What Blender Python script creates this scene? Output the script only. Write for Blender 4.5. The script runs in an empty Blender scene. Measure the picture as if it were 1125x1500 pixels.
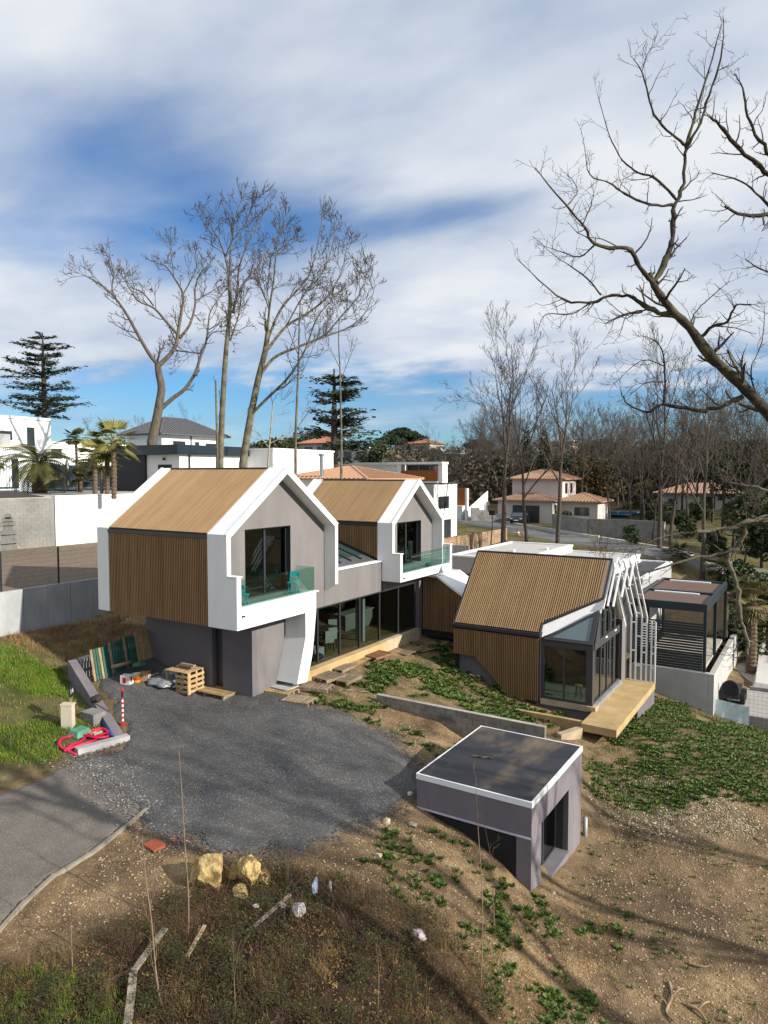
import bpy, math, random
import numpy as np
from mathutils import Vector, Matrix
SC = bpy.context.scene
COL = SC.collection
rad = math.radians

# ------------------------------------------------------------------ camera
F, PITCH, YAW = 1035.0, rad(3.10), rad(31.84)
CAMZ = 10.0
cam = bpy.data.cameras.new('camera')
cam.sensor_fit = 'HORIZONTAL'; cam.sensor_width = 36.0
cam.lens = 36.0 * F / 1125.0
cam.clip_start = 0.1; cam.clip_end = 6000
camo = bpy.data.objects.new('camera', cam); COL.objects.link(camo)
camo.location = (0, 0, CAMZ)
camo.rotation_euler = (rad(90) - PITCH, 0, YAW)
SC.camera = camo

# ------------------------------------------------------------------ sun, sky, exposure
SUN_EL, SUN_AZ = rad(25), rad(3)              # azimuth from +X towards +Y
sd = Vector((math.cos(SUN_EL) * math.cos(SUN_AZ), math.cos(SUN_EL) * math.sin(SUN_AZ), math.sin(SUN_EL)))
sun = bpy.data.lights.new('sun', 'SUN')
sun.energy = 5.0; sun.angle = rad(0.7); sun.color = (1.0, 0.93, 0.82)
suno = bpy.data.objects.new('sun', sun); COL.objects.link(suno)
suno.rotation_euler = (-sd).to_track_quat('-Z', 'Y').to_euler()
suno.location = (40, 0, 40)
SC.view_settings.view_transform = 'Standard'
SC.view_settings.look = 'None'
SC.view_settings.gamma = 1.0
SC.view_settings.use_curve_mapping = False
SC.view_settings.exposure = 0.56
SC.render.film_transparent = False
SC.cycles.max_bounces = 6
SC.cycles.transparent_max_bounces = 12

# rays of the photograph in world space
_fw = np.array([-math.sin(YAW) * math.cos(PITCH), math.cos(YAW) * math.cos(PITCH), -math.sin(PITCH)])
_rt = np.array([math.cos(YAW), math.sin(YAW), 0.0])
_dn = -np.cross(_rt, _fw)
C0 = np.array([0, 0, CAMZ])
def ray(px, py): return _fw + _rt * (px - 562.5) / F + _dn * (py - 750.0) / F
def onz(px, py, z): d = ray(px, py); return C0 + d * (z - CAMZ) / d[2]
def onx(px, py, x): d = ray(px, py); return C0 + d * x / d[0]
def ony(px, py, y): d = ray(px, py); return C0 + d * y / d[1]
def ons(px, py, s): return C0 + ray(px, py) * s

def build_world():
    w = bpy.data.worlds.new('World'); SC.world = w; w.use_nodes = True
    nt = w.node_tree; nt.nodes.clear(); L = nt.links.new
    def N(t, **k):
        n = nt.nodes.new(t)
        for a, b in k.items(): setattr(n, a, b)
        return n
    def math_(op, a, b=None, clamp=False):
        n = N('ShaderNodeMath', operation=op, use_clamp=clamp)
        for i, v in enumerate((a, b)):
            if v is None: continue
            if isinstance(v, (int, float)): n.inputs[i].default_value = v
            else: L(v, n.inputs[i])
        return n.outputs[0]
    out = N('ShaderNodeOutputWorld')
    sky = N('ShaderNodeTexSky', sky_type='NISHITA', sun_disc=False)
    sky.sun_elevation = SUN_EL
    sky.sun_rotation = rad(90) - SUN_AZ
    sky.air_density = 1.0; sky.dust_density = 0.3; sky.ozone_density = 3.0
    hs = N('ShaderNodeHueSaturation'); hs.inputs['Saturation'].default_value = 1.08
    L(sky.outputs[0], hs.inputs['Color'])
    b1 = N('ShaderNodeBackground'); b1.inputs[1].default_value = 0.085
    tn = N('ShaderNodeMixRGB', blend_type='MULTIPLY'); tn.inputs[0].default_value = 1.0; tn.inputs[2].default_value = (0.50, 0.80, 1.05, 1); L(hs.outputs[0], tn.inputs[1])
    L(tn.outputs[0], b1.inputs[0])
    tc = N('ShaderNodeTexCoord')
    sep = N('ShaderNodeSeparateXYZ'); L(tc.outputs['Generated'], sep.inputs[0])
    z = math_('MAXIMUM', sep.outputs[2], 0.0)
    zz = math_('ADD', z, 0.16)
    cx = math_('DIVIDE', sep.outputs[0], zz); cy = math_('DIVIDE', sep.outputs[1], zz)
    cmb = N('ShaderNodeCombineXYZ'); L(cx, cmb.inputs[0]); L(cy, cmb.inputs[1])
    mp = N('ShaderNodeMapping'); mp.inputs['Rotation'].default_value = (0, 0, rad(-25)); mp.inputs['Scale'].default_value = (0.8, 1.15, 1)
    mp.inputs['Location'].default_value = (3.1, 0.7, 0)
    L(cmb.outputs[0], mp.inputs[0])
    n1 = N('ShaderNodeTexNoise'); n1.inputs['Scale'].default_value = 0.9; n1.inputs['Detail'].default_value = 5; n1.inputs['Roughness'].default_value = 0.5
    n1.inputs['Distortion'].default_value = 0.35
    L(mp.outputs[0], n1.inputs['Vector'])
    n2 = N('ShaderNodeTexNoise'); n2.inputs['Scale'].default_value = 3.6; n2.inputs['Detail'].default_value = 7; n2.inputs['Roughness'].default_value = 0.58
    L(mp.outputs[0], n2.inputs['Vector'])
    base = math_('ADD', math_('MULTIPLY', n1.outputs[0], 0.84), math_('MULTIPLY', n2.outputs[0], 0.22))   # ~0.52 mean
    cover = math_('ADD', base, 0.30)
    # open sky between the cloud banks (directions in the sky)
    nw = N('ShaderNodeVectorMath', operation='SCALE'); L(n1.outputs['Color'], nw.inputs[0]); nw.inputs[3].default_value = 0.22
    dv = N('ShaderNodeVectorMath', operation='ADD'); L(tc.outputs['Generated'], dv.inputs[0]); L(nw.outputs[0], dv.inputs[1])
    def hole(px, py, sx, sy, amp):
        nonlocal cover
        d = ray(px, py); d = d / np.linalg.norm(d) + 0.11
        sub = N('ShaderNodeVectorMath', operation='SUBTRACT'); L(dv.outputs[0], sub.inputs[0]); sub.inputs[1].default_value = d
        dr = N('ShaderNodeVectorMath', operation='DOT_PRODUCT'); L(sub.outputs[0], dr.inputs[0]); dr.inputs[1].default_value = _rt
        du = N('ShaderNodeVectorMath', operation='DOT_PRODUCT'); L(sub.outputs[0], du.inputs[0]); du.inputs[1].default_value = -_dn
        q = math_('ADD', math_('POWER', math_('ABSOLUTE', math_('DIVIDE', dr.outputs['Value'], sx)), 2.0), math_('POWER', math_('ABSOLUTE', math_('DIVIDE', du.outputs['Value'], sy)), 2.0))
        g = math_('MULTIPLY', math_('POWER', 2.718, math_('MULTIPLY', q, -1.0)), amp)
        cover = math_('SUBTRACT', cover, g)
    hole(215, 262, 0.22, 0.060, 0.33)
    hole(80, 130, 0.24, 0.05, 0.17)
    hole(480, 335, 0.26, 0.04, 0.27)
    hole(640, 330, 0.16, 0.03, 0.12)
    # clear strip low over the horizon
    lo = N('ShaderNodeMapRange', interpolation_type='SMOOTHSTEP'); lo.inputs[1].default_value = 0.105; lo.inputs[2].default_value = 0.165
    lo.inputs[3].default_value = 0.36; lo.inputs[4].default_value = 0.0
    L(math_('ADD', z, math_('MULTIPLY', math_('SUBTRACT', n2.outputs[0], 0.5), 0.10)), lo.inputs[0])
    cover = math_('SUBTRACT', cover, lo.outputs[0])
    cr = N('ShaderNodeMapRange', interpolation_type='SMOOTHSTEP'); cr.inputs[1].default_value = 0.27; cr.inputs[2].default_value = 0.84
    cr.inputs[3].default_value = 0.0; cr.inputs[4].default_value = 0.95
    L(cover, cr.inputs[0])
    # cloud tone: bright thick banks, blue-grey thin ones
    n3 = N('ShaderNodeTexNoise'); n3.inputs['Scale'].default_value = 1.7; n3.inputs['Detail'].default_value = 4; n3.inputs['Roughness'].default_value = 0.5
    mp3 = N('ShaderNodeMapping'); mp3.inputs['Location'].default_value = (9.2, 4.4, 1); L(mp.outputs[0], mp3.inputs[0]); L(mp3.outputs[0], n3.inputs['Vector'])
    tone = math_('ADD', math_('MULTIPLY', n3.outputs[0], 0.6), math_('MULTIPLY', cover, 0.42))
    ramp = N('ShaderNodeValToRGB'); e = ramp.color_ramp.elements
    e[0].position = 0.45; e[0].color = (0.40, 0.51, 0.70, 1)
    e[1].position = 0.72; e[1].color = (0.92, 0.95, 0.985, 1)
    L(tone, ramp.inputs[0])
    b2 = N('ShaderNodeBackground'); b2.inputs[1].default_value = 0.64; L(ramp.outputs[0], b2.inputs[0])
    mx = N('ShaderNodeMixShader'); L(cr.outputs[0], mx.inputs[0]); L(b1.outputs[0], mx.inputs[1]); L(b2.outputs[0], mx.inputs[2])
    L(mx.outputs[0], out.inputs[0])
build_world()

# ------------------------------------------------------------------ materials
MATS = {}
def M(name, c1, c2=None, scale=4.0, rough=0.8, bump=0.0, bscale=60.0, spec=0.3, metal=0.0, detail=6.0, lo=0.35, hi=0.65, stretch=None, rnd=0.0):
    if name in MATS: return MATS[name]
    m = bpy.data.materials.new(name); m.use_nodes = True; MATS[name] = m
    nt = m.node_tree; L = nt.links.new; N = nt.nodes.new
    p = nt.nodes['Principled BSDF']
    p.inputs['Roughness'].default_value = rough; p.inputs['Metallic'].default_value = metal
    p.inputs['Specular IOR Level'].default_value = spec
    p.inputs['Base Color'].default_value = (*c1, 1)
    g = N('ShaderNodeNewGeometry'); vec = g.outputs['Position']
    if stretch:
        mp = N('ShaderNodeMapping'); mp.inputs['Scale'].default_value = stretch; L(vec, mp.inputs[0]); vec = mp.outputs[0]
    col = None
    if c2 is not None:
        n = N('ShaderNodeTexNoise'); n.inputs['Scale'].default_value = scale; n.inputs['Detail'].default_value = detail; n.inputs['Roughness'].default_value = 0.6
        L(vec, n.inputs['Vector'])
        r = N('ShaderNodeValToRGB'); e = r.color_ramp.elements
        e[0].position = lo; e[0].color = (*c1, 1); e[1].position = hi; e[1].color = (*c2, 1)
        L(n.outputs[0], r.inputs[0]); col = r.outputs[0]; L(col, p.inputs['Base Color'])
    if rnd:
        oi = N('ShaderNodeObjectInfo'); mr = N('ShaderNodeMapRange'); mr.inputs[3].default_value = 1 - rnd; mr.inputs[4].default_value = 1 + rnd
        L(oi.outputs['Random'], mr.inputs[0])
        mul = N('ShaderNodeVectorMath'); mul.operation = 'SCALE'
        if col: L(col, mul.inputs[0])
        else: mul.inputs[0].default_value = c1
        L(mr.outputs[0], mul.inputs[3]); L(mul.outputs[0], p.inputs['Base Color'])
    if bump:
        b = N('ShaderNodeTexNoise'); b.inputs['Scale'].default_value = bscale; b.inputs['Detail'].default_value = 4
        L(vec, b.inputs['Vector'])
        bn = N('ShaderNodeBump'); bn.inputs['Strength'].default_value = bump; bn.inputs['Distance'].default_value = 0.02
        L(b.outputs[0], bn.inputs['Height']); L(bn.outputs[0], p.inputs['Normal'])
    return m

def glass_mat(name, tint=(0.9, 0.96, 0.94), rough=0.0):
    m = bpy.data.materials.new(name); m.use_nodes = True; MATS[name] = m
    nt = m.node_tree; nt.nodes.clear(); N = nt.nodes.new; L = nt.links.new
    o = N('ShaderNodeOutputMaterial'); mx = N('ShaderNodeMixShader'); t = N('ShaderNodeBsdfTransparent'); g = N('ShaderNodeBsdfGlossy')
    t.inputs[0].default_value = (*tint, 1); g.inputs['Roughness'].default_value = rough; g.inputs[0].default_value = (0.95, 1, 1, 1)
    f = N('ShaderNodeFresnel'); f.inputs[0].default_value = 1.6
    gg = N('ShaderNodeNewGeometry'); iv = N('ShaderNodeMath'); iv.operation = 'SUBTRACT'; iv.inputs[0].default_value = 1.0; L(gg.outputs['Backfacing'], iv.inputs[1]); ml = N('ShaderNodeMath'); ml.operation = 'MULTIPLY'; L(f.outputs[0], ml.inputs[0]); L(iv.outputs[0], ml.inputs[1])
    L(ml.outputs[0], mx.inputs[0]); L(t.outputs[0], mx.inputs[1]); L(g.outputs[0], mx.inputs[2]); L(mx.outputs[0], o.inputs[0])
    return m

def ray_free(): pass
white = M('white_render', (0.80, 0.80, 0.79), (0.68, 0.68, 0.68), 1.5, 0.75, 0.12, 90, lo=0.3, hi=0.85, stretch=(1, 1, .22))
whitem = M('white_metal', (0.80, 0.81, 0.82), None, rough=0.4, spec=0.5)
grey = M('grey_render', (0.143, 0.134, 0.133), (0.195, 0.184, 0.182), 1.0, 0.9, 0.3, 70, lo=0.3, hi=0.75, stretch=(1, 1, .35), detail=9)
greyd = M('dark_grey_render', (0.125, 0.115, 0.125), (0.15, 0.138, 0.147), 0.9, 0.9, 0.25, 70)
lilac = M('lilac_grey_render', (0.145, 0.130, 0.147), (0.195, 0.177, 0.195), 1.1, 0.9, 0.3, 70, lo=0.3, hi=0.75, stretch=(1, 1, .4), detail=9)
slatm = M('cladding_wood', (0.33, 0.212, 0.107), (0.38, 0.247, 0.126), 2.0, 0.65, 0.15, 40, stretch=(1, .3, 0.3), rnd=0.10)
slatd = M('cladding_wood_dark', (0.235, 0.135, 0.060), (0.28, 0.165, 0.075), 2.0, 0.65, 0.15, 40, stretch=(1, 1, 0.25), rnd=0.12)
backing = M('black_membrane', (0.018, 0.017, 0.018), None, rough=0.9)
anth = M('anthracite_metal', (0.028, 0.030, 0.036), None, rough=0.38, spec=0.5)
anthb = M('anthracite_frame', (0.05, 0.046, 0.05), None, rough=0.5, spec=0.4)
navy = M('blue_black_metal', (0.012, 0.022, 0.032), None, rough=0.35, spec=0.5)
glass = glass_mat('window_glass', (0.60, 0.65, 0.63))
gglass = glass_mat('balustrade_glass', (0.74, 0.88, 0.84))
conc = M('grey_concrete', (0.26, 0.255, 0.245), (0.17, 0.166, 0.158), 2.2, 0.9, 0.3, 40)
concb = M('cast_concrete_panel', (0.36, 0.37, 0.38), (0.27, 0.28, 0.29), 1.3, 0.85, 0.2, 60, stretch=(1, 1, 0.5))
concy = M('ochre_stained_concrete', (0.47, 0.345, 0.175), (0.34, 0.23, 0.105), 1.3, 0.85, 0.25, 50, lo=0.3, hi=0.7)
concl = M('pale_raw_concrete', (0.45, 0.37, 0.25), (0.36, 0.29, 0.19), 2.0, 0.9, 0.3, 40)
blockm = M('concrete_block', (0.27, 0.245, 0.205), (0.20, 0.182, 0.155), 3.0, 0.95, 0.5, 90, rnd=0.12)
mortar = M('mortar', (0.22, 0.20, 0.175), None, rough=0.95)
palletm = M('pallet_wood', (0.43, 0.30, 0.16), (0.30, 0.20, 0.10), 5.0, 0.85, 0.3, 50, rnd=0.2)
palletg = M('weathered_pallet_wood', (0.30, 0.235, 0.165), (0.20, 0.155, 0.105), 5.0, 0.9, 0.3, 50, rnd=0.2)
palletr = M('reddish_pallet_wood', (0.24, 0.12, 0.06), (0.16, 0.085, 0.045), 5.0, 0.85, 0.3, 50, rnd=0.2)
greenw = M('green_painted_wood', (0.022, 0.085, 0.062), (0.03, 0.10, 0.08), 4.0, 0.6, 0.2, 50, rnd=0.25)
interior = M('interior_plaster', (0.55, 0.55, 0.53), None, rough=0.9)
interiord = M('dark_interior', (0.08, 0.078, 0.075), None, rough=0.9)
parquet = M('oak_floor', (0.42, 0.29, 0.13), (0.32, 0.21, 0.09), 2.5, 0.45, 0, stretch=(1, 6, 1), rnd=0.12)
membrane = M('roof_membrane', (0.045, 0.047, 0.055), (0.065, 0.066, 0.072), 2.0, 0.6, 0.1, 30)
zinc = M('zinc_roof', (0.18, 0.19, 0.20), None, rough=0.4, metal=0.6)

# ------------------------------------------------------------------ objects
ORG = {}
def tag(o, label=None, cat=None, group=None, kind=None):
    if label: o['label'] = label
    if cat: o['category'] = cat
    if group: o['group'] = group
    if kind: o['kind'] = kind
    return o
def thing(name, label, cat, loc=(0, 0, 0), group=None):
    o = bpy.data.objects.new(name, None); COL.objects.link(o); o.empty_display_size = 0.3
    o.location = loc; ORG[o.name] = np.array(loc, float)
    return tag(o, label, cat, group)
def raw(name, V, Fc, mat, parent=None, smooth=False, org=None):
    """V world coordinates; faces list / array"""
    me = bpy.data.meshes.new(name)
    V = np.asarray(V, float).reshape(-1, 3)
    if parent is not None: off = ORG[parent.name]
    elif org is not None: off = np.array(org, float)
    else: off = np.zeros(3)
    W = V - off
    if isinstance(Fc, np.ndarray):
        k = Fc.shape[1]; n = len(Fc)
        me.vertices.add(len(W)); me.vertices.foreach_set('co', W.astype(np.float32).ravel())
        me.loops.add(n * k); me.loops.foreach_set('vertex_index', Fc.astype(np.int32).ravel())
        me.polygons.add(n); me.polygons.foreach_set('loop_start', np.arange(0, n * k, k, dtype=np.int32))
        me.update(calc_edges=True)
    else:
        me.from_pydata([tuple(v) for v in W], [], [tuple(f) for f in Fc]); me.update()
    if smooth: me.polygons.foreach_set('use_smooth', np.ones(len(me.polygons), bool))
    if mat is not None: me.materials.append(mat)
    o = bpy.data.objects.new(name, me); COL.objects.link(o)
    if parent is not None: o.parent = parent; ORG[o.name] = off
    else: o.location = off; ORG[o.name] = off
    return o

class MB:
    def __init__(s): s.v = []; s.f = []
    def add(s, V, Fc):
        n = len(s.v); s.v += [tuple(map(float, p)) for p in V]; s.f += [tuple(i + n for i in f) for f in Fc]; return s
    def box(s, x0, x1, y0, y1, z0, z1):
        V = [(x, y, z) for z in (z0, z1) for y in (y0, y1) for x in (x0, x1)]
        return s.add(V, [(0, 2, 3, 1), (4, 5, 7, 6), (0, 1, 5, 4), (2, 6, 7, 3), (0, 4, 6, 2), (1, 3, 7, 5)])
    def hexa(s, B, T):
        """bottom quad B and top quad T, same winding (counter-clockwise from above)"""
        return s.add(list(B) + list(T), [(3, 2, 1, 0), (4, 5, 6, 7), (0, 1, 5, 4), (1, 2, 6, 5), (2, 3, 7, 6), (3, 0, 4, 7)])
    def prism(s, P, d):
        n = len(P); d = np.array(d, float); Q = [np.array(p, float) + d for p in P]
        return s.add(list(P) + Q, [tuple(range(n))[::-1], tuple(range(n, 2 * n))] + [(i, (i + 1) % n, n + (i + 1) % n, n + i) for i in range(n)])
    def beam(s, p0, p1, w, h, up=(0, 0, 1)):
        p0 = np.array(p0, float); p1 = np.array(p1, float); t = p1 - p0; t /= np.linalg.norm(t)
        up = np.array(up, float); x = np.cross(t, up)
        if np.linalg.norm(x) < 1e-4: x = np.cross(t, (1, 0, 0))
        x /= np.linalg.norm(x); y = np.cross(x, t)
        c = [x * a * w / 2 + y * b * h / 2 for a, b in ((-1, -1), (1, -1), (1, 1), (-1, 1))]
        return s.hexa([p0 + k for k in c], [p1 + k for k in c])
    def tube(s, P, R, k=8, cap=True):
        V, Fq = tube_arrays([(np.array(P, float), np.broadcast_to(np.array(R, float), (len(P),)), k)])
        n = len(V); s.add(V, [tuple(f) for f in Fq])
        if cap:
            b = len(s.v) - n; s.f.append(tuple(b + i for i in range(k))[::-1]); s.f.append(tuple(b + n - k + i for i in range(k)))
        return s
    def cyl(s, x, y, z0, z1, r, k=12): return s.tube([(x, y, z0), (x, y, z1)], r, k)
    def build(s, name, mat, parent=None, smooth=False, org=None): return raw(name, s.v, s.f, mat, parent, smooth, org)

def tube_arrays(items):
    VV = []; FF = []; n0 = 0
    for P, R, k in items:
        P = np.asarray(P, float); n = len(P)
        if n < 2: continue
        T = np.gradient(P, axis=0); T /= (np.linalg.norm(T, axis=1)[:, None] + 1e-9)
        ref = np.array([0.31, 0.17, 0.94]) if abs(T[:, 2]).mean() < 0.8 else np.array([0.94, 0.31, 0.11])
        X = np.cross(T, ref); X /= (np.linalg.norm(X, axis=1)[:, None] + 1e-9); Y = np.cross(T, X)
        a = np.linspace(0, 2 * np.pi, k, endpoint=False)
        V = P[:, None, :] + np.asarray(R)[:, None, None] * (np.cos(a)[None, :, None] * X[:, None, :] + np.sin(a)[None, :, None] * Y[:, None, :])
        VV.append(V.reshape(-1, 3))
        i = np.arange(n - 1)[:, None] * k; j = np.arange(k)[None, :]; j2 = (j + 1) % k
        q = np.stack([i + j, i + j2, i + k + j2, i + k + j], -1).reshape(-1, 4) + n0
        FF.append(q); n0 += n * k
    if not VV: return np.zeros((0, 3)), np.zeros((0, 4), int)
    return np.concatenate(VV), np.concatenate(FF)

def copy_tree(o, loc=None, rot=None, scale=None, parent=None):
    c = o.copy(); COL.objects.link(c)
    if parent is not None: c.parent = parent
    for ch in o.children: copy_tree(ch, parent=c)
    if loc is not None: c.location = loc
    if rot is not None: c.rotation_euler = rot
    if scale is not None: c.scale = scale
    return c

# ------------------------------------------------------------------ noise and terrain
def _hash(ix, iy, seed):
    h = (ix.astype(np.int64) * 374761393 + iy.astype(np.int64) * 668265263 + seed * 1442695041) & 0x7fffffff
    h = (h ^ (h >> 13)) * 1274126177 & 0x7fffffff
    return ((h ^ (h >> 16)) & 0xffff) / 65535.0
def vnoise(x, y, seed=0):
    x = np.asarray(x, float); y = np.asarray(y, float)
    ix = np.floor(x); iy = np.floor(y); fx = x - ix; fy = y - iy
    fx = fx * fx * (3 - 2 * fx); fy = fy * fy * (3 - 2 * fy)
    a = _hash(ix, iy, seed); b = _hash(ix + 1, iy, seed); c = _hash(ix, iy + 1, seed); d = _hash(ix + 1, iy + 1, seed)
    return a + (b - a) * fx + (c - a) * fy + (a - b - c + d) * fx * fy
def fbm(x, y, sc, seed=0, o=4):
    s = 0; a = 0.5
    for k in range(o): s = s + a * vnoise(np.asarray(x) * sc * 2 ** k, np.asarray(y) * sc * 2 ** k, seed + k * 17); a *= 0.5
    return s / (1 - 0.5 ** o)
CP = []
def gp(px, py, z): p = onz(px, py, z); CP.append((p[0], p[1], z))
def gw(x, y, z): CP.append((x, y, z))
for q in [(370,1023,1.33),(300,1012,1.3),(500,1045,1.15),(600,1150,.62),(430,1245,.5),(250,1215,.6),(190,1095,.95),(330,1100,1.0),(480,1130,.8),
          (0,1340,.5),(100,1160,.78),(200,1190,.66),(0,1200,.72),(150,1290,.5),(60,1420,.45),(0,1500,.4),(300,1450,.3),(450,1350,.45),(500,1480,.05),
          (560,1235,.45),(620,1290,.2),(700,1400,-.65),(640,1400,-.25),(950,1300,-2.1),(1100,1200,-1.9),(1125,1350,-2.2),(1000,1450,-2.2),(850,1480,-1.9),(750,1480,-1.35),
          (900,1150,-1.6),(1000,1120,-1.4),(905,1105,-1.4),(955,1062,-1.35),(1050,1072,-1.95),(1125,1092,-2.2),(1030,1046,-2.3),
          (550,1038,.72),(690,1078,-.15),(650,1110,.2),(620,990,.6),(795,1085,-.75),(730,1000,-.15),
          (50,950,2.6),(100,962,2.25),(20,1000,2.05),(100,1060,1.35),(20,1100,1.1),(0,1050,1.5),(200,922,2.85),(60,1000,1.9),
          (760,772,3.3),(900,797,3.3),(1000,815,3.0),(670,757,3.3),(960,842,2.0),(1040,842,1.6)]: gp(*q)
for q in [(-9.9,17.3,.22),(-8.1,17.3,-.1),(-7.08,17.3,-.65),(-6.3,17.3,-1.12),(-5.9,19.5,-1.75),(-6.0,22.2,-2.0),(-6.3,23.2,-1.8),(-9.9,23,-.1),(-9.5,20,-.5),
          (-14.98,31.0,.23),(-12.5,31.0,-.55),(-10.86,31.0,-.78),(-18.2,24,1.2),(-18.2,33,1.05),(-16,33.4,.85),(-15.4,36,.4),(-9,35,-1.2),(-29.9,14,2.9),(-29.9,17.5,3.0),(-29.9,21,3.05),(-29.9,30,3.3),
          (-25,22,2.7),(-25,30,2.7),(-36,24,3.4),(-50,30,4.),(-41,40,4.),(-60,45,6),(-80,60,7),(-150,100,9),(-35,50,4.2),(-45,75,4.5),(-33,70,3.0),(-28,62,2.6),(-19,48,1.5),
          (-10,48,0),(-6,45,-1.6),(0,45,-2.6),(5,50,-2.6),(6,38,-2.4),(-10,60,2),(-20,62,2.8),(-21,100,3.6),(0,100,4.2),(25,95,4.5),(40,60,1.0),
          (-60,160,8),(-110,190,12),(-10,190,10),(60,160,8),(-150,260,16),(-60,300,17),(60,300,16),(200,250,14),(-300,250,16),(-400,0,14),(0,800,25),(-600,600,28),(400,600,24),(800,-100,5),(-600,-300,8),(0,-700,0),
          (0,-20,-1),(20,0,-2),(20,22,-2.3),(-20,0,.5),(-14,4,.5),(-28,8,1.4),(-3,3,-.6),(0,6,-1.6),(8,10,-2.2),(40,-40,-2),(-40,-40,1),(-45,0,3)]: gw(*q)
for q in [(-3, 42, -3.0), (0, 44, -3.0), (4, 43, -3.0), (3, 50, -2.9), (-3, 50, -2.9), (-2.5, 56, -2.3), (-12, 24.4, .55), (-9, 24.5, .3), (-13, 23.2, .35), (-11, 23.3, .05)]: gw(*q)
_cp = np.array(CP); _cc = 1.2
def _phi(r2): return np.sqrt(r2 + _cc * _cc)
_A = _phi(((_cp[:, None, :2] - _cp[None, :, :2]) ** 2).sum(-1)); _n = len(_cp)
_K = np.zeros((_n + 1, _n + 1)); _K[:_n, :_n] = _A - 0.02 * np.eye(_n); _K[:_n, _n] = 1; _K[_n, :_n] = 1
_w = np.linalg.solve(_K, np.append(_cp[:, 2], 0))
def Hs(x, y):
    x = np.atleast_1d(np.asarray(x, float)); y = np.atleast_1d(np.asarray(y, float)); o = np.zeros(x.shape) + _w[_n]
    for k in range(_n): o += _w[k] * _phi((x - _cp[k, 0]) ** 2 + (y - _cp[k, 1]) ** 2)
    return o
def H(x, y):
    """ground height with its small relief"""
    x = np.atleast_1d(np.asarray(x, float)); y = np.atleast_1d(np.asarray(y, float))
    r = np.hypot(x, y); near = np.clip(1.3 - r / 60, 0.2, 1)
    return Hs(x, y) + near * (0.16 * (fbm(x, y, 0.55, 3, 3) - 0.5) + 0.07 * (fbm(x, y, 2.1, 9, 2) - 0.5))
def Hf(x, y): return float(H(x, y)[0])
def at(px, py, lift=0.0):
    """where the ray of a pixel meets the ground"""
    d = ray(px, py); s = np.geomspace(5, 900, 700)
    P = C0[None] + s[:, None] * d[None]; g = P[:, 2] - Hs(P[:, 0], P[:, 1])
    i = np.argmax(g < 0) if (g < 0).any() else len(s) - 1
    a, b = s[max(i - 1, 0)], s[i]
    for _ in range(18):
        m = .5 * (a + b); p = C0 + m * d
        if p[2] - Hs(p[0], p[1])[0] < 0: b = m
        else: a = m
    p = C0 + b * d; return np.array([p[0], p[1], Hf(p[0], p[1]) + lift])
# ================================================================== MAIN HOUSE
house = thing('modern_house', 'grey rendered house with two wood clad gabled wings framed in white', 'house', (-21, 24, 1.2))
rng = random.Random(5)

def slats_v(par, x0, x1, n, y, ny, z0f, z1f, mat, w=0.52, d=0.045):
    """vertical slats on a wall in the plane y, facing ny"""
    p = (x1 - x0) / n
    for i in range(n):
        xa = x0 + p * (i + (1 - w) / 2); xb = xa + p * w; xm = (xa + xb) / 2
        MB().box(xa, xb, min(y, y + ny * d), max(y, y + ny * d), z0f(xm), z1f(xm)).build('slat', mat, par)
def slats_roof(par, x0, x1, n, ye, ze, yr, zr, cut=None, w=0.52, d=0.05, mat=None, joined=False):
    """slats running from eave (ye,ze) to ridge (yr,zr); cut(x)->fraction where the slat starts"""
    p = (x1 - x0) / n; L = math.hypot(yr - ye, zr - ze); ny, nz = -(zr - ze) / L, (yr - ye) / L
    if nz < 0: ny, nz = -ny, -nz
    J = MB()
    for i in range(n):
        xa = x0 + p * (i + (1 - w) / 2); xb = xa + p * w; t0 = cut((xa + xb) / 2) if cut else 0.0
        if t0 > 0.97: continue
        a = (ye + (yr - ye) * t0, ze + (zr - ze) * t0)
        B = [(xa, a[0], a[1]), (xb, a[0], a[1]), (xb, yr, zr), (xa, yr, zr)]
        T = [(q[0], q[1] + ny * d, q[2] + nz * d) for q in B]
        m = J if joined else MB()
        m.hexa(B, T) if yr > ye else m.hexa(B[::-1], T[::-1])
        if not joined: m.build('slat', mat or slatm, par)
    if joined: tag(J.build('slat', mat or slatm, par), kind='stuff')

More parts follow.
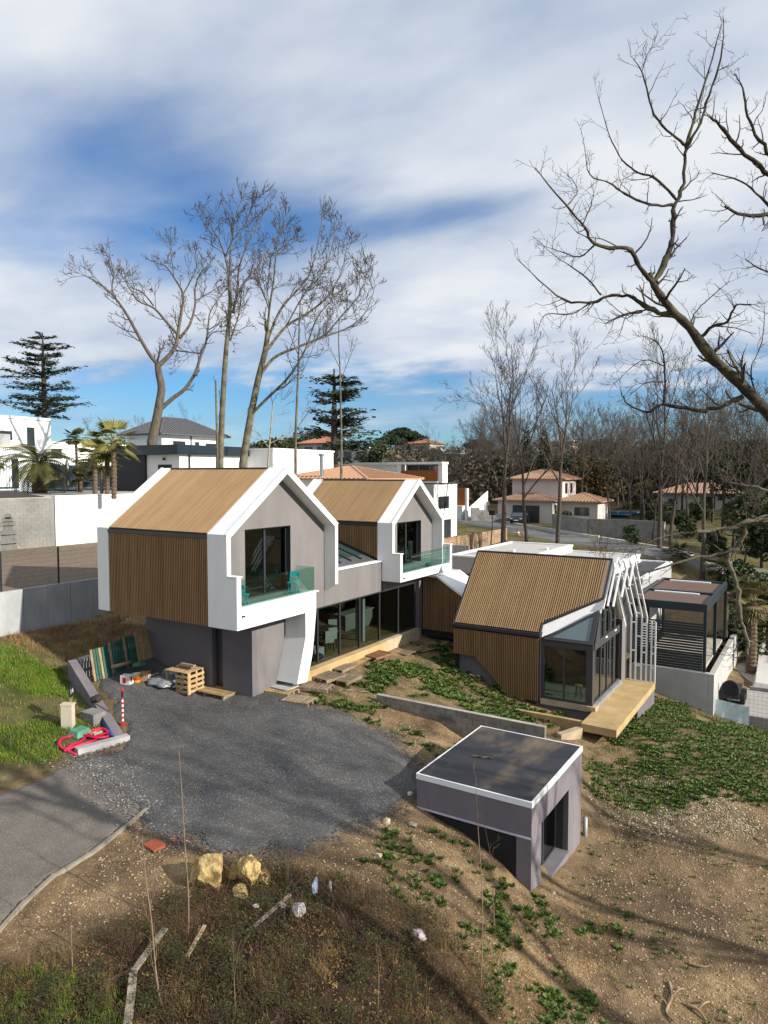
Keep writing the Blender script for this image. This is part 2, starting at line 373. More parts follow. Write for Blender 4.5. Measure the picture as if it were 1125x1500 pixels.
def house_frame(x0, x1, YL, YR, ze, zr, zbL, zbR, t):
    Ym = (YL + YR) / 2; m = (zr - ze) / (Ym - YL); o = t * math.sqrt(1 + m * m)
    zei = ze + m * t - o; zri = zr - o
    b = MB()
    def pr(P): b.prism([(x0, y, z) for y, z in P], (x1 - x0, 0, 0))
    pr([(YL, zbL), (YL + t, zbL), (YL + t, zei), (YL, ze)])
    pr([(YL, ze), (YL + t, zei), (Ym, zri), (Ym, zr)])
    pr([(Ym, zr), (Ym, zri), (YR - t, zei), (YR, ze)])
    pr([(YR, ze), (YR - t, zei), (YR - t, zbR), (YR, zbR)])
    return b
def gable(x, th, YL, YR, zb, ze, zr, win, mat, par, name='gable_wall'):
    Ym = (YL + YR) / 2; w0, w1, z0, z1 = win
    top = lambda y: ze + (zr - ze) * (1 - abs(y - Ym) / (Ym - YL))
    b = MB()
    def pr(P): b.prism([(x - th, y, z) for y, z in P], (th, 0, 0))
    pr([(YL, zb), (w0, zb), (w0, top(w0))] + ([(Ym, zr)] if w0 > Ym else []) + [(YL, ze)])
    pr([(w1, zb), (YR, zb), (YR, ze)] + ([(Ym, zr)] if w1 < Ym else []) + [(w1, top(w1))])
    P = [(w0, z1), (w1, z1), (w1, top(w1))] + ([(Ym, zr)] if w0 < Ym < w1 else []) + [(w0, top(w0))]
    pr(P)
    if z0 > zb + .01: pr([(w0, zb), (w1, zb), (w1, z0), (w0, z0)])
    return b.build(name, mat, par)
def sliding_window(x, y0, y1, z0, z1, par, n=2, set_back=0.22, fr=0.055, name='window'):
    X = x - set_back; b = MB()
    b.box(X - .07, X, y0, y1, z1 - fr - .03, z1); b.box(X - .07, X, y0, y1, z0, z0 + fr)
    b.box(X - .07, X, y0, y0 + fr, z0 + fr, z1 - fr - .03); b.box(X - .07, X, y1 - fr, y1, z0 + fr, z1 - fr - .03)
    ys = [y0 + fr + (y1 - y0 - 2 * fr) * i / n for i in range(n + 1)]
    for i in range(1, n): b.box(X - .065, X + .012, ys[i] - .05, ys[i] + .05, z0 + fr, z1 - fr - .03)
    w = b.build(name, anth, par)
    for i in range(n):
        MB().box(X - .04, X - .032, ys[i] + (.05 if i else 0), ys[i + 1] - (.05 if i < n - 1 else 0), z0 + fr, z1 - fr - .03).build('pane', glass, w)
    # dark metal lining of the opening, a couple of millimetres proud of the render
    l = MB(); l.box(X, x + .003, y1 - .012, y1 + .002, z0, z1); l.box(X, x + .003, y0 - .002, y0 + .012, z0, z1); l.box(X, x + .003, y0 + .012, y1 - .012, z1 - .012, z1 + .002)
    l.build('reveal_lining', anth, w)
    return w

UW = -18.48
def wing(xb, xc, xw, xf, xg, YL, YR, ze, zr, zb, zp, zbt, zright, win, yright, both, nsl, nwall, wall_x0, wall_z0):
    Ym = (YL + YR) / 2; m = (zr - ze) / (Ym - YL)
    # body shell (black membrane carrying the slats)
    house_frame(xc, xw, YL + .06, YR - .06, ze + m * .06 - .075, zr - .075, zb + .05, zb + .05, .16).build('roof_shell', backing, house)
    # white frames, front and back
    house_frame(xw, xf, YL, YR, ze, zr, zb, zright if not both else zb, .2).build('white_frame', white, house)
    house_frame(xb, xc, YL, YR, ze, zr, zb, zb, .2).build('white_frame', white, house)
    # thin metal verge caps on the frames
    for (y0, z0, y1, z1) in ((YL - .02, ze - .01, Ym, zr), (YR + .02, ze - .01, Ym, zr)):
        for x in (xf, xb + .04): MB().beam((x - .02, y0, z0 + .012), (x - .02, y1, z1 + .012), .09, .03, (0, 0, 1)).build('verge_cap', whitem, house)
    # ridge and eave trims
    MB().beam((xc + .01, Ym, zr - .03), (xw - .01, Ym, zr - .03), .22, .07).build('ridge_cap', anth, house)
    for y, s in ((YL, -1), (YR, 1)): MB().box(xc + .004, xw - .004, min(y + s * -.05, y + s * .03), max(y + s * -.05, y + s * .03), ze - .17, ze - .03).build('gutter', anth, house)
    # cladding
    rl = MB().hexa([(xc, YL + .05, ze + m * .05 - .06), (xw, YL + .05, ze + m * .05 - .06), (xw, Ym, zr - .06), (xc, Ym, zr - .06)],
                   [(xc, YL + .05, ze + m * .05 - .05), (xw, YL + .05, ze + m * .05 - .05), (xw, Ym, zr - .05), (xc, Ym, zr - .05)]).build('roof_cladding', backing, house)
    slats_roof(rl, xc + .02, xw - .02, nsl, YL + .06, ze + m * .06 - .045, Ym - .06, zr - m * .06 - .045)
    rr = MB().hexa([(xc, Ym, zr - .06), (xw, Ym, zr - .06), (xw, YR - .05, ze + m * .05 - .06), (xc, YR - .05, ze + m * .05 - .06)],
                   [(xc, Ym, zr - .05), (xw, Ym, zr - .05), (xw, YR - .05, ze + m * .05 - .05), (xc, YR - .05, ze + m * .05 - .05)]).build('roof_cladding', backing, house)
    slats_roof(rr, xc + .02, xw - .02, nsl, YR - .06, ze + m * .06 - .045, Ym + .06, zr - m * .06 - .045, joined=True)
    wl = MB().box(wall_x0, xw - .003, YL + .045, YL + .058, wall_z0(wall_x0), ze - .17).build('wall_cladding', backing, house)
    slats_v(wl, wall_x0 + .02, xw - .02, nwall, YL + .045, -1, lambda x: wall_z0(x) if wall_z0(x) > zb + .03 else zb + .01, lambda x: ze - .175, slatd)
    # floor slab and soffit, back wall
    MB().box(xb + .25, UW - .002, YL + .21, YR - .21, zb + .004, zb + .55).build('floor_slab', greyd, house)
    MB().prism([(xb + .02, YL + .2, zb + .56), (xb + .02, YR - .2, zb + .56), (xb + .02, YR - .2, ze - .15), (xb + .02, Ym, zr - .27), (xb + .02, YL + .2, ze - .15)], (.2, 0, 0)).build('back_wall', grey, house)
    MB().box(xb + .3, UW - .3, YL + .24, YR - .24, zb + .552, zb + .58).build('floor', parquet, house)
    gable(UW, .28, YL + .19, YR - .19, zb if both else zb + .56, ze - .10, zr - .24, win, grey, house)
    sliding_window(UW, *win[:2], win[2], win[3], house)

# left wing
wing(-25.1, -24.4, -18.84, -17.88, -17.42, 18.23, 24.99, 7.83, 10.25, 4.45, 6.36, 5.24, 5.2, (19.8, 22.49, 5.22, 7.89), 22.81, False, 60, 60, -24.4, lambda x: 4.45)
# right wing
wing(-24.76, -24.06, -18.72, -17.84, -17.40, 29.53, 35.04, 7.58, 9.69, 4.69, 6.09, 5.05, 4.69, (31.03, 33.57, 5.2, 7.49), 35.04, True, 57, 40, -22.9, lambda x: 5.80 + (-18.72 - x) * .33)

# --- left wing balcony, beam and slanted leg
b = MB()
b.box(-17.88, -17.42, 18.23, 18.45, 4.45, 6.33)                        # side cheek
b.build('balcony_cheek', white, house)
MB().box(-17.885, -17.39, 18.20, 18.50, 6.33, 6.37).build('cheek_cap', whitem, house)
MB().box(-17.62, -17.423, 18.452, 22.81, 4.45, 5.20).build('balcony_beam', white, house)
MB().box(-17.66, -17.37, 18.455, 22.93, 5.20, 5.25).build('beam_cap', whitem, house)
MB().box(UW + .002, -17.622, 18.452, 22.81, 4.46, 5.14).build('balcony_floor', conc, house)
leg = [(22.11, 4.448), (22.11, 3.46), (21.55, 1.69), (22.19, 1.63), (22.55, 2.7), (22.81, 4.448)]
MB().prism([(UW + .01, y, z) for y, z in leg], (-17.421 - UW - .01, 0, 0)).build('slanted_leg', white, house)
def glass_panel(x0, x1, y0, y1, z0, z1, par): return MB().box(x0, x1, y0, y1, z0, z1).build('balustrade_panel', gglass, par)
glass_panel(-17.50, -17.484, 18.47, 20.0, 5.25, 6.22, house); glass_panel(-17.50, -17.484, 20.01, 22.78, 5.25, 6.22, house)
glass_panel(UW + .05, -17.51, 22.79, 22.806, 5.25, 6.22, house)
MB().tube([(-17.40, 18.50, 4.93), (-17.30, 18.50, 4.93)], .035, 8).build('drain_spout', anth, house)
# frame right leg foot (cut on a slope, as built)
MB().hexa([(UW + .002, 24.79, 4.86), (-17.882, 24.79, 5.198), (-17.882, 24.988, 5.198), (UW + .002, 24.988, 4.86)],
          [(UW + .002, 24.79, 5.199), (-17.882, 24.79, 5.1985), (-17.882, 24.988, 5.1985), (UW + .002, 24.988, 5.199)]).build('frame_foot', white, house)
# --- right wing balcony
b = MB()
b.box(-17.84, -17.40, 29.53, 29.74, 4.69, 6.06); b.build('balcony_cheek', white, house)
MB().box(-17.84, -17.40, 34.96, 35.17, 4.69, 6.08).build('balcony_cheek', white, house)
MB().box(-17.845, -17.37, 29.50, 29.79, 6.06, 6.10).build('cheek_cap', whitem, house); MB().box(-17.845, -17.37, 34.91, 35.2, 6.08, 6.12).build('cheek_cap', whitem, house)
MB().box(-17.60, -17.402, 29.742, 34.958, 4.69, 5.03).build('balcony_beam', white, house)
MB().box(-17.64, -17.36, 29.745, 34.955, 5.03, 5.08).build('beam_cap', whitem, house)
MB().box(UW + .002, -17.602, 29.75, 34.95, 4.70, 5.0).build('balcony_floor', conc, house)
glass_panel(-17.50, -17.484, 29.77, 31.4, 5.08, 5.98, house); glass_panel(-17.50, -17.484, 31.41, 34.94, 5.08, 5.98, house)
MB().tube([(-17.38, 29.80, 4.86), (-17.28, 29.80, 4.86)], .035, 8).build('drain_spout', anth, house)
# --- facade between the wings and over the glazing
b = MB()
b.box(UW - .3, UW, 22.812, 24.788, 4.18, 5.008); b.box(UW - .3, UW, 24.80, 29.52, 4.18, 5.66); b.box(UW - .3, UW, 29.74, 34.0, 4.18, 4.685)
b.build('facade_wall', grey, house)
MB().box(UW - .002, UW + .003, 29.20, 29.527, 4.18, 5.66).build('dark_strip', greyd, house)
MB().box(UW - .34, UW + .05, 25.0, 29.5, 5.66, 5.70).build('parapet_cap', whitem, house)
# sloped patio roof with glass strips between the wings
sl = .33
zr_ = lambda x: 5.72 + (-18.85 - x) * sl
p = MB().hexa([(-24.5, 25.0, zr_(-24.5) - .2), (-18.83, 25.0, zr_(-18.83) - .2), (-18.83, 29.5, zr_(-18.83) - .2), (-24.5, 29.5, zr_(-24.5) - .2)],
              [(-24.5, 25.0, zr_(-24.5)), (-18.83, 25.0, zr_(-18.83)), (-18.83, 29.5, zr_(-18.83)), (-24.5, 29.5, zr_(-24.5))]).build('patio_roof', zinc, house)
for k in range(5):
    y = 25.35 + k * .88
    MB().hexa([(-24.4, y, zr_(-24.4) + .002), (-19.5, y, zr_(-19.5) + .002), (-19.5, y + .5, zr_(-19.5) + .002), (-24.4, y + .5, zr_(-24.4) + .002)],
              [(-24.4, y, zr_(-24.4) + .03), (-19.5, y, zr_(-19.5) + .03), (-19.5, y + .5, zr_(-19.5) + .03), (-24.4, y + .5, zr_(-24.4) + .03)]).build('roof_light', M('roof_glass', (.03, .06, .055), None, rough=.08, spec=.8), p)
    MB().beam((-24.4, y + .69, zr_(-24.4) + .03), (-19.1, y + .69, zr_(-19.1) + .03), .1, .08).build('seam', anth, p)
# --- garage block under the left wing
b = MB()
b.box(-24.55, -20.62, 20.14, 20.4, 0.6, 4.44); b.box(-20.04, UW - .002, 20.14, 20.4, 0.6, 4.44); b.box(-20.62, -20.04, 20.14, 20.4, 3.85, 4.44)
b.build('garage_side_wall', greyd, house)
b = MB(); b.box(-18.74, UW, 20.402, 22.05, .6, 4.44); b.build('garage_front_wall', grey, house)
MB().box(UW - .7, UW + .004, 22.052, 22.10, 1.2, 4.44).build('dark_joint', anth, house)
MB().box(-24.55, -24.3, 20.402, 24.7, .6, 4.44).build('garage_back_wall', greyd, house)
d = MB().box(-20.60, -20.06, 20.36, 20.42, 1.3, 3.85).build('door', anth, house); MB().box(-20.17, -20.14, 20.30, 20.36, 2.2, 2.55).build('door_handle', whitem, d)
MB().box(-24.3, -18.76, 20.42, 33.2, 1.0, 1.2).build('ground_slab', conc, house)
# --- ground floor glazing
XG = -18.58
ys = [22.3, 24.43, 26.10, 27.73, 29.5, 31.33, 33.08]
b = MB()
b.box(XG - .08, XG, 22.2, 33.14, 4.09, 4.178); b.box(XG - .08, XG, 22.2, 33.14, 1.66, 1.72)
for y in ys: b.box(XG - .085, XG + .012, y - .045, y + .045, 1.72, 4.09)
gz = b.build('glazing_frame', anth, house)
for i in range(6): MB().box(XG - .045, XG - .035, ys[i] + .045, ys[i + 1] - .045, 1.72, 4.09).build('pane', glass, gz)
MB().box(XG - .1, -18.22, 22.3, 29.6, .7, 1.655).build('plinth', concy, house)
MB().box(XG - .1, -18.30, 29.602, 33.2, .7, 1.655).build('plinth', concl, house)
MB().box(XG - .12, -18.36, 33.14, 33.49, .7, 4.68).build('corner_pier', greyd, house)
MB().box(-25.5, XG - .1, 20.5, 33.2, 1.5, 1.655).build('floor', parquet, house)
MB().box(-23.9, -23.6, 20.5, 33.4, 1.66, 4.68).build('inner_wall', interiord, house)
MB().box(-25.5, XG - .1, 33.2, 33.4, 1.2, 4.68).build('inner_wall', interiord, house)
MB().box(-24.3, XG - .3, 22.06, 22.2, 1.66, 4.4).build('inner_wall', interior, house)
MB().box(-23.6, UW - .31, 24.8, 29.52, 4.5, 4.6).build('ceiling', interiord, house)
MB().box(-19.7, -19.25, 29.0, 29.2, 1.66, 4.2).build('inner_wall', interior, house)
# --- link corridor to the pavilion
lt = lambda x: min(4.49, 4.49 - .61 * (x + 17.42))
b = MB(); P = [(-18.45, 1.2), (-15.35, 1.2), (-15.35, lt(-15.35) - .05), (-17.42, 4.44), (-18.45, 4.44)]
b.prism([(x, 33.56, z) for x, z in P], (0, 2.6, 0)); lk = b.build('link_wall', backing, house)
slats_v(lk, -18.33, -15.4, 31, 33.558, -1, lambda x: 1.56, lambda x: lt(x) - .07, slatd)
P = [(-18.46, 4.45), (-17.42, 4.45), (-15.36, lt(-15.36) - .04), (-15.36, lt(-15.36) + .06), (-17.40, 4.56), (-18.46, 4.56)]
MB().prism([(x, 33.40, z) for x, z in P], (0, .12, 0)).build('link_roof_edge', white, house)
MB().prism([(x, 36.05, z) for x, z in P], (0, .12, 0)).build('link_roof_edge', white, house)
P = [(-18.46, 4.47), (-17.42, 4.47), (-15.37, lt(-15.37) - .03), (-15.37, lt(-15.37) + .01), (-17.42, 4.51), (-18.46, 4.51)]
MB().prism([(x, 33.522, z) for x, z in P], (0, 2.526, 0)).build('link_roof', whitem, house)

# ================================================================== PAVILION
pav = thing('garden_pavilion', 'steep wood clad pavilion with glazed corner on a cantilevered ochre slab', 'pavilion', (-12, 34, -.5))
PX0, PXC, PXF, PYL, PYM, PYR, PZE, PZR = -15.3, -10.88, -8.37, 31.08, 34.0, 36.92, 2.59, 5.97
pm = (PZR - PZE) / (PYM - PYL)
def onroof(px, py):
    d = ray(px, py); p0 = np.array([PXF, PYM, PZR]); n = np.array([0, -pm, 1.]); return C0 + d * np.dot(p0 - C0, n) / np.dot(d, n)
PD = onroof(886.3, 876.4)                        # where the cut edge meets the verge
roofpt = lambda x, y, o=0.0: (x, y, PZE + pm * (y - PYL) + o)
yD = float(PD[1]); YK = 31.48
# left roof plane with its diagonal cut
poly = [roofpt(PX0, PYL, -.05), roofpt(PXC, PYL, -.05), roofpt(PXC, YK, -.05), roofpt(PXF, yD, -.05), roofpt(PXF, PYM, -.05), roofpt(PX0, PYM, -.05)]
rl = MB().prism([(x, y, z - .12) for x, y, z in poly], (0, 0, .12)).build('roof_cladding', backing, pav)
yc = lambda x: PYL if x <= PXC else YK + (yD - YK) * (x - PXC) / (PXF - PXC)
slats_roof(rl, PX0 + .06, PXF - .1, 66, PYL + .05, PZE + pm * .05 - .045, PYM - .05, PZR - pm * .05 - .045, cut=lambda x: max(0, (yc(x) - PYL + .06) / (PYM - PYL)), d=.065, w=.52)
rr = MB().prism([(PX0, PYM, PZR - .17), (PXF, PYM, PZR - .17), (PXF, PYR, PZE - .17), (PX0, PYR, PZE - .17)], (0, 0, .12)).build('roof_cladding', backing, pav)
slats_roof(rr, PX0 + .06, PXF - .1, 66, PYR - .05, PZE + pm * .05 - .045, PYM + .05, PZR - pm * .05 - .045, joined=True)
# black edge trims
e = MB()
e.beam(roofpt(PX0, PYL, -.01), roofpt(PXC + .04, PYL, -.01), .14, .14)
e.beam(roofpt(PX0, PYM, -.02), roofpt(PXF, PYM, -.02), .16, .09)
e.beam(roofpt(PX0 + .03, PYL, .0), roofpt(PX0 + .03, PYM, .0), .07, .1)
e.beam(roofpt(PXF - .03, yD, .0), roofpt(PXF - .03, PYM, .0), .08, .1)
e.beam(roofpt(PXC, PYL, .0), roofpt(PXC, YK, .0), .08, .1); e.beam(roofpt(PXC, YK, .0), roofpt(PXF - .03, yD, .0), .08, .1)
e.build('roof_edge_trim', anth, pav)
# left wall with its stepped lower edge
zlow = lambda x: -.84 + 10 - 10 if False else (1.16 if x < -14.14 else (1.16 - (x + 14.14) * (1.68 / 1.77) if x < -12.37 else -.52))
P = [(PX0, 1.16), (-14.14, 1.16), (-12.37, -.52), (PXC, -.52), (PXC, PZE - .12), (PX0, PZE - .12)]
wl = MB().prism([(x, PYL + .06, z) for x, z in P], (0, .16, 0)).build('wall_cladding', backing, pav)
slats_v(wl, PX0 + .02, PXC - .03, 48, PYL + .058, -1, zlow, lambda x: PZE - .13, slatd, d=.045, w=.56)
# foundation in its shade
MB().prism([(x, PYL + .35, z) for x, z in [(PX0 + .1, -.4), (PXC, -1.3), (PXC, -.55), (-12.4, -.55), (-14.1, 1.12), (PX0 + .1, 1.12)]], (0, .2, 0)).build('foundation', greyd, pav)
MB().box(PX0 + .02, PX0 + .2, PYL + .23, PYR - .1, .2, PZE - .1).build('back_wall', backing, pav)
MB().prism([(PX0 + .02, PYL + .23, PZE - .1), (PX0 + .02, PYR - .1, PZE - .1), (PX0 + .02, PYM, PZR - .2)], (.18, 0, 0)).build('back_wall', backing, pav)
MB().box(PX0 + .25, -8.45, PYR - .35, PYR - .1, -.6, PZE - .1).build('side_wall', grey, pav)
MB().box(PX0 + .2, -8.7, PYL + .3, PYR - .36, -.6, -.36).build('floor', M('pale_screed', (.30, .31, .28), None, rough=.6), pav)
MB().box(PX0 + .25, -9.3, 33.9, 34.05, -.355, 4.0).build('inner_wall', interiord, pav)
# white fascia: below the cut edge and round the gable
fa = [roofpt(PXC + .03, YK + .0, -.07), roofpt(PXF - .02, yD, -.07)]
dn = np.array([0.0, -.29, -.52])
f0, f1 = np.array(fa[0]), np.array(fa[1])
MB().hexa([f0 + dn, f1 + dn * 1.1, f1 + dn * 1.1 + (-.04, .12, 0), f0 + dn + (-.04, .12, 0)], [f0, f1, f1 + (-.04, .12, 0), f0 + (-.04, .12, 0)]).build('cut_fascia', white, pav)
MB().prism([(PXC + .03, PYL + .08, 2.36), (PXC + .03, PYL + .5, 2.36), (PXC + .03, YK + .05, 2.98), (PXC + .03, PYL + .1, 2.5)], (.03, 0, 0)).build('corner_trim', greyd, pav)
MB().hexa([(PXC + .001, PYL + .07, -.5), (PXC + .06, PYL + .07, -.5), (PXC + .06, PYL + .3, -.5), (PXC + .001, PYL + .3, -.5)],
          [(PXC + .001, PYL + .07, PZE - .1), (PXC + .06, PYL + .07, PZE - .1), (PXC + .06, PYL + .3, PZE - .1), (PXC + .001, PYL + .3, PZE - .1)]).build('corner_trim', greyd, pav)
o = .42
def vstrip(y0, y1, x0, x1, name):
    zz = lambda y: PZE + pm * (PYM - abs(y - PYM) - PYL) - .03
    return MB().prism([(x0, y0, zz(y0)), (x0, y1, zz(y1)), (x0, y1, zz(y1) - o), (x0, y0, zz(y0) - o)], (x1 - x0, 0, 0)).build(name, white, pav)
vstrip(yD - .05, PYM, PXF - .25, PXF + .02, 'gable_fascia')
vstrip(PYM + .001, PYR, PXF - .25, PXF + .02, 'gable_fascia')
# glazed corner
GY, GX = PYL + .12, -8.46
zs, zt = -.35, 2.10
fr = MB()
fr.box(PXC + .07, GX, GY, GY + .10, zt, zt + .26)                        # front beam
fr.box(PXC + .07, GX, GY, GY + .10, zs, zs + .07)
fr.box(PXC + .07, PXC + .20, GY, GY + .10, zs + .07, zt)
fr.box(GX - .30, GX, GY - .01, GY + .30, zs, zt - .002)                  # corner post
fr.box((PXC + GX) / 2 - .13, (PXC + GX) / 2 - .06, GY + .01, GY + .09, zs + .07, zt)
gf = fr.build('glazing_frame', anthb, pav)
MB().box(PXC + .20, (PXC + GX) / 2 - .13, GY + .045, GY + .055, zs + .07, zt).build('pane', glass, gf)
MB().box((PXC + GX) / 2 - .06, GX - .30, GY + .045, GY + .055, zs + .07, zt).build('pane', glass, gf)
DW = 36.14                                                              # end of the glazed front
fr = MB()
fr.box(GX - .12, GX - .003, GY + .302, DW, zt - .02, zt + .33)           # transom
fr.box(GX - .10, GX - .02, GY + .302, DW, zs, zs + .06)
dy = [GY + .302 + (DW - GY - .302) * k / 4 for k in range(5)]
for k, y in enumerate(dy): fr.box(GX - .10, GX - .02, y - (.05 if k else 0), y + (.05 if k < 4 else 0), zs + .06, zt - .02)
zz = lambda y: PZE + pm * (PYM - abs(y - PYM) - PYL) - .5
for y in (33.1, 34.0, 35.1): fr.box(GX - .10, GX - .03, y - .035, y + .035, zt + .33, zz(y))
gf2 = fr.build('glazing_frame', anthb, pav)
for k in range(4): MB().box(GX - .065, GX - .055, dy[k] + .05, dy[k + 1] - .05, zs + .06, zt - .02).build('pane', glass, gf2)
for ya, yb in ((32.0, 33.06), (33.14, 33.96), (34.04, 35.06), (35.14, 36.1)):
    MB().prism([(GX - .06, ya, zt + .33), (GX - .06, yb, zt + .33), (GX - .06, yb, max(zz(yb), zt + .34)), (GX - .06, ya, max(zz(ya), zt + .34))], (.008, 0, 0)).build('pane', glass, gf2)
MB().box(GX - .55, GX + .10, DW + .001, PYR + .2, -.55, zt + .62).build('end_wall', grey, pav)
MB().box(GX - .5, GX + .102, DW - .03, DW, -.55, zt + .6).build('dark_jamb', anthb, pav)
# triangular roof light over the corner
a = np.array([PXC + .1, GY, zt + .262]); bq = np.array([GX, GY, zt + .262]); cq = np.array([GX, 32.22, 3.78])
nrm = np.cross(bq - a, cq - a); nrm /= np.linalg.norm(nrm)
def inset(k):
    c = (a + bq + cq) / 3; return [c + (q - c) * k for q in (a, bq, cq)]
tri = MB(); I = inset(.74); O_ = [a, bq, cq]
for i in range(3):
    j = (i + 1) % 3
    tri.hexa([O_[i], O_[j], I[j], I[i]], [O_[i] + nrm * .1, O_[j] + nrm * .1, I[j] + nrm * .1, I[i] + nrm * .1])
tf = tri.build('roof_light_frame', anth, pav)
MB().prism([q + nrm * .05 for q in I], nrm * .012).build('pane', M('roof_light_glass', (.10, .15, .16), None, rough=.05, spec=.8), tf)
MB().prism([(GX - .02, GY + .3, zt + .34), (GX - .02, 32.2, zt + .34), (GX - .02, 32.2, 3.72)], (.05, 0, 0)).build('gusset', anthb, pav)
# sills
MB().box(PXC + .05, GX + .12, GY - .05, GY + .2, -.62, -.36).build('sill', concl, pav)
MB().box(GX - .2, GX + .18, GY - .12, GY + .35, -.55, -.353).build('sill', concl, pav)
MB().box(GX - .15, GX + .14, GY + .352, DW, -.55, -.356).build('sill', conc, pav)
MB().box(PXC - .2, GX + .05, GY + .1, GY + .35, -1.4, -.63).build('foundation', greyd, pav)
# slab
MB().box(-10.0, -6.95, 33.3, 37.14, -1.6, -.87).build('slab_support', greyd, pav)
MB().hexa([(-8.42, 29.36, -.87), (-6.93, 29.30, -.87), (-6.93, 37.2, -.87), (-8.42, 37.2, -.87)], [(-8.42, 29.36, -.55), (-6.93, 29.30, -.55), (-6.93, 37.2, -.55), (-8.42, 37.2, -.55)]).build('terrace_slab', concy, pav)
for y, z in ((33.3, 1.75), (35.0, 1.9)): MB().box(GX - .12 + .118, GX + .03, y, y + .3, zt + .2, zt + .26).build('wall_lamp', whitem, pav)
# white tube trellis following the gable
tl = MB().box(-8.17, -6.9, 36.99, 37.09, -.548, -.535).build('tube_trellis', whitem, pav)
S_ = .075
def tubes_sq(P): 
    m = MB()
    for i in range(len(P) - 1): m.beam(P[i], P[i + 1], S_, S_, (1, 0, 0))
    return m
apz, eaz = 6.05, 2.75
xs_t = [-8.12, -7.88, -7.60, -7.36]
for i, x in enumerate(xs_t):
    lo = 32.25 if i in (0, 1) else (32.6 if i == 2 else 33.0)
    tubes_sq([(x, 37.04, -.54), (x, 37.04, eaz), (x, 34.0, apz), (x, lo, apz - (34.0 - lo) * 1.16)]).build('tube', whitem, tl)
for x in (-7.12, -6.94): tubes_sq([(x, 37.04, -.54), (x, 37.04, 2.55)]).build('tube', whitem, tl)
def rung(xa, xb, y, z): MB().beam((xa, y, z), (xb, y, z), S_ * .9, S_ * .9, (0, 0, 1)).build('rung', whitem, tl)
for z in (1.0, 2.45): rung(xs_t[0], xs_t[1], 37.04, z)
for z in (.25, 1.75): rung(xs_t[1], xs_t[2], 37.04, z)
for z in (.95, 2.4): rung(xs_t[2], xs_t[3], 37.04, z)
for z in (.2, .95, 2.3): rung(-7.12, -6.94, 37.04, z)
for k in range(6):
    t = (k + .4) / 6; y = 37.04 + (34.0 - 37.04) * t; z = eaz + (apz - eaz) * t; i = (1, 0, 2)[k % 3]
    rung(xs_t[i], xs_t[i + 1], y, z)
for k in range(3):
    y = 33.75 - .42 * k; z = apz - (34 - y) * 1.16
    rung(xs_t[k % 3], xs_t[k % 3 + 1], y, z)

# ================================================================== SMALL BOX BUILDING
box = thing('flat_roofed_annex', 'small mauve grey concrete box with black membrane roof sunk in the sandy slope', 'outbuilding', (-8, 19.9, -1))
BX0, BX1, BY0, BY1, BT = -9.82, -6.33, 17.64, 22.21, 1.28
MB().box(BX0 + .021, BX1 - .031, BY0 + .031, BY1 - .031, BT - .155, BT - .008).build('roof_membrane', M('worn_roof_membrane', (.030, .032, .040), (.19, .14, .09), .6, .7, .1, 30, lo=.50, hi=.72, detail=4, stretch=(1, .45, 1)), box)
b = MB(); h = .16
b.box(BX0 - .02, BX1 + .02, BY0 - .02, BY0 + .03, BT - h, BT); b.box(BX0 - .02, BX1 + .02, BY1 - .03, BY1 + .02, BT - h, BT)
b.box(BX0 - .02, BX0 + .02, BY0 + .03, BY1 - .03, BT - h, BT); b.box(BX1 - .03, BX1 + .02, BY0 + .03, BY1 - .03, BT - h, BT)
b.build('fascia', whitem, box)
MB().box(BX0, BX1 - .421, BY0, BY0 + .25, .30, BT - h - .002).build('upper_wall', lilac, box)
MB().box(BX0 - .02, BX1 - .02, BY0 - .03, BY0 + .02, .25, .298).build('drip_edge', M('pale_lilac_trim', (.5, .48, .55), None, rough=.5), box)
MB().box(BX0, BX1 - .421, BY0 + .03, BY0 + .2, -2.2, .25).build('lower_wall', backing, box)
OY0, OY1, OZ0, OZ1 = 18.44, 20.9, -1.58, .38
b = MB()
b.box(BX1 - .42, BX1, BY0, OY0, -2.3, BT - h - .002); b.box(BX1 - .42, BX1, OY1, BY1, -2.3, BT - h - .002)
b.box(BX1 - .42, BX1, OY0, OY1, OZ1, BT - h - .002); b.box(BX1 - .42, BX1, OY0, OY1, -2.3, OZ0)
b.build('front_wall', lilac, box)
MB().box(BX0, BX1 - .42, BY1 - .25, BY1, -2.3, BT - h - .002).build('rear_wall', lilac, box)
MB().box(BX0, BX0 + .25, BY0 + .25, BY1 - .25, -2.2, BT - h - .002).build('side_wall', lilac, box)
MB().box(BX1 - .41, BX1 + .03, OY0 + .004, OY1 - .004, OZ0, OZ0 + .03).build('sill', M('grey_sill', (.17, .16, .175), (.13, .125, .135), 3, .7), box)
l = MB(); l.box(BX1 - .41, BX1 - .004, OY1 - .012, OY1 - .001, OZ0 + .03, OZ1); l.box(BX1 - .41, BX1 - .004, OY0, OY1 - .013, OZ1 - .012, OZ1 - .001); l.build('reveal_lining', greyd, box)
sliding_window(BX1 - .16, OY0 + .004, OY1 - .014, OZ0 + .032, OZ1 - .014, box, n=2)
MB().box(BX0 + .3, BX1 - .5, BY0 + .3, BY1 - .3, -2.0, -1.7).build('floor', interiord, box)
o_ = at(857, 1225); pipe = MB().cyl(o_[0], o_[1], o_[2] - .3, o_[2] + .62, .075, 14).build('pipe_stub', M('galvanised_pipe', (.36, .36, .37), None, rough=.5, metal=.3), None, True, org=o_); tag(pipe, 'grey pipe standing upright in the soil right of the small box building', 'pipe')
rb = bpy.data.objects; 
q = onz(706, 1108, 1.29)
hose = MB().tube([q + np.array([dx, dy, .02]) for dx, dy in ((-.25, -.15), (-.1, -.08), (.05, -.1), (.2, 0), (.32, .0))], .028, 6).build('roof_branch', M('dry_stick', (.12, .085, .06), None, rough=.9), None, org=q)
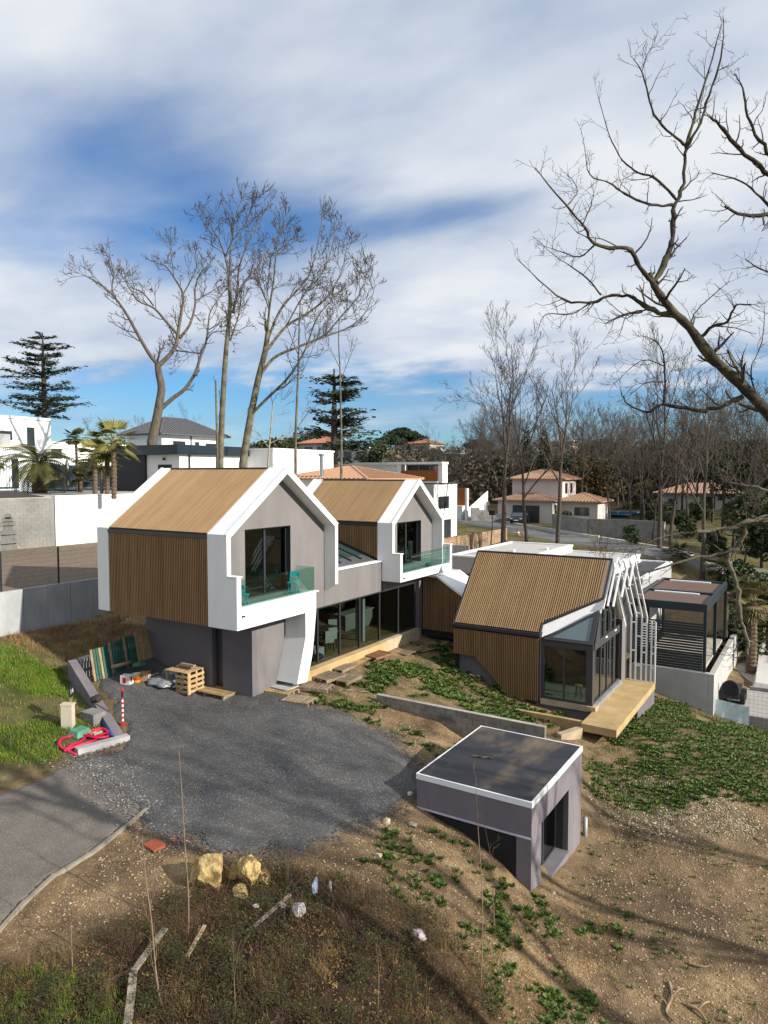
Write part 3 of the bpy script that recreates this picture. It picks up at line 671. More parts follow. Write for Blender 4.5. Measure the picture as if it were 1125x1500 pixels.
tag(hose, 'short dark stick lying on the black membrane roof of the box', 'stick')
# ================================================================== GROUND
def P_at(pts): return np.array([at(*p)[:2] for p in pts])
def inpoly(x, y, P):
    x = np.asarray(x); y = np.asarray(y); c = np.zeros(x.shape, bool); n = len(P)
    for i in range(n):
        x1, y1 = P[i]; x2, y2 = P[(i + 1) % n]
        k = ((y1 > y) != (y2 > y)); c ^= k & (x < (x2 - x1) * (y - y1) / ((y2 - y1) + 1e-12) + x1)
    return c
Z_BRUSH = P_at([(-60, 1440), (100, 1395), (200, 1345), (290, 1308), (350, 1282), (450, 1270), (540, 1300), (640, 1345), (700, 1395), (735, 1460), (760, 1520), (760, 1800), (-300, 1800)])
Z_LAWN = P_at([(-220, 955), (0, 950), (60, 945), (110, 958), (118, 985), (150, 1045), (128, 1068), (84, 1112), (0, 1128), (-220, 1135)])
Z_YARD = P_at([(455, 1022), (540, 985), (600, 960), (640, 938), (680, 985), (740, 1015), (800, 1040), (850, 1062), (798, 1066), (551, 1019), (556, 1040), (520, 1050)])
Z_FRONT = P_at([(556, 1040), (640, 1072), (690, 1080), (660, 1110), (612, 1130), (590, 1095), (540, 1060)])
Z_FIELD = P_at([(862, 1088), (955, 1020), (1000, 1031), (1036, 1047), (1130, 1074), (1190, 1140), (1130, 1185), (1040, 1165), (960, 1185), (866, 1175)])
Z_LOW = P_at([(690, 1330), (790, 1318), (900, 1335), (915, 1470), (860, 1520), (740, 1520), (710, 1420)])
Z_MOUND = P_at([(560, 1205), (620, 1200), (700, 1255), (770, 1320), (690, 1390), (600, 1330), (520, 1270)])
Z_CHIPS = P_at([(862, 1150), (960, 1130), (1060, 1165), (1125, 1215), (1000, 1230), (880, 1200)])
Z_DAMP = P_at([(800, 1318), (850, 1255), (866, 1178), (930, 1165), (985, 1180), (1000, 1240), (950, 1285), (1040, 1310), (1130, 1340), (1200, 1400), (1130, 1425), (1000, 1370), (930, 1340), (860, 1345)])  # damp soil, and in part a shadow painted into the ground colour
Z_RIGHT = P_at([(866, 1110), (960, 1130), (1130, 1100), (1230, 1180), (1230, 1520), (900, 1520), (900, 1340), (790, 1320), (860, 1250)])
def build_ground():
    th = np.concatenate([np.linspace(-math.pi, -rad(50), 70, endpoint=False), np.linspace(-rad(50), rad(50), 560, endpoint=False), np.linspace(rad(50), math.pi, 70, endpoint=False)])
    r = np.concatenate([[0.5, 2, 4, 5.5], np.geomspace(6.5, 70, 330), np.geomspace(72, 3500, 130)])
    a = math.pi / 2 + YAW - th
    X = r[:, None] * np.cos(a)[None]; Y = r[:, None] * np.sin(a)[None]
    Zg = H(X.ravel(), Y.ravel()); n = len(th); m = len(r)
    i = np.arange(m - 1)[:, None] * n; j = np.arange(n)[None]; j2 = (j + 1) % n
    Q = np.stack([i + j2, i + j, i + n + j, i + n + j2], -1).reshape(-1, 4)
    V = np.stack([X.ravel(), Y.ravel(), Zg], 1)
    V = np.concatenate([V, [[0, 0, Hf(0, 0)]]])
    o = raw('ground', V, Q, None, smooth=True); tag(o, kind='structure')
    x, y = V[:, 0], V[:, 1]; wb = .5 * (fbm(x, y, .7, 5) - .5)
    def soft(P):
        k = np.zeros(len(x))
        for s in range(9):
            ang = s * 0.7; rr = .16 * (s + .5) * (1 + fbm(x, y, 1.3, 31 + s, 2)); k += inpoly(x + rr * np.cos(ang * 3.1), y + rr * np.sin(ang * 3.1), P)
        return k / 9
    g = np.clip(soft(Z_LAWN) * (.35 + 1.1 * fbm(x, y, .5, 21)), 0, 1)
    br0 = np.clip((np.hypot(x, y) - 96) / 16, 0, .85) * (y > 60); far = np.clip((np.hypot(x, y) - 45) / 25, 0, 1); g = np.maximum(g, far * (0.30 + .5 * fbm(x, y, .08, 41)))
    br = soft(Z_BRUSH); br = np.maximum(br, br0)
    ch = soft(Z_CHIPS)
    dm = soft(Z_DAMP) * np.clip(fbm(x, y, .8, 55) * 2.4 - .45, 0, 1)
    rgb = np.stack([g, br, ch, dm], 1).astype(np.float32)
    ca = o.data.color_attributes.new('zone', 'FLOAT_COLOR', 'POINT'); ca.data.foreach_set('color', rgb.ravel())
    m = bpy.data.materials.new('sandy_soil'); m.use_nodes = True; nt = m.node_tree; L = nt.links.new; N = nt.nodes.new
    p = nt.nodes['Principled BSDF']; p.inputs['Roughness'].default_value = .95; p.inputs['Specular IOR Level'].default_value = .15
    ge = N('ShaderNodeNewGeometry'); pos = ge.outputs['Position']
    def noise(s, d=6, ro=.6):
        n = N('ShaderNodeTexNoise'); n.inputs['Scale'].default_value = s; n.inputs['Detail'].default_value = d; n.inputs['Roughness'].default_value = ro; L(pos, n.inputs['Vector']); return n.outputs[0]
    def ramp(f, *st):
        r = N('ShaderNodeValToRGB'); e = r.color_ramp.elements
        while len(e) < len(st): e.new(.5)
        for k, (q, c) in enumerate(st): e[k].position = q; e[k].color = (*c, 1)
        L(f, r.inputs[0]); return r.outputs[0]
    def mix(f, a, b):
        n = N('ShaderNodeMixRGB'); 
        if isinstance(f, float): n.inputs[0].default_value = f
        else: L(f, n.inputs[0])
        L(a, n.inputs[1]); L(b, n.inputs[2]); return n.outputs[0]
    soil = ramp(noise(.9, 8, .7), (.32, (.085, .058, .034)), (.46, (.180, .120, .060)), (.60, (.29, .20, .105)), (.74, (.36, .275, .175)))
    v = N('ShaderNodeTexVoronoi'); v.inputs['Scale'].default_value = 26; L(pos, v.inputs['Vector'])
    sep = N('ShaderNodeSeparateColor'); L(v.outputs['Color'], sep.inputs[0])
    stone = ramp(sep.outputs[0], (.0, (.10, .066, .038)), (.55, (.22, .15, .085)), (.85, (.34, .26, .16)), (.97, (.58, .50, .38)))
    soil = mix(ramp(v.outputs['Distance'], (.30, (.6, .6, .6)), (.62, (0, 0, 0))), soil, stone)
    dirt = ramp(noise(4, 6), (.40, (.07, .05, .034)), (.62, (.16, .11, .068)))
    soil = mix(ramp(noise(.42, 6, .68), (.47, (0, 0, 0)), (.62, (.85, .85, .85))), soil, dirt)
    grass = ramp(noise(1.6, 8, .7), (.32, (.050, .046, .020)), (.5, (.050, .080, .014)), (.68, (.12, .125, .04)))
    litter = ramp(noise(5, 8, .7), (.35, (.012, .009, .007)), (.5, (.034, .022, .013)), (.60, (.030, .028, .012)), (.68, (.085, .055, .024)), (.76, (.22, .14, .06)))
    chips = ramp(noise(9, 6, .7), (.42, (.10, .075, .05)), (.6, (.22, .175, .11)))
    at_ = N('ShaderNodeAttribute'); at_.attribute_name = 'zone'; s2 = N('ShaderNodeSeparateColor'); L(at_.outputs['Color'], s2.inputs[0])
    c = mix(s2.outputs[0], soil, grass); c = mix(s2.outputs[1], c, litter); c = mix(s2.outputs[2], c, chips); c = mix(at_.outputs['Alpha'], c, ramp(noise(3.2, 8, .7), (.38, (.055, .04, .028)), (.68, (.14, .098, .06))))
    L(c, p.inputs['Base Color'])
    bn = N('ShaderNodeBump'); bn.inputs['Strength'].default_value = .6; bn.inputs['Distance'].default_value = .06; L(noise(14, 6, .7), bn.inputs['Height'])
    bn2 = N('ShaderNodeBump'); bn2.inputs['Strength'].default_value = .5; bn2.inputs['Distance'].default_value = .03; bn2.invert = True; L(v.outputs['Distance'], bn2.inputs['Height']); L(bn.outputs[0], bn2.inputs['Normal'])
    L(bn2.outputs[0], p.inputs['Normal'])
    o.data.materials.append(m); return o
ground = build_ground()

def sheet(name, P, cell, lift, mat, ragged=0.0, flat=None, seed=1):
    """a sheet laid on the ground inside a polygon, its rim turned down into the soil"""
    P = np.array(P); x0, y0 = P.min(0) - cell; x1, y1 = P.max(0) + cell
    nx = int((x1 - x0) / cell) + 2; ny = int((y1 - y0) / cell) + 2
    X, Y = np.meshgrid(x0 + cell * np.arange(nx), y0 + cell * np.arange(ny), indexing='ij')
    cx = X[:-1, :-1] + cell / 2; cy = Y[:-1, :-1] + cell / 2
    wx = ragged * (fbm(cx, cy, 1.1, seed, 3) - .5) * 2; wy = ragged * (fbm(cx, cy, 1.1, seed + 50, 3) - .5) * 2
    ins = inpoly(cx + wx, cy + wy, P)
    full = np.zeros((nx, ny), int)
    for a in (0, 1):
        for b in (0, 1): full[a:nx - 1 + a, b:ny - 1 + b] += ins
    Zs = (H(X.ravel(), Y.ravel()) if flat is None else np.full(nx * ny, flat)).reshape(nx, ny) + np.where(full == 4, lift, -.06)
    idx = np.arange(nx * ny).reshape(nx, ny)
    q = np.stack([idx[:-1, :-1], idx[1:, :-1], idx[1:, 1:], idx[:-1, 1:]], -1)[ins]
    u, inv = np.unique(q, return_inverse=True); V = np.stack([X.ravel(), Y.ravel(), Zs.ravel()], 1)[u]
    o = raw(name, V, inv.reshape(q.shape), mat, smooth=True); tag(o, kind='structure'); return o

gravel = M('dark_gravel', (.048, .050, .056), (.15, .14, .125), .5, .9, .9, 38, lo=.3, hi=.72, detail=9)
def speckle(m, scale, cols, amount=.75, dist=.03):
    nt = m.node_tree; L = nt.links.new; N = nt.nodes.new; p = nt.nodes['Principled BSDF']
    src = p.inputs['Base Color'].links[0].from_socket
    g = N('ShaderNodeNewGeometry'); v = N('ShaderNodeTexVoronoi'); v.inputs['Scale'].default_value = scale; L(g.outputs['Position'], v.inputs['Vector'])
    s = N('ShaderNodeSeparateColor'); L(v.outputs['Color'], s.inputs[0]); r = N('ShaderNodeValToRGB'); e = r.color_ramp.elements
    while len(e) < len(cols): e.new(.5)
    for k, (q, c) in enumerate(cols): e[k].position = q; e[k].color = (*c, 1)
    L(s.outputs[0], r.inputs[0]); x = N('ShaderNodeMixRGB'); x.blend_type = 'MIX'; x.inputs[0].default_value = amount; L(src, x.inputs[1]); L(r.outputs[0], x.inputs[2]); L(x.outputs[0], p.inputs['Base Color'])
    b = N('ShaderNodeBump'); b.inputs['Strength'].default_value = .7; b.inputs['Distance'].default_value = dist; b.invert = True; L(v.outputs['Distance'], b.inputs['Height']); L(b.outputs[0], p.inputs['Normal'])
speckle(gravel, 38, [(0, (.03, .031, .036)), (.5, (.066, .068, .074)), (.88, (.13, .13, .135)), (.97, (.36, .35, .34))], .48)
asphalt = M('worn_asphalt', (.098, .084, .072), (.175, .15, .126), .6, .9, .4, 80, lo=.3, hi=.7, detail=8)
speckle(asphalt, 60, [(0, (.06, .056, .052)), (.7, (.14, .13, .12)), (.97, (.32, .30, .27))], .4, .008)
roadm = M('far_road', (.13, .13, .13), (.17, .168, .165), 1.0, .9)
sheet('road', P_at([(-420, 1180), (0, 1165), (60, 1140), (110, 1112), (140, 1112), (160, 1135), (215, 1184), (160, 1230), (134, 1256), (78, 1288), (30, 1335), (-10, 1375), (-160, 1560), (-500, 1560)]), .12, .035, asphalt, .10)
GP = np.concatenate([[(-20.6, 20.12), (-24.85, 20.12), (-24.85, 17.5)], P_at([(190, 1085), (106, 1116), (148, 1147), (202, 1191), (226, 1214), (290, 1240), (360, 1252), (430, 1250), (485, 1226), (545, 1200), (580, 1182), (606, 1168), (612, 1140), (596, 1105), (565, 1078), (520, 1054), (470, 1042), (430, 1028), (418, 1005), (366, 1018)])])
sheet('gravel_court', GP, .11, .06, gravel, .55)
# kerb strip along the road
kp = [at(*q) for q in [(215, 1186), (164, 1227), (132, 1253), (80, 1286), (38, 1325), (-8, 1372), (-80, 1450)]]
kb = MB()
for i in range(len(kp) - 1): kb.beam(kp[i] + (0, 0, .02), kp[i + 1] + (0, 0, .0), .09, .13)
tag(kb.build('kerb', M('pale_kerb', (.27, .24, .195), (.19, .165, .13), 4, .9)), kind='structure')

# ================================================================== SCATTER
nr = np.random.default_rng(11)
def sample(P, n, pad=0):
    x0, y0 = P.min(0); x1, y1 = P.max(0); out = []; tot = 0
    while tot < n:
        x = nr.uniform(x0, x1, n); y = nr.uniform(y0, y1, n); k = inpoly(x, y, P) & (np.hypot(x, y) > 5); out.append(np.stack([x[k], y[k]], 1)); tot += k.sum()
        if k.sum() == 0 and n > 60: break
    return np.concatenate(out)[:n]
def clearof(xy):
    x, y = xy[:, 0], xy[:, 1]
    k = ~((x > BX0 - .05) & (x < BX1 + .05) & (y > BY0 - .1) & (y < BY1 + .05))
    k &= ~((x > PX0 + .1) & (x < -8.5) & (y > PYL + .25) & (y < 37)); k &= ~((x < -18.3) & (x > -24.7) & (y > 20.1) & (y < 37))
    k &= ~((x > -15.2) & (x < -8.05) & (y > 23.72) & (y < 23.98))
    return xy[k]
def quads_mesh(name, V, mat, label=None, cat=None):
    V = V.reshape(-1, 3); Q = np.arange(len(V)).reshape(-1, 4)
    o = raw(name, V, Q, mat); tag(o, label, cat, kind='stuff'); return o
def leaf_mat(name, c1, c2, c3=None):
    m = M(name, c1, c2, 3.0, .6, 0, spec=.25, lo=.35, hi=.65)
    nt = m.node_tree; p = nt.nodes['Principled BSDF']
    p.inputs['Subsurface Weight'].default_value = 0.0
    return m
weedm = leaf_mat('weed_leaf', (.050, .088, .018), (.105, .15, .030))
grassm = leaf_mat('grass_blade', (.075, .155, .010), (.15, .21, .022))
drym = leaf_mat('dry_grass', (.30, .20, .085), (.17, .105, .045))
brownm = leaf_mat('brown_stem', (.040, .026, .019), (.095, .058, .034))
olivem = leaf_mat('olive_leaf', (.020, .028, .010), (.055, .06, .016))
leafm = leaf_mat('fallen_leaf', (.26, .155, .05), (.14, .075, .03))
def rosettes(xy, size, nl):
    """leafy weeds: nl arched leaves of two quads each"""
    n = len(xy); z = H(xy[:, 0], xy[:, 1])
    a = nr.uniform(0, 2 * np.pi, (n, nl)); s = (size * nr.uniform(.55, 1.25, n))[:, None] * nr.uniform(.6, 1.1, (n, nl)); el = nr.uniform(.35, 1.25, (n, nl))
    dx = np.cos(a); dy = np.sin(a); w = s * nr.uniform(.12, .2, (n, nl))
    def pt(t, drop): return np.stack([xy[:, 0, None] + dx * np.cos(el) * s * t, xy[:, 1, None] + dy * np.cos(el) * s * t, z[:, None] + np.sin(el) * s * t - drop * s + .01], -1)
    sd_ = np.stack([-dy * w, dx * w, 0 * w], -1)
    p0, p1, p2 = pt(0.02, 0), pt(.6, 0.02), pt(1.0, .22)
    q1 = np.stack([p0 - .3 * sd_, p0 + .3 * sd_, p1 + sd_, p1 - sd_], 2); q2 = np.stack([p1 - sd_, p1 + sd_, p2 + .15 * sd_, p2 - .15 * sd_], 2)
    return np.concatenate([q1.reshape(-1, 4, 3), q2.reshape(-1, 4, 3)])
def blades(xy, h, w, lean=.5, z0=None):
    n = len(xy); z = H(xy[:, 0], xy[:, 1]) if z0 is None else z0
    a = nr.uniform(0, 2 * np.pi, n); hh = h * nr.uniform(.45, 1.25, n); l = nr.uniform(0, lean, n) * hh; b = nr.uniform(0, 2 * np.pi, n)
    p = np.stack([xy[:, 0], xy[:, 1], z - .01], 1); t = p + np.stack([np.cos(a) * l, np.sin(a) * l, hh], 1); sd_ = np.stack([np.cos(b), np.sin(b), 0 * b], 1) * w
    return np.stack([p - sd_, p + sd_, t + sd_ * .25, t - sd_ * .25], 1)
def flakes(xy, s, lift=.012):
    n = len(xy); z = H(xy[:, 0], xy[:, 1]) + lift; a = nr.uniform(0, 2 * np.pi, n); L_ = s * nr.uniform(.5, 1.5, n); W_ = L_ * nr.uniform(.3, .7, n)
    u = np.stack([np.cos(a), np.sin(a), nr.uniform(-.5, .5, n)], 1); v = np.stack([-np.sin(a), np.cos(a), nr.uniform(-.5, .5, n)], 1); c = np.stack([xy[:, 0], xy[:, 1], z], 1)
    return np.stack([c - u * L_[:, None], c - v * W_[:, None], c + u * L_[:, None], c + v * W_[:, None]], 1)
def cluster(P, ncl, per, r):
    c = sample(P, ncl); ncl = len(c); out = c[:, None, :] + nr.normal(0, 1, (ncl, per, 2)) * (r * nr.uniform(.4, 1.3, ncl))[:, None, None]
    return out.reshape(-1, 2)
yard = np.concatenate([cluster(Z_YARD, 150, 8, .30), sample(Z_YARD, 160), cluster(Z_FRONT, 9, 7, .22)])
field = np.concatenate([cluster(Z_FIELD, 200, 14, .3), sample(Z_FIELD, 700), cluster(Z_LOW, 34, 11, .26), cluster(Z_MOUND, 44, 4, .14)])
field = field[fbm(field[:, 0], field[:, 1], .42, 77) > .43]; yard = yard[fbm(yard[:, 0], yard[:, 1], .6, 78) > .38]
quads_mesh('weeds', rosettes(clearof(yard), .225, 22), weedm, 'leafy green weeds growing over the sandy yard by the glazing', 'weeds')
quads_mesh('weeds', rosettes(clearof(field), .165, 20), weedm, 'low green weeds covering the slope below the pavilion slab', 'weeds')
lawn = cluster(Z_LAWN, 430, 110, .33); lawn = lawn[fbm(lawn[:, 0], lawn[:, 1], .5, 21) > .46]
quads_mesh('grass', blades(np.concatenate([clearof(cluster(Z_YARD, 170, 70, .3)), clearof(cluster(Z_FIELD, 420, 90, .33)), clearof(cluster(Z_FRONT, 12, 60, .25)), clearof(cluster(Z_LOW, 26, 60, .3)), clearof(cluster(Z_CHIPS, 30, 40, .35))]), .085, .009, .9), M('short_grass', (.034, .072, .010), (.075, .115, .018), 2.5, .7), 'short green grass between the weeds of yard and slope', 'grass')
quads_mesh('grass', blades(lawn, .125, .011, .8), grassm, 'bright green grass on the bank left of the drive', 'grass')
quads_mesh('dry_grass', np.concatenate([blades(sample(Z_LAWN, 3200), .14, .010, .9), blades(cluster(Z_BRUSH, 46, 120, .15), .22, .0035, 1.1), blades(clearof(sample(Z_FIELD, 3000)), .1, .008, 1.), blades(clearof(sample(Z_LOW, 2500)), .12, .005, 1.)]), drym, 'thin dry straw coloured grass over bank and foreground', 'dry grass')
Z_TUFT = P_at([(-40, 1440), (60, 1420), (150, 1440), (200, 1500), (160, 1560), (-60, 1560)])
quads_mesh('grass', blades(cluster(Z_TUFT, 60, 70, .12), .15, .006), grassm, 'green grass tufts at the bottom left among the brush', 'grass')
Z_BACK = P_at([(0, 945), (30, 925), (170, 905), (235, 930), (215, 950), (120, 970), (60, 955)])
quads_mesh('dead_scrub', np.concatenate([blades(cluster(Z_BACK, 60, 60, .3), .26, .009, 1.4), blades(sample(Z_BACK, 2500), .14, .009, 1.3)]), drym, 'dead tangled grass along the foot of the concrete panel wall', 'scrub')
# brush in the foreground: brown stems, olive leaves, fallen leaves
br = clearof(cluster(Z_BRUSH, 300, 34, .22)); br = br[np.hypot(br[:, 0], br[:, 1]) > 7]
quads_mesh('brush_stems', np.concatenate([blades(br, .30, .0045, 1.3), blades(br[::3], .5, .004, 1.7)]), brownm, 'dark brown tangle of leafless brush in the foreground', 'brush')
lv = clearof(cluster(Z_BRUSH, 330, 95, .17)); lv = lv[np.hypot(lv[:, 0], lv[:, 1]) > 7]
fl = flakes(lv, .024, .05); fl[:, :, 2] += nr.uniform(0, .26, len(fl))[:, None]
quads_mesh('brush_leaves', fl, olivem, 'small olive green leaves among the foreground brush', 'leaves')
ll = np.concatenate([sample(Z_BRUSH, 15000), sample(Z_MOUND, 700), sample(Z_LOW, 1200)])
quads_mesh('fallen_leaves', flakes(clearof(ll), .026), leafm, 'scattered brown and ochre fallen leaves on the ground', 'leaves')
rg = clearof(np.concatenate([cluster(Z_RIGHT, 330, 26, .42), sample(Z_RIGHT, 4000)])); rg = rg[fbm(rg[:, 0], rg[:, 1], .5, 91) > .40]
quads_mesh('sparse_grass', blades(rg, .06, .0065, 1.1), M('dull_grass', (.050, .066, .020), (.15, .125, .05), 2, .8), 'sparse dull grass on the bare field right of the box', 'grass')
wr = clearof(cluster(Z_RIGHT, 60, 5, .3)); quads_mesh('weeds', rosettes(wr, .10, 12), weedm, 'small scattered weeds on the bare field right of the box', 'weeds')
quads_mesh('wood_chips', flakes(clearof(np.concatenate([cluster(Z_CHIPS, 60, 40, .45), sample(Z_CHIPS, 700)])), .03), M('pale_chip', (.62, .55, .40), (.42, .35, .22), 6, .8), 'pale wood chips strewn on the soil right of the box', 'wood chips')
def pebbles(xy, s0, s1, seed=0):
    n = len(xy); z = H(xy[:, 0], xy[:, 1]); s = s0 * (s1 / s0) ** (nr.random(n) ** 3)
    base = np.array([[1, 0, 0], [0, 1, 0], [-1, 0, 0], [0, -1, 0], [0, 0, .75], [0, 0, -.5]]); f = np.array([[0, 1, 4], [1, 2, 4], [2, 3, 4], [3, 0, 4]])
    a = nr.uniform(0, 6.28, n); sc = s[:, None, None] * (base[None] * nr.uniform(.7, 1.3, (n, 6, 1)))
    X = sc[:, :, 0] * np.cos(a)[:, None] - sc[:, :, 1] * np.sin(a)[:, None]; Yv = sc[:, :, 0] * np.sin(a)[:, None] + sc[:, :, 1] * np.cos(a)[:, None]
    V = np.stack([X + xy[:, 0, None], Yv + xy[:, 1, None], sc[:, :, 2] + z[:, None] + .01], -1)
    return V.reshape(-1, 3), (f[None] + 6 * np.arange(n)[:, None, None]).reshape(-1, 3)
Z_SAND = P_at([(20, 1380), (160, 1240), (225, 1200), (300, 1250), (450, 1262), (560, 1205), (610, 1190), (775, 1310), (870, 1260), (900, 1100), (1130, 1090), (1250, 1300), (1250, 1620), (760, 1620), (690, 1400), (540, 1300), (350, 1285), (200, 1350)])
V, Fc = pebbles(clearof(np.concatenate([sample(Z_SAND, 20000), sample(Z_YARD, 2500), sample(Z_FRONT, 1500), cluster(Z_FRONT, 6, 70, .4)])), .010, .042)
tag(raw('pebbles', V, Fc, M('tan_pebble', (.25, .17, .095), (.46, .37, .25), 9, .9)), 'tan pebbles lying all over the sandy ground', 'pebbles', kind='stuff')
Z_GRAV = P_at([(190, 1020), (212, 1180), (300, 1235), (430, 1245), (600, 1160), (590, 1105), (520, 1060), (430, 1035), (300, 1020)])
g = np.concatenate([sample(Z_GRAV, 15000), cluster(P_at([(180, 1010), (180, 1110), (215, 1184), (300, 1245), (430, 1258), (610, 1168), (600, 1100), (520, 1052), (430, 1028), (300, 1010)]), 260, 18, .5)]); edge = []
for i in range(len(GP)):
    a_, b_ = GP[i], GP[(i + 1) % len(GP)]; L_ = np.linalg.norm(b_ - a_); k_ = int(L_ * 420)
    if a_[0] < -24 or b_[0] < -24: continue
    edge.append(a_ + (b_ - a_) * nr.random((k_, 1)) + nr.normal(0, .30, (k_, 2)))
g = np.concatenate([g] + edge); g = clearof(g)
V, Fc = pebbles(g, .014, .035); V[:, 2] += .03
tag(raw('gravel_stones', V, Fc, M('grey_stone', (.055, .057, .064), (.24, .24, .24), 14, .85, lo=.45, hi=.75)), 'loose grey stones on the dark gravel court', 'gravel', kind='stuff')

dc = np.array([at(*q)[:2] for q in [(125, 1117), (140, 1125), (160, 1142), (178, 1155), (192, 1168), (205, 1180), (214, 1186), (150, 1150), (165, 1165), (196, 1128)]])
dp = np.concatenate([dc[i % 10] + nr.normal(0, .45, (95, 2)) for i in range(10)] + [np.array([-20.3, 13.2]) + nr.normal(0, [1.6, .5], (220, 2))])
V, Fc = pebbles(dp, .010, .04); V[:, 2] += .05
tag(raw('pale_chippings', V, Fc, M('pale_chipping', (.36, .335, .29), (.20, .185, .165), 9, .9)), 'pale stone chippings where the asphalt meets the gravel court', 'chippings', kind='stuff')
# ================================================================== WALLS IN THE YARD
# block wall behind the box
bw = thing('block_wall', 'low wall of grey concrete blocks with stencilled print, behind the small box', 'wall', (-11.6, 23.85, .3))
MB().box(-15.12, -8.1, 23.80, 23.92, -1.0, 1.04).build('mortar', mortar, bw)
MB().box(-15.14, -8.08, 23.77, 23.95, 1.042, 1.075).build('coping', M('pale_block_top', (.44, .41, .36), (.34, .31, .27), 4, .95), bw)
for r_ in range(8):
    z1 = 1.035 - r_ * .205; x = -15.13 - (.22 if r_ % 2 else 0)
    while x < -8.12:
        xa = max(x, -15.13); xb = min(x + .44, -8.09)
        if xb - xa > .06: MB().box(xa + .004, xb - .004, 23.775 + rng.uniform(-.004, .004), 23.945, z1 - .198, z1).build('block', blockm, bw)
        x += .448
# print on the blocks
inkm = M('blue_black_ink', (.035, .045, .075), None, rough=.8)
ik = MB(); yk = 23.768
def ink(x0, x1, z0, z1): ik.box(x0, x1, yk, yk + .002, z0, z1)
ix = float(ony(623, 1047, yk)[0]); iz = float(ony(640, 1050, yk)[2])
def text_obj(name, s, size, mat, parent=None, loc=(0, 0, 0), rot=(0, 0, 0), ext=.001):
    cu = bpy.data.curves.new(name, 'FONT'); cu.body = s; cu.size = size; cu.extrude = ext; cu.resolution_u = 2
    o = bpy.data.objects.new(name, cu); COL.objects.link(o); dg = bpy.context.evaluated_depsgraph_get()
    me = bpy.data.meshes.new_from_object(o.evaluated_get(dg)); bpy.data.objects.remove(o); me.materials.append(mat)
    n = bpy.data.objects.new(name, me); COL.objects.link(n); n.rotation_euler = rot
    off = ORG[parent.name] if parent is not None else np.zeros(3); n.location = tuple(np.array(loc) - off)
    if parent is not None: n.parent = parent
    return n
# scrawled lettering: strokes, as faint and illegible as in the photograph
for k in range(10): 
    x = ix + k * .055; ik.beam((x, yk, iz - .02 + .03 * (k % 3)), (x + .045, yk, iz + .05 - .025 * (k % 2)), .012, .004, (0, 1, 0))
ink(ix + .56, ix + 1.25, iz + .06, iz + .075); ink(ix + .56, ix + 1.25, iz - .11, iz - .095); ink(ix + .56, ix + .575, iz - .095, iz + .06); ink(ix + 1.235, ix + 1.25, iz - .095, iz + .06)
for k in range(7): ink(ix + .62 + k * .085, ix + .66 + k * .085, iz - .06, iz + .03)
ik.build('stencil_print', inkm, bw)
# low kerb wall by the slab and a stub pillar
lw = MB().box(-11.5, -8.45, 29.75, 29.95, -1.4, -.62).build('low_concrete_wall', concy, None, org=(-10, 29.85, -1)); tag(lw, 'low ochre concrete edging running into the pavilion slab', 'wall')
q = at(845, 1086); sp = MB().hexa([(q[0] - .5, q[1] - .5, q[2] - .2), (q[0] + .1, q[1] + .5, q[2] - .2), (q[0] - .15, q[1] + .65, q[2] - .2), (q[0] - .75, q[1] - .35, q[2] - .2)],
      [(q[0] - .5, q[1] - .5, q[2] + .35), (q[0] + .1, q[1] + .5, q[2] + .45), (q[0] - .15, q[1] + .65, q[2] + .45), (q[0] - .75, q[1] - .35, q[2] + .35)]).build('concrete_stub', concl, None, org=q); tag(sp, 'short pale concrete stub under the front of the ochre slab', 'concrete stub')
# drive retaining wall: straight back, sloping wing, kerb at its foot
dw = thing('drive_wall', 'smooth lilac grey retaining wall sloping down beside the gravel drive', 'wall', (-22, 16.5, 1.2))
MB().box(-25.15, -24.88, 17.2, 20.13, .9, 2.58).build('back_wall', lilac, dw)
f0 = at(184, 1083); A0 = np.array([-25.15, 17.2]); A1 = f0[:2]; dd = (A1 - A0) / np.linalg.norm(A1 - A0); nn = np.array([-dd[1], dd[0]]) * .32
def q3(p, z): return (p[0], p[1], z)
MB().hexa([q3(A0, .5), q3(A0 - nn, .5), q3(A1 - nn, .3), q3(A1, .3)][::1] if False else [q3(A0 - nn, .5), q3(A1 - nn, .3), q3(A1, .3), q3(A0, .5)], [q3(A0 - nn, 2.60), q3(A1 - nn, f0[2] + .12), q3(A1, f0[2] + .12), q3(A0, 2.60)]).build('sloping_wall', lilac, dw)
k0 = at(188, 1082); k1 = at(112, 1104); MB().beam(k0 + (0, 0, .05), k1 + (0, 0, .05), .28, .24).build('foot_kerb', M('pale_lilac_concrete', (.42, .40, .41), (.33, .31, .32), 3, .9), dw)
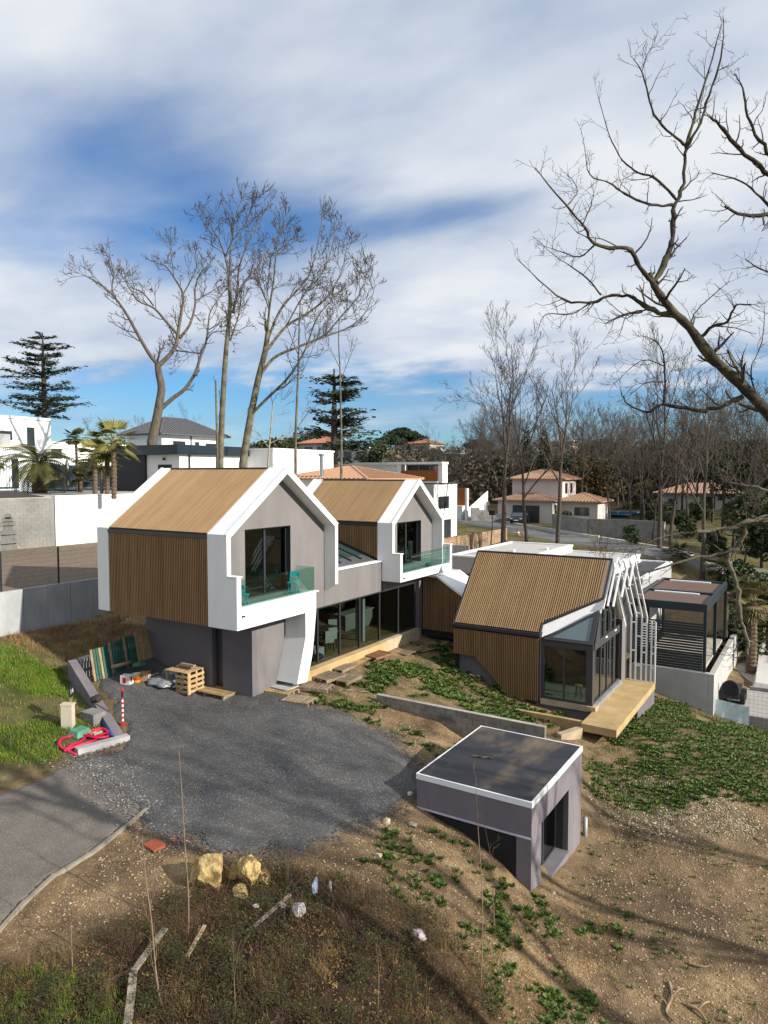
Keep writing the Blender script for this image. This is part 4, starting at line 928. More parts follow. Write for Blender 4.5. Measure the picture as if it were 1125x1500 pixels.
# ================================================================== YARD OBJECTS
_boards = {}
def board(par, x0, x1, y0, y1, z0, z1, mat):
    """boards of one pallet in its own frame, mesh shared between boards of one size"""
    key = (round(x1 - x0, 3), round(y1 - y0, 3), round(z1 - z0, 3), mat.name)
    if key not in _boards:
        o = MB().box(-(x1 - x0) / 2, (x1 - x0) / 2, -(y1 - y0) / 2, (y1 - y0) / 2, -(z1 - z0) / 2, (z1 - z0) / 2).build('board', mat); _boards[key] = o.data; bpy.data.objects.remove(o)
    o = bpy.data.objects.new('board', _boards[key]); COL.objects.link(o); o.parent = par; o.location = ((x0 + x1) / 2, (y0 + y1) / 2, (z0 + z1) / 2)
    o.rotation_euler = (0, 0, rng.uniform(-.008, .008)); return o
def pallet(label, loc, rot, L_=1.2, W_=.8, n=7, mat=palletm, mat2=None, group='wooden pallets laid as a path along the house', low=False):
    t = thing('pallet', label, 'pallet', loc, group); t.rotation_euler = rot
    p = L_ / n; h = .022; H0 = .11 if not low else .02
    for i in range(n):
        w = p * rng.uniform(.62, .82); board(t, -L_ / 2 + i * p + (p - w) / 2, -L_ / 2 + i * p + (p + w) / 2, -W_ / 2, W_ / 2, H0, H0 + h, mat if not (mat2 and i % 4 == 1) else mat2)
    if not low:
        for y in (-W_ / 2 + .05, 0, W_ / 2 - .05): board(t, -L_ / 2, L_ / 2, y - .045, y + .045, .022, .108, mat)
        for y in (-W_ / 2 + .05, 0, W_ / 2 - .05): board(t, -L_ / 2, L_ / 2, y - .05, y + .05, 0, .02, mat)
    return t
def lay(label, px, py, rz, dz=0.0, tilt=(0, 0), **k):
    p = at(px, py); return pallet(label, (p[0], p[1], p[2] + .03 + dz), (tilt[0], tilt[1], rz), **k)
lay('worn pallet lying nearest the gravel, beside the one under white sheets', 438, 1029, .15, mat=palletg)
lay('grey brown pallet second from the gravel in the row along the glazing', 463, 1013, .25, .05, L_=1.3, mat=palletg)
lay('weathered pallet against the ochre plinth just past the white leg', 480, 997, 1.45, .05, L_=1.2, W_=1.0, mat=palletg)
lay('wide pallet with pale gaps beside the white leg, outermost of its pair', 505, 999, 1.6, .06, L_=1.2, W_=1.0, mat=palletg, n=8)
lay('grey pallet half way along the ochre plinth', 500, 982, 1.62, .03, L_=1.1, mat=palletg)
lay('pale thin slatted pallet leaning along the ochre plinth', 525, 970, 1.62, .04, L_=1.9, W_=.8, n=12, low=True)
lay('reddish brown pallet standing clear of the weeds in front of the glazing', 551, 965, 1.45, .12, L_=1.25, W_=1.05, mat=palletr, n=8)
lay('dark pallet with pale gaps in the shade at the end of the glazing', 622, 950, 1.2, .0, L_=1.3, W_=1.0, mat=palletg, n=6, low=True)
lay('grey brown boards lying at the dark corner by the pier', 596, 955, 1.5, .0, L_=1.4, W_=.9, mat=palletg, n=9, low=True)
sh = lay('pallet carrying white sheets at the foot of the garage wall', 412, 1016, .1, .0, mat=palletm)
q = at(414, 1012); s_ = MB().hexa([(q[0] - .55, q[1] - .35, q[2] + .18), (q[0] + .5, q[1] - .4, q[2] + .18), (q[0] + .6, q[1] + .3, q[2] + .18), (q[0] - .5, q[1] + .35, q[2] + .18)],
    [(q[0] - .55, q[1] - .35, q[2] + .21), (q[0] + .5, q[1] - .4, q[2] + .205), (q[0] + .6, q[1] + .3, q[2] + .235), (q[0] - .5, q[1] + .35, q[2] + .21)]).build('sheet_stack', M('pale_sheet', (.5, .5, .51), (.38, .38, .4), 3, .5), None, org=q); tag(s_, 'pale grey sheets stacked on the pallet by the garage wall', 'sheets')
q = at(640, 941); s_ = MB().box(q[0] - .8, q[0] + .6, q[1] - .5, q[1] + .5, q[2] + .03, q[2] + .055).build('plywood_sheet', palletg, None, org=q); tag(s_, 'brown plywood sheet lying in the shade by the link corridor', 'board')
# platform before the door
q = at(316, 1014); pf = thing('timber_platform', 'low timber platform of long boards before the garage door', 'platform', (q[0], q[1], q[2]))
for i in range(8): board(pf, -1.05, 1.05, -.62 + i * .155, -.62 + i * .155 + .145, .13, .155, palletm)
for x in (-.95, 0, .95): board(pf, x - .05, x + .05, -.62, .61, .0, .128, palletg)
pf.rotation_euler = (0, 0, .02)
# crate made of pallets
q = at(271, 1011); cr = thing('pallet_crate', 'box crate built of upright pallets beside the garage wall', 'crate', (q[0], q[1], q[2]))
for i in range(8): board(cr, -.60 + i * .15, -.60 + i * .15 + .11, -.48, .48, .86, .885, palletm)
for z in (.05, .25, .45, .65):
    board(cr, -.05, .60, -.46, -.435, z, z + .10, palletm); board(cr, .585, .61, -.43, .45, z, z + .11, palletm)
for x in (-.05, .27, .56): board(cr, x, x + .03, -.43, -.36, 0, .855, palletm)
for y in (-.35, .02, .36): board(cr, .545, .58, y, y + .08, 0, .855, palletm)
for x, y in ((-.58, -.44), (-.58, .36)): board(cr, x, x + .08, y, y + .08, 0, .855, palletm)
cr.rotation_euler = (0, 0, .05)
st = thing('timber_offcuts', 'timber offcuts stacked on top of the pallet crate', 'timber', (q[0] + .05, q[1] + .12, q[2] + .888))
for i in range(4): board(st, -.42 + .05 * i, .30 + .06 * i, -.2 + .04 * (i % 2), -.05 + .04 * (i % 2), .05 * i, .05 * i + .045, palletg)
# pallets leaning on the drive wall
for i, (y, m1, m2, lab) in enumerate([(17.62, greenw, palletm, 'green painted pallet with two bare boards leaning on the drive wall, outermost'), (18.33, greenw, palletg, 'green painted pallet second from the outer end of the drive wall'), (19.03, greenw, palletg, 'green painted pallet leaning on the drive wall, between the green and the brown one'), (19.74, palletm, None, 'bare brown pallet leaning on the drive wall next to the garage')]):
    z = Hf(-24.3, y) + .05
    t = pallet(lab, (-24.30, y, z + .62), (0, rad(90) - .22, 0), L_=.0001 + 1.25, W_=.78, n=7, mat=m1, mat2=None, group='pallets leaning on the drive wall')
    for ch in list(t.children): bpy.data.objects.remove(ch)
    n = 6
    for k in range(n):
        w = .78 / n; mm = m2 if (m2 and k in ((0, 3) if i == 0 else (1,))) else m1
        board(t, -.62, .62, -.39 + k * w + .012, -.39 + (k + 1) * w - .02, .05, .072, mm)
    for x in (-.5, 0, .5): board(t, x - .05, x + .05, -.39, .39, .0, .048, m1)
# bags and clutter beside them
def blob(name, c, s, mat, seed, amp=.35, sub=3, par=None, smooth=True, facets=0):
    import bmesh
    bm = bmesh.new(); bmesh.ops.create_icosphere(bm, subdivisions=sub, radius=1.0)
    me = bpy.data.meshes.new(name); bm.to_mesh(me); bm.free()
    co = np.zeros(len(me.vertices) * 3); me.vertices.foreach_get('co', co); co = co.reshape(-1, 3)
    d = 1 + .22 * amp * (np.abs(fbm(co[:, 0] * 1.3 - co[:, 2] * .9 + seed, co[:, 1] + co[:, 2] * 1.1 + seed, 2.6, seed + 5, 3) - .5) * -5 + .6) + amp * (fbm(co[:, 0] * 1.0 + co[:, 2] * .7 + seed * 7.1, co[:, 1] - co[:, 2] * .6 + seed * 3.3, 1.6, seed, 4) - .5) * 2
    co = co * d[:, None]
    if facets:
        gg = np.random.default_rng(seed)
        for _ in range(facets):
            nv = gg.normal(0, 1, 3); nv /= np.linalg.norm(nv); ex = np.maximum(co @ nv - gg.uniform(.55, .85), 0); co = co - ex[:, None] * nv[None] * .93
    if facets: co = co * (1 + .11 * (fbm(co[:, 0] * 1.2 + seed, co[:, 1] + co[:, 2] * .8 + 9, 3.4, seed + 3, 4) - .5) * 2 - .10 * np.maximum(0, fbm(co[:, 1] * 1.1 + 4, co[:, 2] - co[:, 0] * .7 + seed, 2.2, seed + 8, 3) - .52) * 4)[:, None]
    co = co * np.array(s); me.vertices.foreach_set('co', co.ravel()); me.materials.append(mat)
    if smooth: me.polygons.foreach_set('use_smooth', np.ones(len(me.polygons), bool))
    me.update(); o = bpy.data.objects.new(name, me); COL.objects.link(o); o.location = c; ORG[o.name] = np.array(c, float)
    return o
film = M('plastic_film', (.24, .25, .265), (.15, .155, .165), 5, .3, .8, 14, spec=.6)
q = at(237, 1003); tag(blob('plastic_film', (q[0], q[1], q[2] + .15), (.66, .5, .20), film, 3, .5, 4), 'crumpled clear plastic film on the gravel beside the pallet crate', 'plastic film')
q = at(252, 994); tag(blob('plastic_film', (q[0], q[1] + .1, q[2] + .2), (.5, .35, .24), film, 8, .5, 4), 'dull plastic film heaped against the garage wall behind the crate', 'plastic film')
fm = MB()
for i in range(14):
    y0 = 17.25 + i * .2; y1 = y0 + .2; z0 = 2.64 + .05 * ((i * 7) % 5) / 5; z1 = 2.64 + .05 * (((i + 1) * 7) % 5) / 5
    fm.hexa([(-25.2, y0, z0 - .25), (-24.82, y0, z0 - .1 - .05 * (i % 3)), (-24.82, y1, z1 - .1 - .05 * ((i + 1) % 3)), (-25.2, y1, z1 - .25)], [(-25.12, y0, z0), (-24.86, y0, z0), (-24.86, y1, z1), (-25.12, y1, z1)])
tag(fm.build('plastic_cover', film, None, org=(-25, 18.6, 2.6)), 'clear plastic film draped along the top of the drive wall', 'plastic film')
q = at(186, 1004)
bx_ = thing('paint_box', 'white cardboard box with red and yellow print on the gravel', 'box', (q[0], q[1], q[2] + .03)); bx_.rotation_euler = (0, 0, .35)
cwh = M('white_card', (.62, .62, .6), None, rough=.8); cred = M('red_print', (.50, .02, .02), None, rough=.6); cyel = M('yellow_print', (.70, .45, .03), None, rough=.6); cbrn = M('brown_card', (.33, .22, .12), None, rough=.85)
def pbox(par, x0, x1, y0, y1, z0, z1, name, mat):
    o = MB().box(x0, x1, y0, y1, z0, z1).build(name, mat); o.parent = par; return o
pbox(bx_, -.20, .20, -.15, .15, 0, .36, 'carton', cwh); pbox(bx_, .201, .203, -.06, .05, .08, .30, 'print', cred); pbox(bx_, -.1, .05, -.153, -.151, .06, .28, 'print', cred)
q = at(200, 1001)
b2_ = thing('yellow_bucket', 'yellow and red printed tub between the white boxes', 'tub', (q[0], q[1], q[2] + .03))
o = MB().cyl(0, 0, 0, .34, .15, 16).build('tub', cyel, None, True); o.parent = b2_; o = MB().tube([(0, 0, .10), (0, 0, .20)], .153, 16, False).build('print_band', cred); o.parent = b2_; o = MB().cyl(0, 0, .34, .36, .16, 16).build('lid', cwh); o.parent = b2_
q = at(212, 997)
b3_ = thing('carton', 'brown carton with white label nearest the leaning brown pallet', 'box', (q[0], q[1], q[2] + .03)); b3_.rotation_euler = (0, 0, .5); pbox(b3_, -.2, .2, -.17, .17, 0, .33, 'carton', cbrn); pbox(b3_, .201, .203, -.1, .1, .06, .26, 'label_print', cwh); pbox(b3_, .2035, .2045, -.03, .05, .12, .2, 'print', cred)
q = at(190, 990); tag(MB().tube([(q[0] - .2, q[1] - .7, q[2] + .45), (q[0] - .1, q[1] + .15, q[2] + .47)], .075, 10).build('cardboard_tube', cbrn, None, True, org=q), 'brown cardboard tube lying on the printed boxes', 'tube')
q = at(205, 990); tag(blob('green_bag', (q[0], q[1], q[2] + .48), (.25, .3, .1), M('green_sheet', (.05, .14, .08), None, rough=.5), 12, .5), 'crumpled green sheet lying over the boxes', 'sheet')
# hydrant-like marker, number post, cabinet, hose
q = at(180, 1062) ; q[2] += .05
mk = thing('marker_post', 'red and white banded marker post on the drive wall foot', 'post', q)
redm = M('red_paint', (.55, .015, .03), None, rough=.45); blk = M('black_paint', (.012, .012, .013), None, rough=.5); wp = M('white_paint', (.78, .78, .76), None, rough=.5)
for k in range(11): MB().cyl(q[0], q[1], q[2] + .02 + k * .085, q[2] + .02 + (k + 1) * .085, .035, 10).build('band', redm if k % 2 == 0 else wp, mk)
MB().cyl(q[0], q[1], q[2] + .955, q[2] + 1.17, .035, 10).build('band', blk, mk); MB().cyl(q[0], q[1], q[2] + 1.17, q[2] + 1.28, .037, 10).build('cap', redm, mk); MB().cyl(q[0], q[1], q[2] - .03, q[2] + .02, .09, 10).build('foot', redm, mk)
q = at(100, 1066); cb_ = thing('utility_box', 'cream utility pillar standing in the grass beside the red hose', 'utility box', q); cb_.rotation_euler = (0, 0, .5)
crm = M('cream_plastic', (.58, .52, .40), None, rough=.5)
pbox(cb_, -.19, .19, -.12, .12, -.1, .78, 'cabinet', crm); pbox(cb_, -.205, .205, -.135, .135, .78, .84, 'lid', crm); pbox(cb_, .191, .197, -.09, .09, .08, .7, 'door', crm)
q = at(101, 1068); q = q + np.array([-.30, .28, 0]); ns_ = thing('number_sign', 'black house number plate 14 on a wooden stake', 'sign', q); ns_.rotation_euler = (0, 0, .55)
o = MB().box(-.03, .03, -.035, .035, 0, 1.15).build('stake', palletm); o.parent = ns_
o = MB().box(.032, .05, -.16, .16, .98, 1.38).build('plate', navy); o.parent = ns_
tx = text_obj('number', '14', .26, wp, None, (0, 0, 0), (rad(90), 0, rad(90))); tx.parent = ns_; tx.location = (.053, -.12, 1.09)
q = at(116, 1076); gl_ = MB().hexa([(q[0] - .3, q[1] - .28, q[2] - .02), (q[0] + .3, q[1] - .28, q[2] - .02), (q[0] + .3, q[1] + .3, q[2] - .02), (q[0] - .3, q[1] + .3, q[2] - .02)], [(q[0] - .22, q[1] - .2, q[2] + .16), (q[0] + .22, q[1] - .2, q[2] + .16), (q[0] + .22, q[1] + .22, q[2] + .2), (q[0] - .22, q[1] + .22, q[2] + .2)]).build('meter_lid', M('green_plastic', (.10, .30, .20), None, rough=.4), None, org=q); tag(gl_, 'green plastic meter lid in the grass beside the cream utility pillar', 'meter cover')
q = at(138, 1056); cbk = MB().box(q[0] - .42, q[0] + .3, q[1] - .25, q[1] + .25, q[2] - .2, q[2] + .32).build('concrete_cube', conc, None, org=q); tag(cbk, 'rough concrete block against the outer face of the drive wall', 'concrete block')
q = at(162, 1074); tag(MB().tube([(q[0] - .85, q[1] + .25, q[2] + .22), (q[0] - .3, q[1] + .1, q[2] + .12), (q[0] + .35, q[1] - .2, q[2] + .08)], .05, 8).build('blue_pipe', M('blue_plastic', (.015, .07, .26), None, rough=.4), None, True, org=q), 'blue plastic pipe lying against the drive wall foot', 'pipe')
hp = [(112, 1108), (90, 1100), (88, 1092), (100, 1082), (120, 1080), (140, 1084), (152, 1076), (160, 1078), (150, 1071), (130, 1078), (118, 1090), (105, 1098), (95, 1104), (110, 1098), (135, 1090), (141, 1084), (128, 1077), (146, 1071), (160, 1072), (161, 1080), (140, 1085), (117, 1077)]
def smooth(P, n=8):
    P = np.array(P, float); out = []
    for i in range(len(P) - 1):
        a, b, c, d = P[max(i - 1, 0)], P[i], P[i + 1], P[min(i + 2, len(P) - 1)]
        for t in np.linspace(0, 1, n, endpoint=False): out.append(.5 * ((2 * b) + (c - a) * t + (2 * a - 5 * b + 4 * c - d) * t * t + (3 * b - a - 3 * c + d) * t ** 3))
    return np.array(out + [P[-1]])
hs = smooth([at(*p) + (0, 0, .05 + .035 * (i % 3)) for i, p in enumerate(hp)])
tag(MB().tube(hs, .042, 8).build('red_hose', M('crimson_conduit', (.50, .012, .06), None, rough=.4), None, True, org=hs[0]), 'crimson corrugated conduit looped on the grass by the drive kerb', 'hose')
q = np.array([*(A0 + (A1 - A0) * .56 - nn * .5), 2.6 + (f0[2] + .12 - 2.6) * .56 + .05]); tag(blob('dark_rag', tuple(q), (.17, .2, .13), M('dark_cloth', (.035, .03, .025), None, rough=.9), 4, .6), 'dark crumpled rag lying on the sloping drive wall', 'rag')
# boulders and stones
bouldm = M('ochre_boulder', (.20, .125, .05), (.46, .34, .15), 4.5, .9, 1.0, 16, lo=.36, hi=.58, detail=9)
palem = M('pale_stone', (.5, .44, .33), (.36, .30, .21), 4, .9, .5, 14)
for px, py, s, sd2, lab in [(307, 1298, (.50, .40, .52), 2, 'largest ochre boulder at the edge of the gravel'), (366, 1296, (.36, .32, .36), 5, 'pitted ochre boulder right of the largest one'), (384, 1294, (.22, .2, .2), 7, 'small ochre boulder leaning on the right of the pitted one'), (352, 1312, (.20, .17, .15), 9, 'flat pale boulder in front of the pitted one'), (345, 1288, (.16, .16, .2), 14, 'grey boulder wedged between the two big ochre ones'), (331, 1285, (.14, .12, .16), 15, 'small grey stone beside the largest boulder')]:
    q = at(px, py); tag(blob('boulder', (q[0], q[1], q[2] + s[2] * .55), s, bouldm, sd2, .4, 5, smooth=False, facets=11), lab, 'boulder', 'boulders at the edge of the gravel')
for px, py, s, lab in [(604, 1210, .17, 'angular pale stone between gravel and box'), (566, 1206, .17, 'pale stone on the mound edge left of the box'), (554, 1252, .13, 'pale flat stone lower on the mound'), (765, 1025, .3, 'ochre rock beside the pavilion wall foot'), (600, 1165, .12, 'grey white rubble stone at the corner of the box'), (810, 1310, .1, 'small pale stone before the box front'), (805, 1400, .08, 'small stone on the lower slope')]:
    q = at(px, py); tag(blob('stone', (q[0], q[1], q[2] + s * .3), (s, s * .8, s * .55), palem, int(px), .3, 3, smooth=False, facets=12), lab, 'stone', 'loose stones on the sandy ground')
# tiles, planks, bags
terra = M('terracotta', (.32, .085, .045), (.24, .06, .035), 5, .85)
q = at(225, 1241); tag(MB().hexa([(q[0] - .25, q[1] - .12, q[2]), (q[0] + .22, q[1] - .18, q[2]), (q[0] + .27, q[1] + .16, q[2]), (q[0] - .2, q[1] + .2, q[2])], [(q[0] - .25, q[1] - .12, q[2] + .06), (q[0] + .22, q[1] - .18, q[2] + .04), (q[0] + .27, q[1] + .16, q[2] + .1), (q[0] - .2, q[1] + .2, q[2] + .09)]).build('roof_tile', terra, None, org=q), 'broken red tile lying between the road and the gravel', 'tile')
for px, py, lab in [(259, 1234, 'small red tile shard beside the broken tile'), (804, 1402, 'orange tile shard on the lower slope')]:
    q = at(px, py); tag(MB().box(q[0] - .08, q[0] + .08, q[1] - .05, q[1] + .05, q[2], q[2] + .03).build('tile_shard', terra, None, org=q), lab, 'tile shard')
wpl = M('bleached_plank', (.33, .295, .24), (.13, .105, .08), 5, .9, .5, 40)
for (a, b, w, lab) in [((242, 1373), (196, 1432), .13, 'bleached grey plank pointing up out of the foreground brush'), ((196, 1440), (186, 1520), .15, 'bleached plank at the bottom edge among the brush'), ((300, 1368), (274, 1412), .07, 'thin dark plank in the brush right of the bleached ones'), ((425, 1322), (372, 1366), .07, 'white weathered batten in the brush below the boulders'), ((540, 1016), (505, 1013), .06, 'pale stick of timber on the weeds by the pallets')]:
    p0, p1 = at(*a), at(*b); tag(MB().beam(p0 + (0, 0, .18 if a[1] > 1100 else .06), p1 + (0, 0, .10 if a[1] > 1100 else .05), w, .035).build('plank', wpl if 'dark' not in lab else palletg, None, org=p0), lab, 'plank')
foil = M('crumpled_foil', (.42, .38, .38), (.12, .10, .10), 14, .35, .8, 30, spec=.6); bluef = M('blue_white_bag', (.35, .45, .62), (.62, .65, .7), 8, .3, .6, 30)
for px, py, s, m_, lab in [(440, 1350, (.17, .15, .15), foil, 'crumpled grey pink plastic bag in the brush'), (461, 1320, (.07, .07, .22), bluef, 'blue and white plastic bag standing in the brush'), (614, 1383, (.15, .12, .10), foil, 'crumpled clear plastic lump at the edge of the brush'), (415, 1340, (.16, .07, .06), foil, 'strip of silver plastic in the brush'), (375, 1338, (.07, .05, .05), foil, 'small white scrap of plastic below the boulders'), (484, 1312, (.04, .04, .13), foil, 'thin white plastic scrap upright in the brush')]:
    q = at(px, py); tag(blob('plastic_bag', (q[0], q[1], q[2] + s[2] + .12), s, m_, int(px), .8, 3, smooth=False, facets=9), lab, 'plastic bag')
# driftwood roots bottom right
rt_ = M('bare_root', (.33, .25, .16), (.18, .125, .08), 4, .9)
for pts, r0, lab in [([(980, 1440), (984, 1462), (976, 1482), (990, 1500)], .05, 'bare forked root lying on the sand at the bottom'), ([(1006, 1472), (1022, 1482), (1034, 1493)], .05, 'short bare root right of the forked one'), ([(1008, 1412), (1030, 1420), (1044, 1415)], .035, 'thin bent root on the sand'), ([(895, 1210), (906, 1222), (904, 1232)], .02, 'small branch on the chips behind the pipe'), ([(1105, 1228), (1125, 1240)], .03, 'dark stick at the right edge of the field')]:
    P = smooth([at(*p) + (0, 0, .03 + .05 * (i % 2)) for i, p in enumerate(pts)], 5)
    b = MB().tube(P, np.linspace(r0, r0 * .35, len(P)), 6)
    if r0 > .045: b.tube(smooth([P[5], P[5] + (.12, .2, .08), P[5] + (.2, .38, .02)], 4), .02, 5); b.tube(smooth([P[8], P[8] + (-.15, .12, .06), P[8] + (-.3, .2, .01)], 4), .02, 5)
    tag(b.build('root', rt_, None, True, org=P[0]), lab, 'root')
q = at(1008, 1094); tag(MB().box(q[0] - .25, q[0] + .25, q[1] - .25, q[1] + .25, q[2] - .05, q[2] + .07).build('manhole_cover', M('rusty_plate', (.12, .075, .05), None, rough=.9), None, org=q), 'square brown cover plate in the weeds right of the slab', 'cover plate')
q = at(421, 1302); tag(MB().beam(q - (0, 0, .1), q + (.05, 0, 1.05), .05, .05, (1, 0, 0)).build('stake', palletg, None, org=q), 'grey wooden stake standing at the gravel edge', 'stake')
for a in [(150, 1075, 1)]: pass
for k, (px, py) in enumerate([(128, 1074), (140, 1071)]):
    q = at(px, py); tag(MB().box(q[0] - .2, q[0] + .2, q[1] - .2, q[1] + .2, q[2] - .02, q[2] + .05).build('paving_slab', concl, None, org=q), ['pale paving slab beside the green meter lid', 'pale paving slab under the hose next to the drive wall'][k], 'slab')

# ================================================================== FURNITURE
teal = M('turquoise_metal', (.0, .36, .40), None, rough=.4); palegr = M('pale_green_fabric', (.45, .60, .42), None, rough=.8)
def folding_chair(x, y, z, rz, lab, grp, m=teal):
    t = thing('folding_chair', lab, 'chair', (x, y, z), grp); t.rotation_euler = (0, 0, rz)
    def part(n, f): o = f.build(n, m); o.parent = t; return o
    for s in (-1, 1):
        part('leg', MB().beam((.18, s * .19, 0), (-.16, s * .19, .46), .028, .028)); part('leg', MB().beam((-.22, s * .17, 0), (.17, s * .17, .45), .028, .028)); part('back_post', MB().beam((-.15, s * .19, .44), (-.24, s * .19, .86), .028, .028))
    part('seat', MB().box(-.19, .20, -.20, .20, .445, .475)); part('backrest', MB().hexa([(-.235, -.2, .68), (-.215, -.2, .68), (-.215, .2, .68), (-.235, .2, .68)], [(-.26, -.2, .86), (-.24, -.2, .86), (-.24, .2, .86), (-.26, .2, .86)])); part('back_slat', MB().box(-.215, -.195, -.19, .19, .56, .61)); part('stretcher', MB().beam((.10, -.19, .1), (.10, .19, .1), .02, .02)); return t
folding_chair(-17.85, 18.95, 5.145, 1.9, 'turquoise folding chair at the left end of the balcony, beside the white cheek', 'turquoise folding chairs on the left balcony')
folding_chair(-18.15, 22.25, 5.145, -1.2, 'turquoise folding chair at the right end of the balcony, against the rendered wall', 'turquoise folding chairs on the left balcony')
folding_chair(-19.6, 20.9, 5.03, .4, 'turquoise folding chair just inside the sliding window', 'turquoise folding chairs on the left balcony')
ac = thing('armchair', 'pale green armchair behind the balcony window', 'armchair', (-19.6, 19.95, 5.03))
for n_, a in (('seat', (-.38, .38, -.36, .36, .1, .42)), ('backrest', (-.40, -.2, -.36, .36, .42, .9)), ('armrest', (-.2, .36, -.38, -.26, .42, .6)), ('armrest', (-.2, .36, .26, .38, .42, .6))): pbox(ac, *a, n_, palegr)
q = (-18.0, 33.6, 5.0); tag(blob('cushion', (q[0], q[1], q[2] + .1), (.2, .26, .1), M('dark_teal_cloth', (.0, .12, .10), None, rough=.7), 3, .2), 'small dark teal cushion on the right wing balcony floor', 'cushion')
mb_ = thing('lattice_panel', 'wooden lattice leaning inside the left wing room', 'lattice', (-21.5, 21.2, 5.03)); lm = M('lattice_wood', (.25, .19, .14), None, rough=.8)
L1 = MB()
for k in range(16): L1.beam((-21.5, 20.4 + k * .12, 5.05), (-21.5, 21.5 + k * .12, 7.0), .03, .02, (1, 0, 0)); L1.beam((-21.48, 21.5 + k * .12, 5.05), (-21.48, 20.4 + k * .12, 7.0), .03, .02, (1, 0, 0))
tag(L1.build('lattice', lm, mb_), kind='stuff')
ldm = thing('white_boards', 'white boards leaning inside the left wing window', 'boards', (-19.0, 19.7, 5.03))
for k in range(2): MB().beam((-18.95, 19.55 + k * .14, 6.1), (-19.4, 20.15 + k * .14, 7.2), .08, .03, (1, 0, 0)).build('board', wp, ldm)
cw = M('white_leather', (.62, .64, .60), None, rough=.5); ckm = M('black_steel', (.02, .02, .02), None, rough=.4)
def dining_chair(x, y, rz, lab):
    t = thing('dining_chair', lab, 'chair', (x, y, 1.66), 'white dining chairs inside the glazing'); t.rotation_euler = (0, 0, rz)
    pbox(t, -.21, .22, -.22, .22, .43, .50, 'seat', cw); pbox(t, -.25, -.19, -.22, .22, .50, 1.0, 'backrest', cw)
    for a in (-1, 1):
        for b_ in (-1, 1): o = MB().beam((a * .18, b_ * .19, .43), (a * .2, b_ * .21, 0), .03, .03).build('leg', ckm); o.parent = t
dining_chair(-19.6, 26.55, 2.6, 'white dining chair inside the second window bay, nearest the glass'); dining_chair(-19.9, 27.2, 2.6, 'white dining chair beside the nearest one, second from the glass'); dining_chair(-20.7, 28.5, -.8, 'white dining chair turned on the far side of the table'); dining_chair(-21.6, 27.3, -.3, 'white dining chair at the head of the table against the dark room')
tb_ = thing('dining_table', 'dark dining table between the white chairs', 'table', (-20.6, 27.6, 1.66)); pbox(tb_, -.5, .5, -.9, .9, .72, .76, 'table_top', interiord)
for s in (-1, 1): o = MB().beam((-.35 * s, -.6, 0), (.35 * s, .6, .72), .07, .07).build('leg', ckm); o.parent = tb_
wc_ = thing('white_armchair', 'tall pale armchair beside the first window bay', 'armchair', (-19.5, 25.3, 1.66)); pbox(wc_, -.3, .35, -.35, .35, .0, .45, 'seat', cw); pbox(wc_, -.42, -.3, -.35, .35, .0, 1.1, 'backrest', cw)
cl_ = thing('coat_stand', 'draped coat stand inside the first window bay', 'coat stand', (-19.2, 24.75, 1.66))
o = MB().cyl(0, 0, 0, 1.75, .03, 8).build('pole', ckm); o.parent = cl_; o = MB().cyl(0, 0, 0, .04, .25, 12).build('base', ckm); o.parent = cl_
for k, (m_, z, s) in enumerate(((M('pale_green_cloth', (.35, .45, .40), None), 1.1, (.14, .2, .45)), (M('orange_cloth', (.45, .18, .05), None), 1.4, (.1, .12, .28)))):
    o = blob('coat', (0.03 * k, .12 * k, z), s, m_, 6 + k, .5, 3); o.parent = cl_
vc = thing('blue_bag', 'blue and dark bag on the floor inside the first window bay', 'bag', (-19.05, 25.1, 1.66)); o = blob('bag', (0, 0, .14), (.25, .2, .16), M('blue_cloth', (.05, .08, .2), None), 19, .4); o.parent = vc
isl = thing('kitchen_island', 'pale kitchen island behind the shaded bays', 'kitchen island', (-21.5, 31.3, 1.66)); pbox(isl, -.5, .5, -1.3, 1.3, .0, .9, 'cabinet', M('grey_cabinet', (.3, .3, .3), None)); pbox(isl, -.55, .55, -1.4, 1.4, .9, .95, 'worktop', M('stone_top', (.5, .48, .42), None, rough=.3))
stl = thing('bar_stool', 'pale wooden stool inside the pavilion corner window', 'stool', (-9.3, 31.95, -.36))
o = MB().cyl(0, 0, .62, .66, .17, 12).build('seat', palletm); o.parent = stl
for a in range(4): o = MB().beam((.1 * math.cos(a * 1.57 + .8), .1 * math.sin(a * 1.57 + .8), .62), (.2 * math.cos(a * 1.57 + .8), .2 * math.sin(a * 1.57 + .8), 0), .022, .022).build('leg', ckm); o.parent = stl
# ================================================================== LEFT BOUNDARIES AND TERRACES
mulchm = M('bark_mulch', (.115, .088, .066), (.20, .155, .115), 7, .95, .9, 30, lo=.3, hi=.7, detail=9)
soilm = M('dark_planting_soil', (.035, .03, .026), (.06, .05, .042), 6, .95, .8, 20)
terr = M('terrace_paving', (.45, .42, .37), (.37, .345, .30), 2, .85)
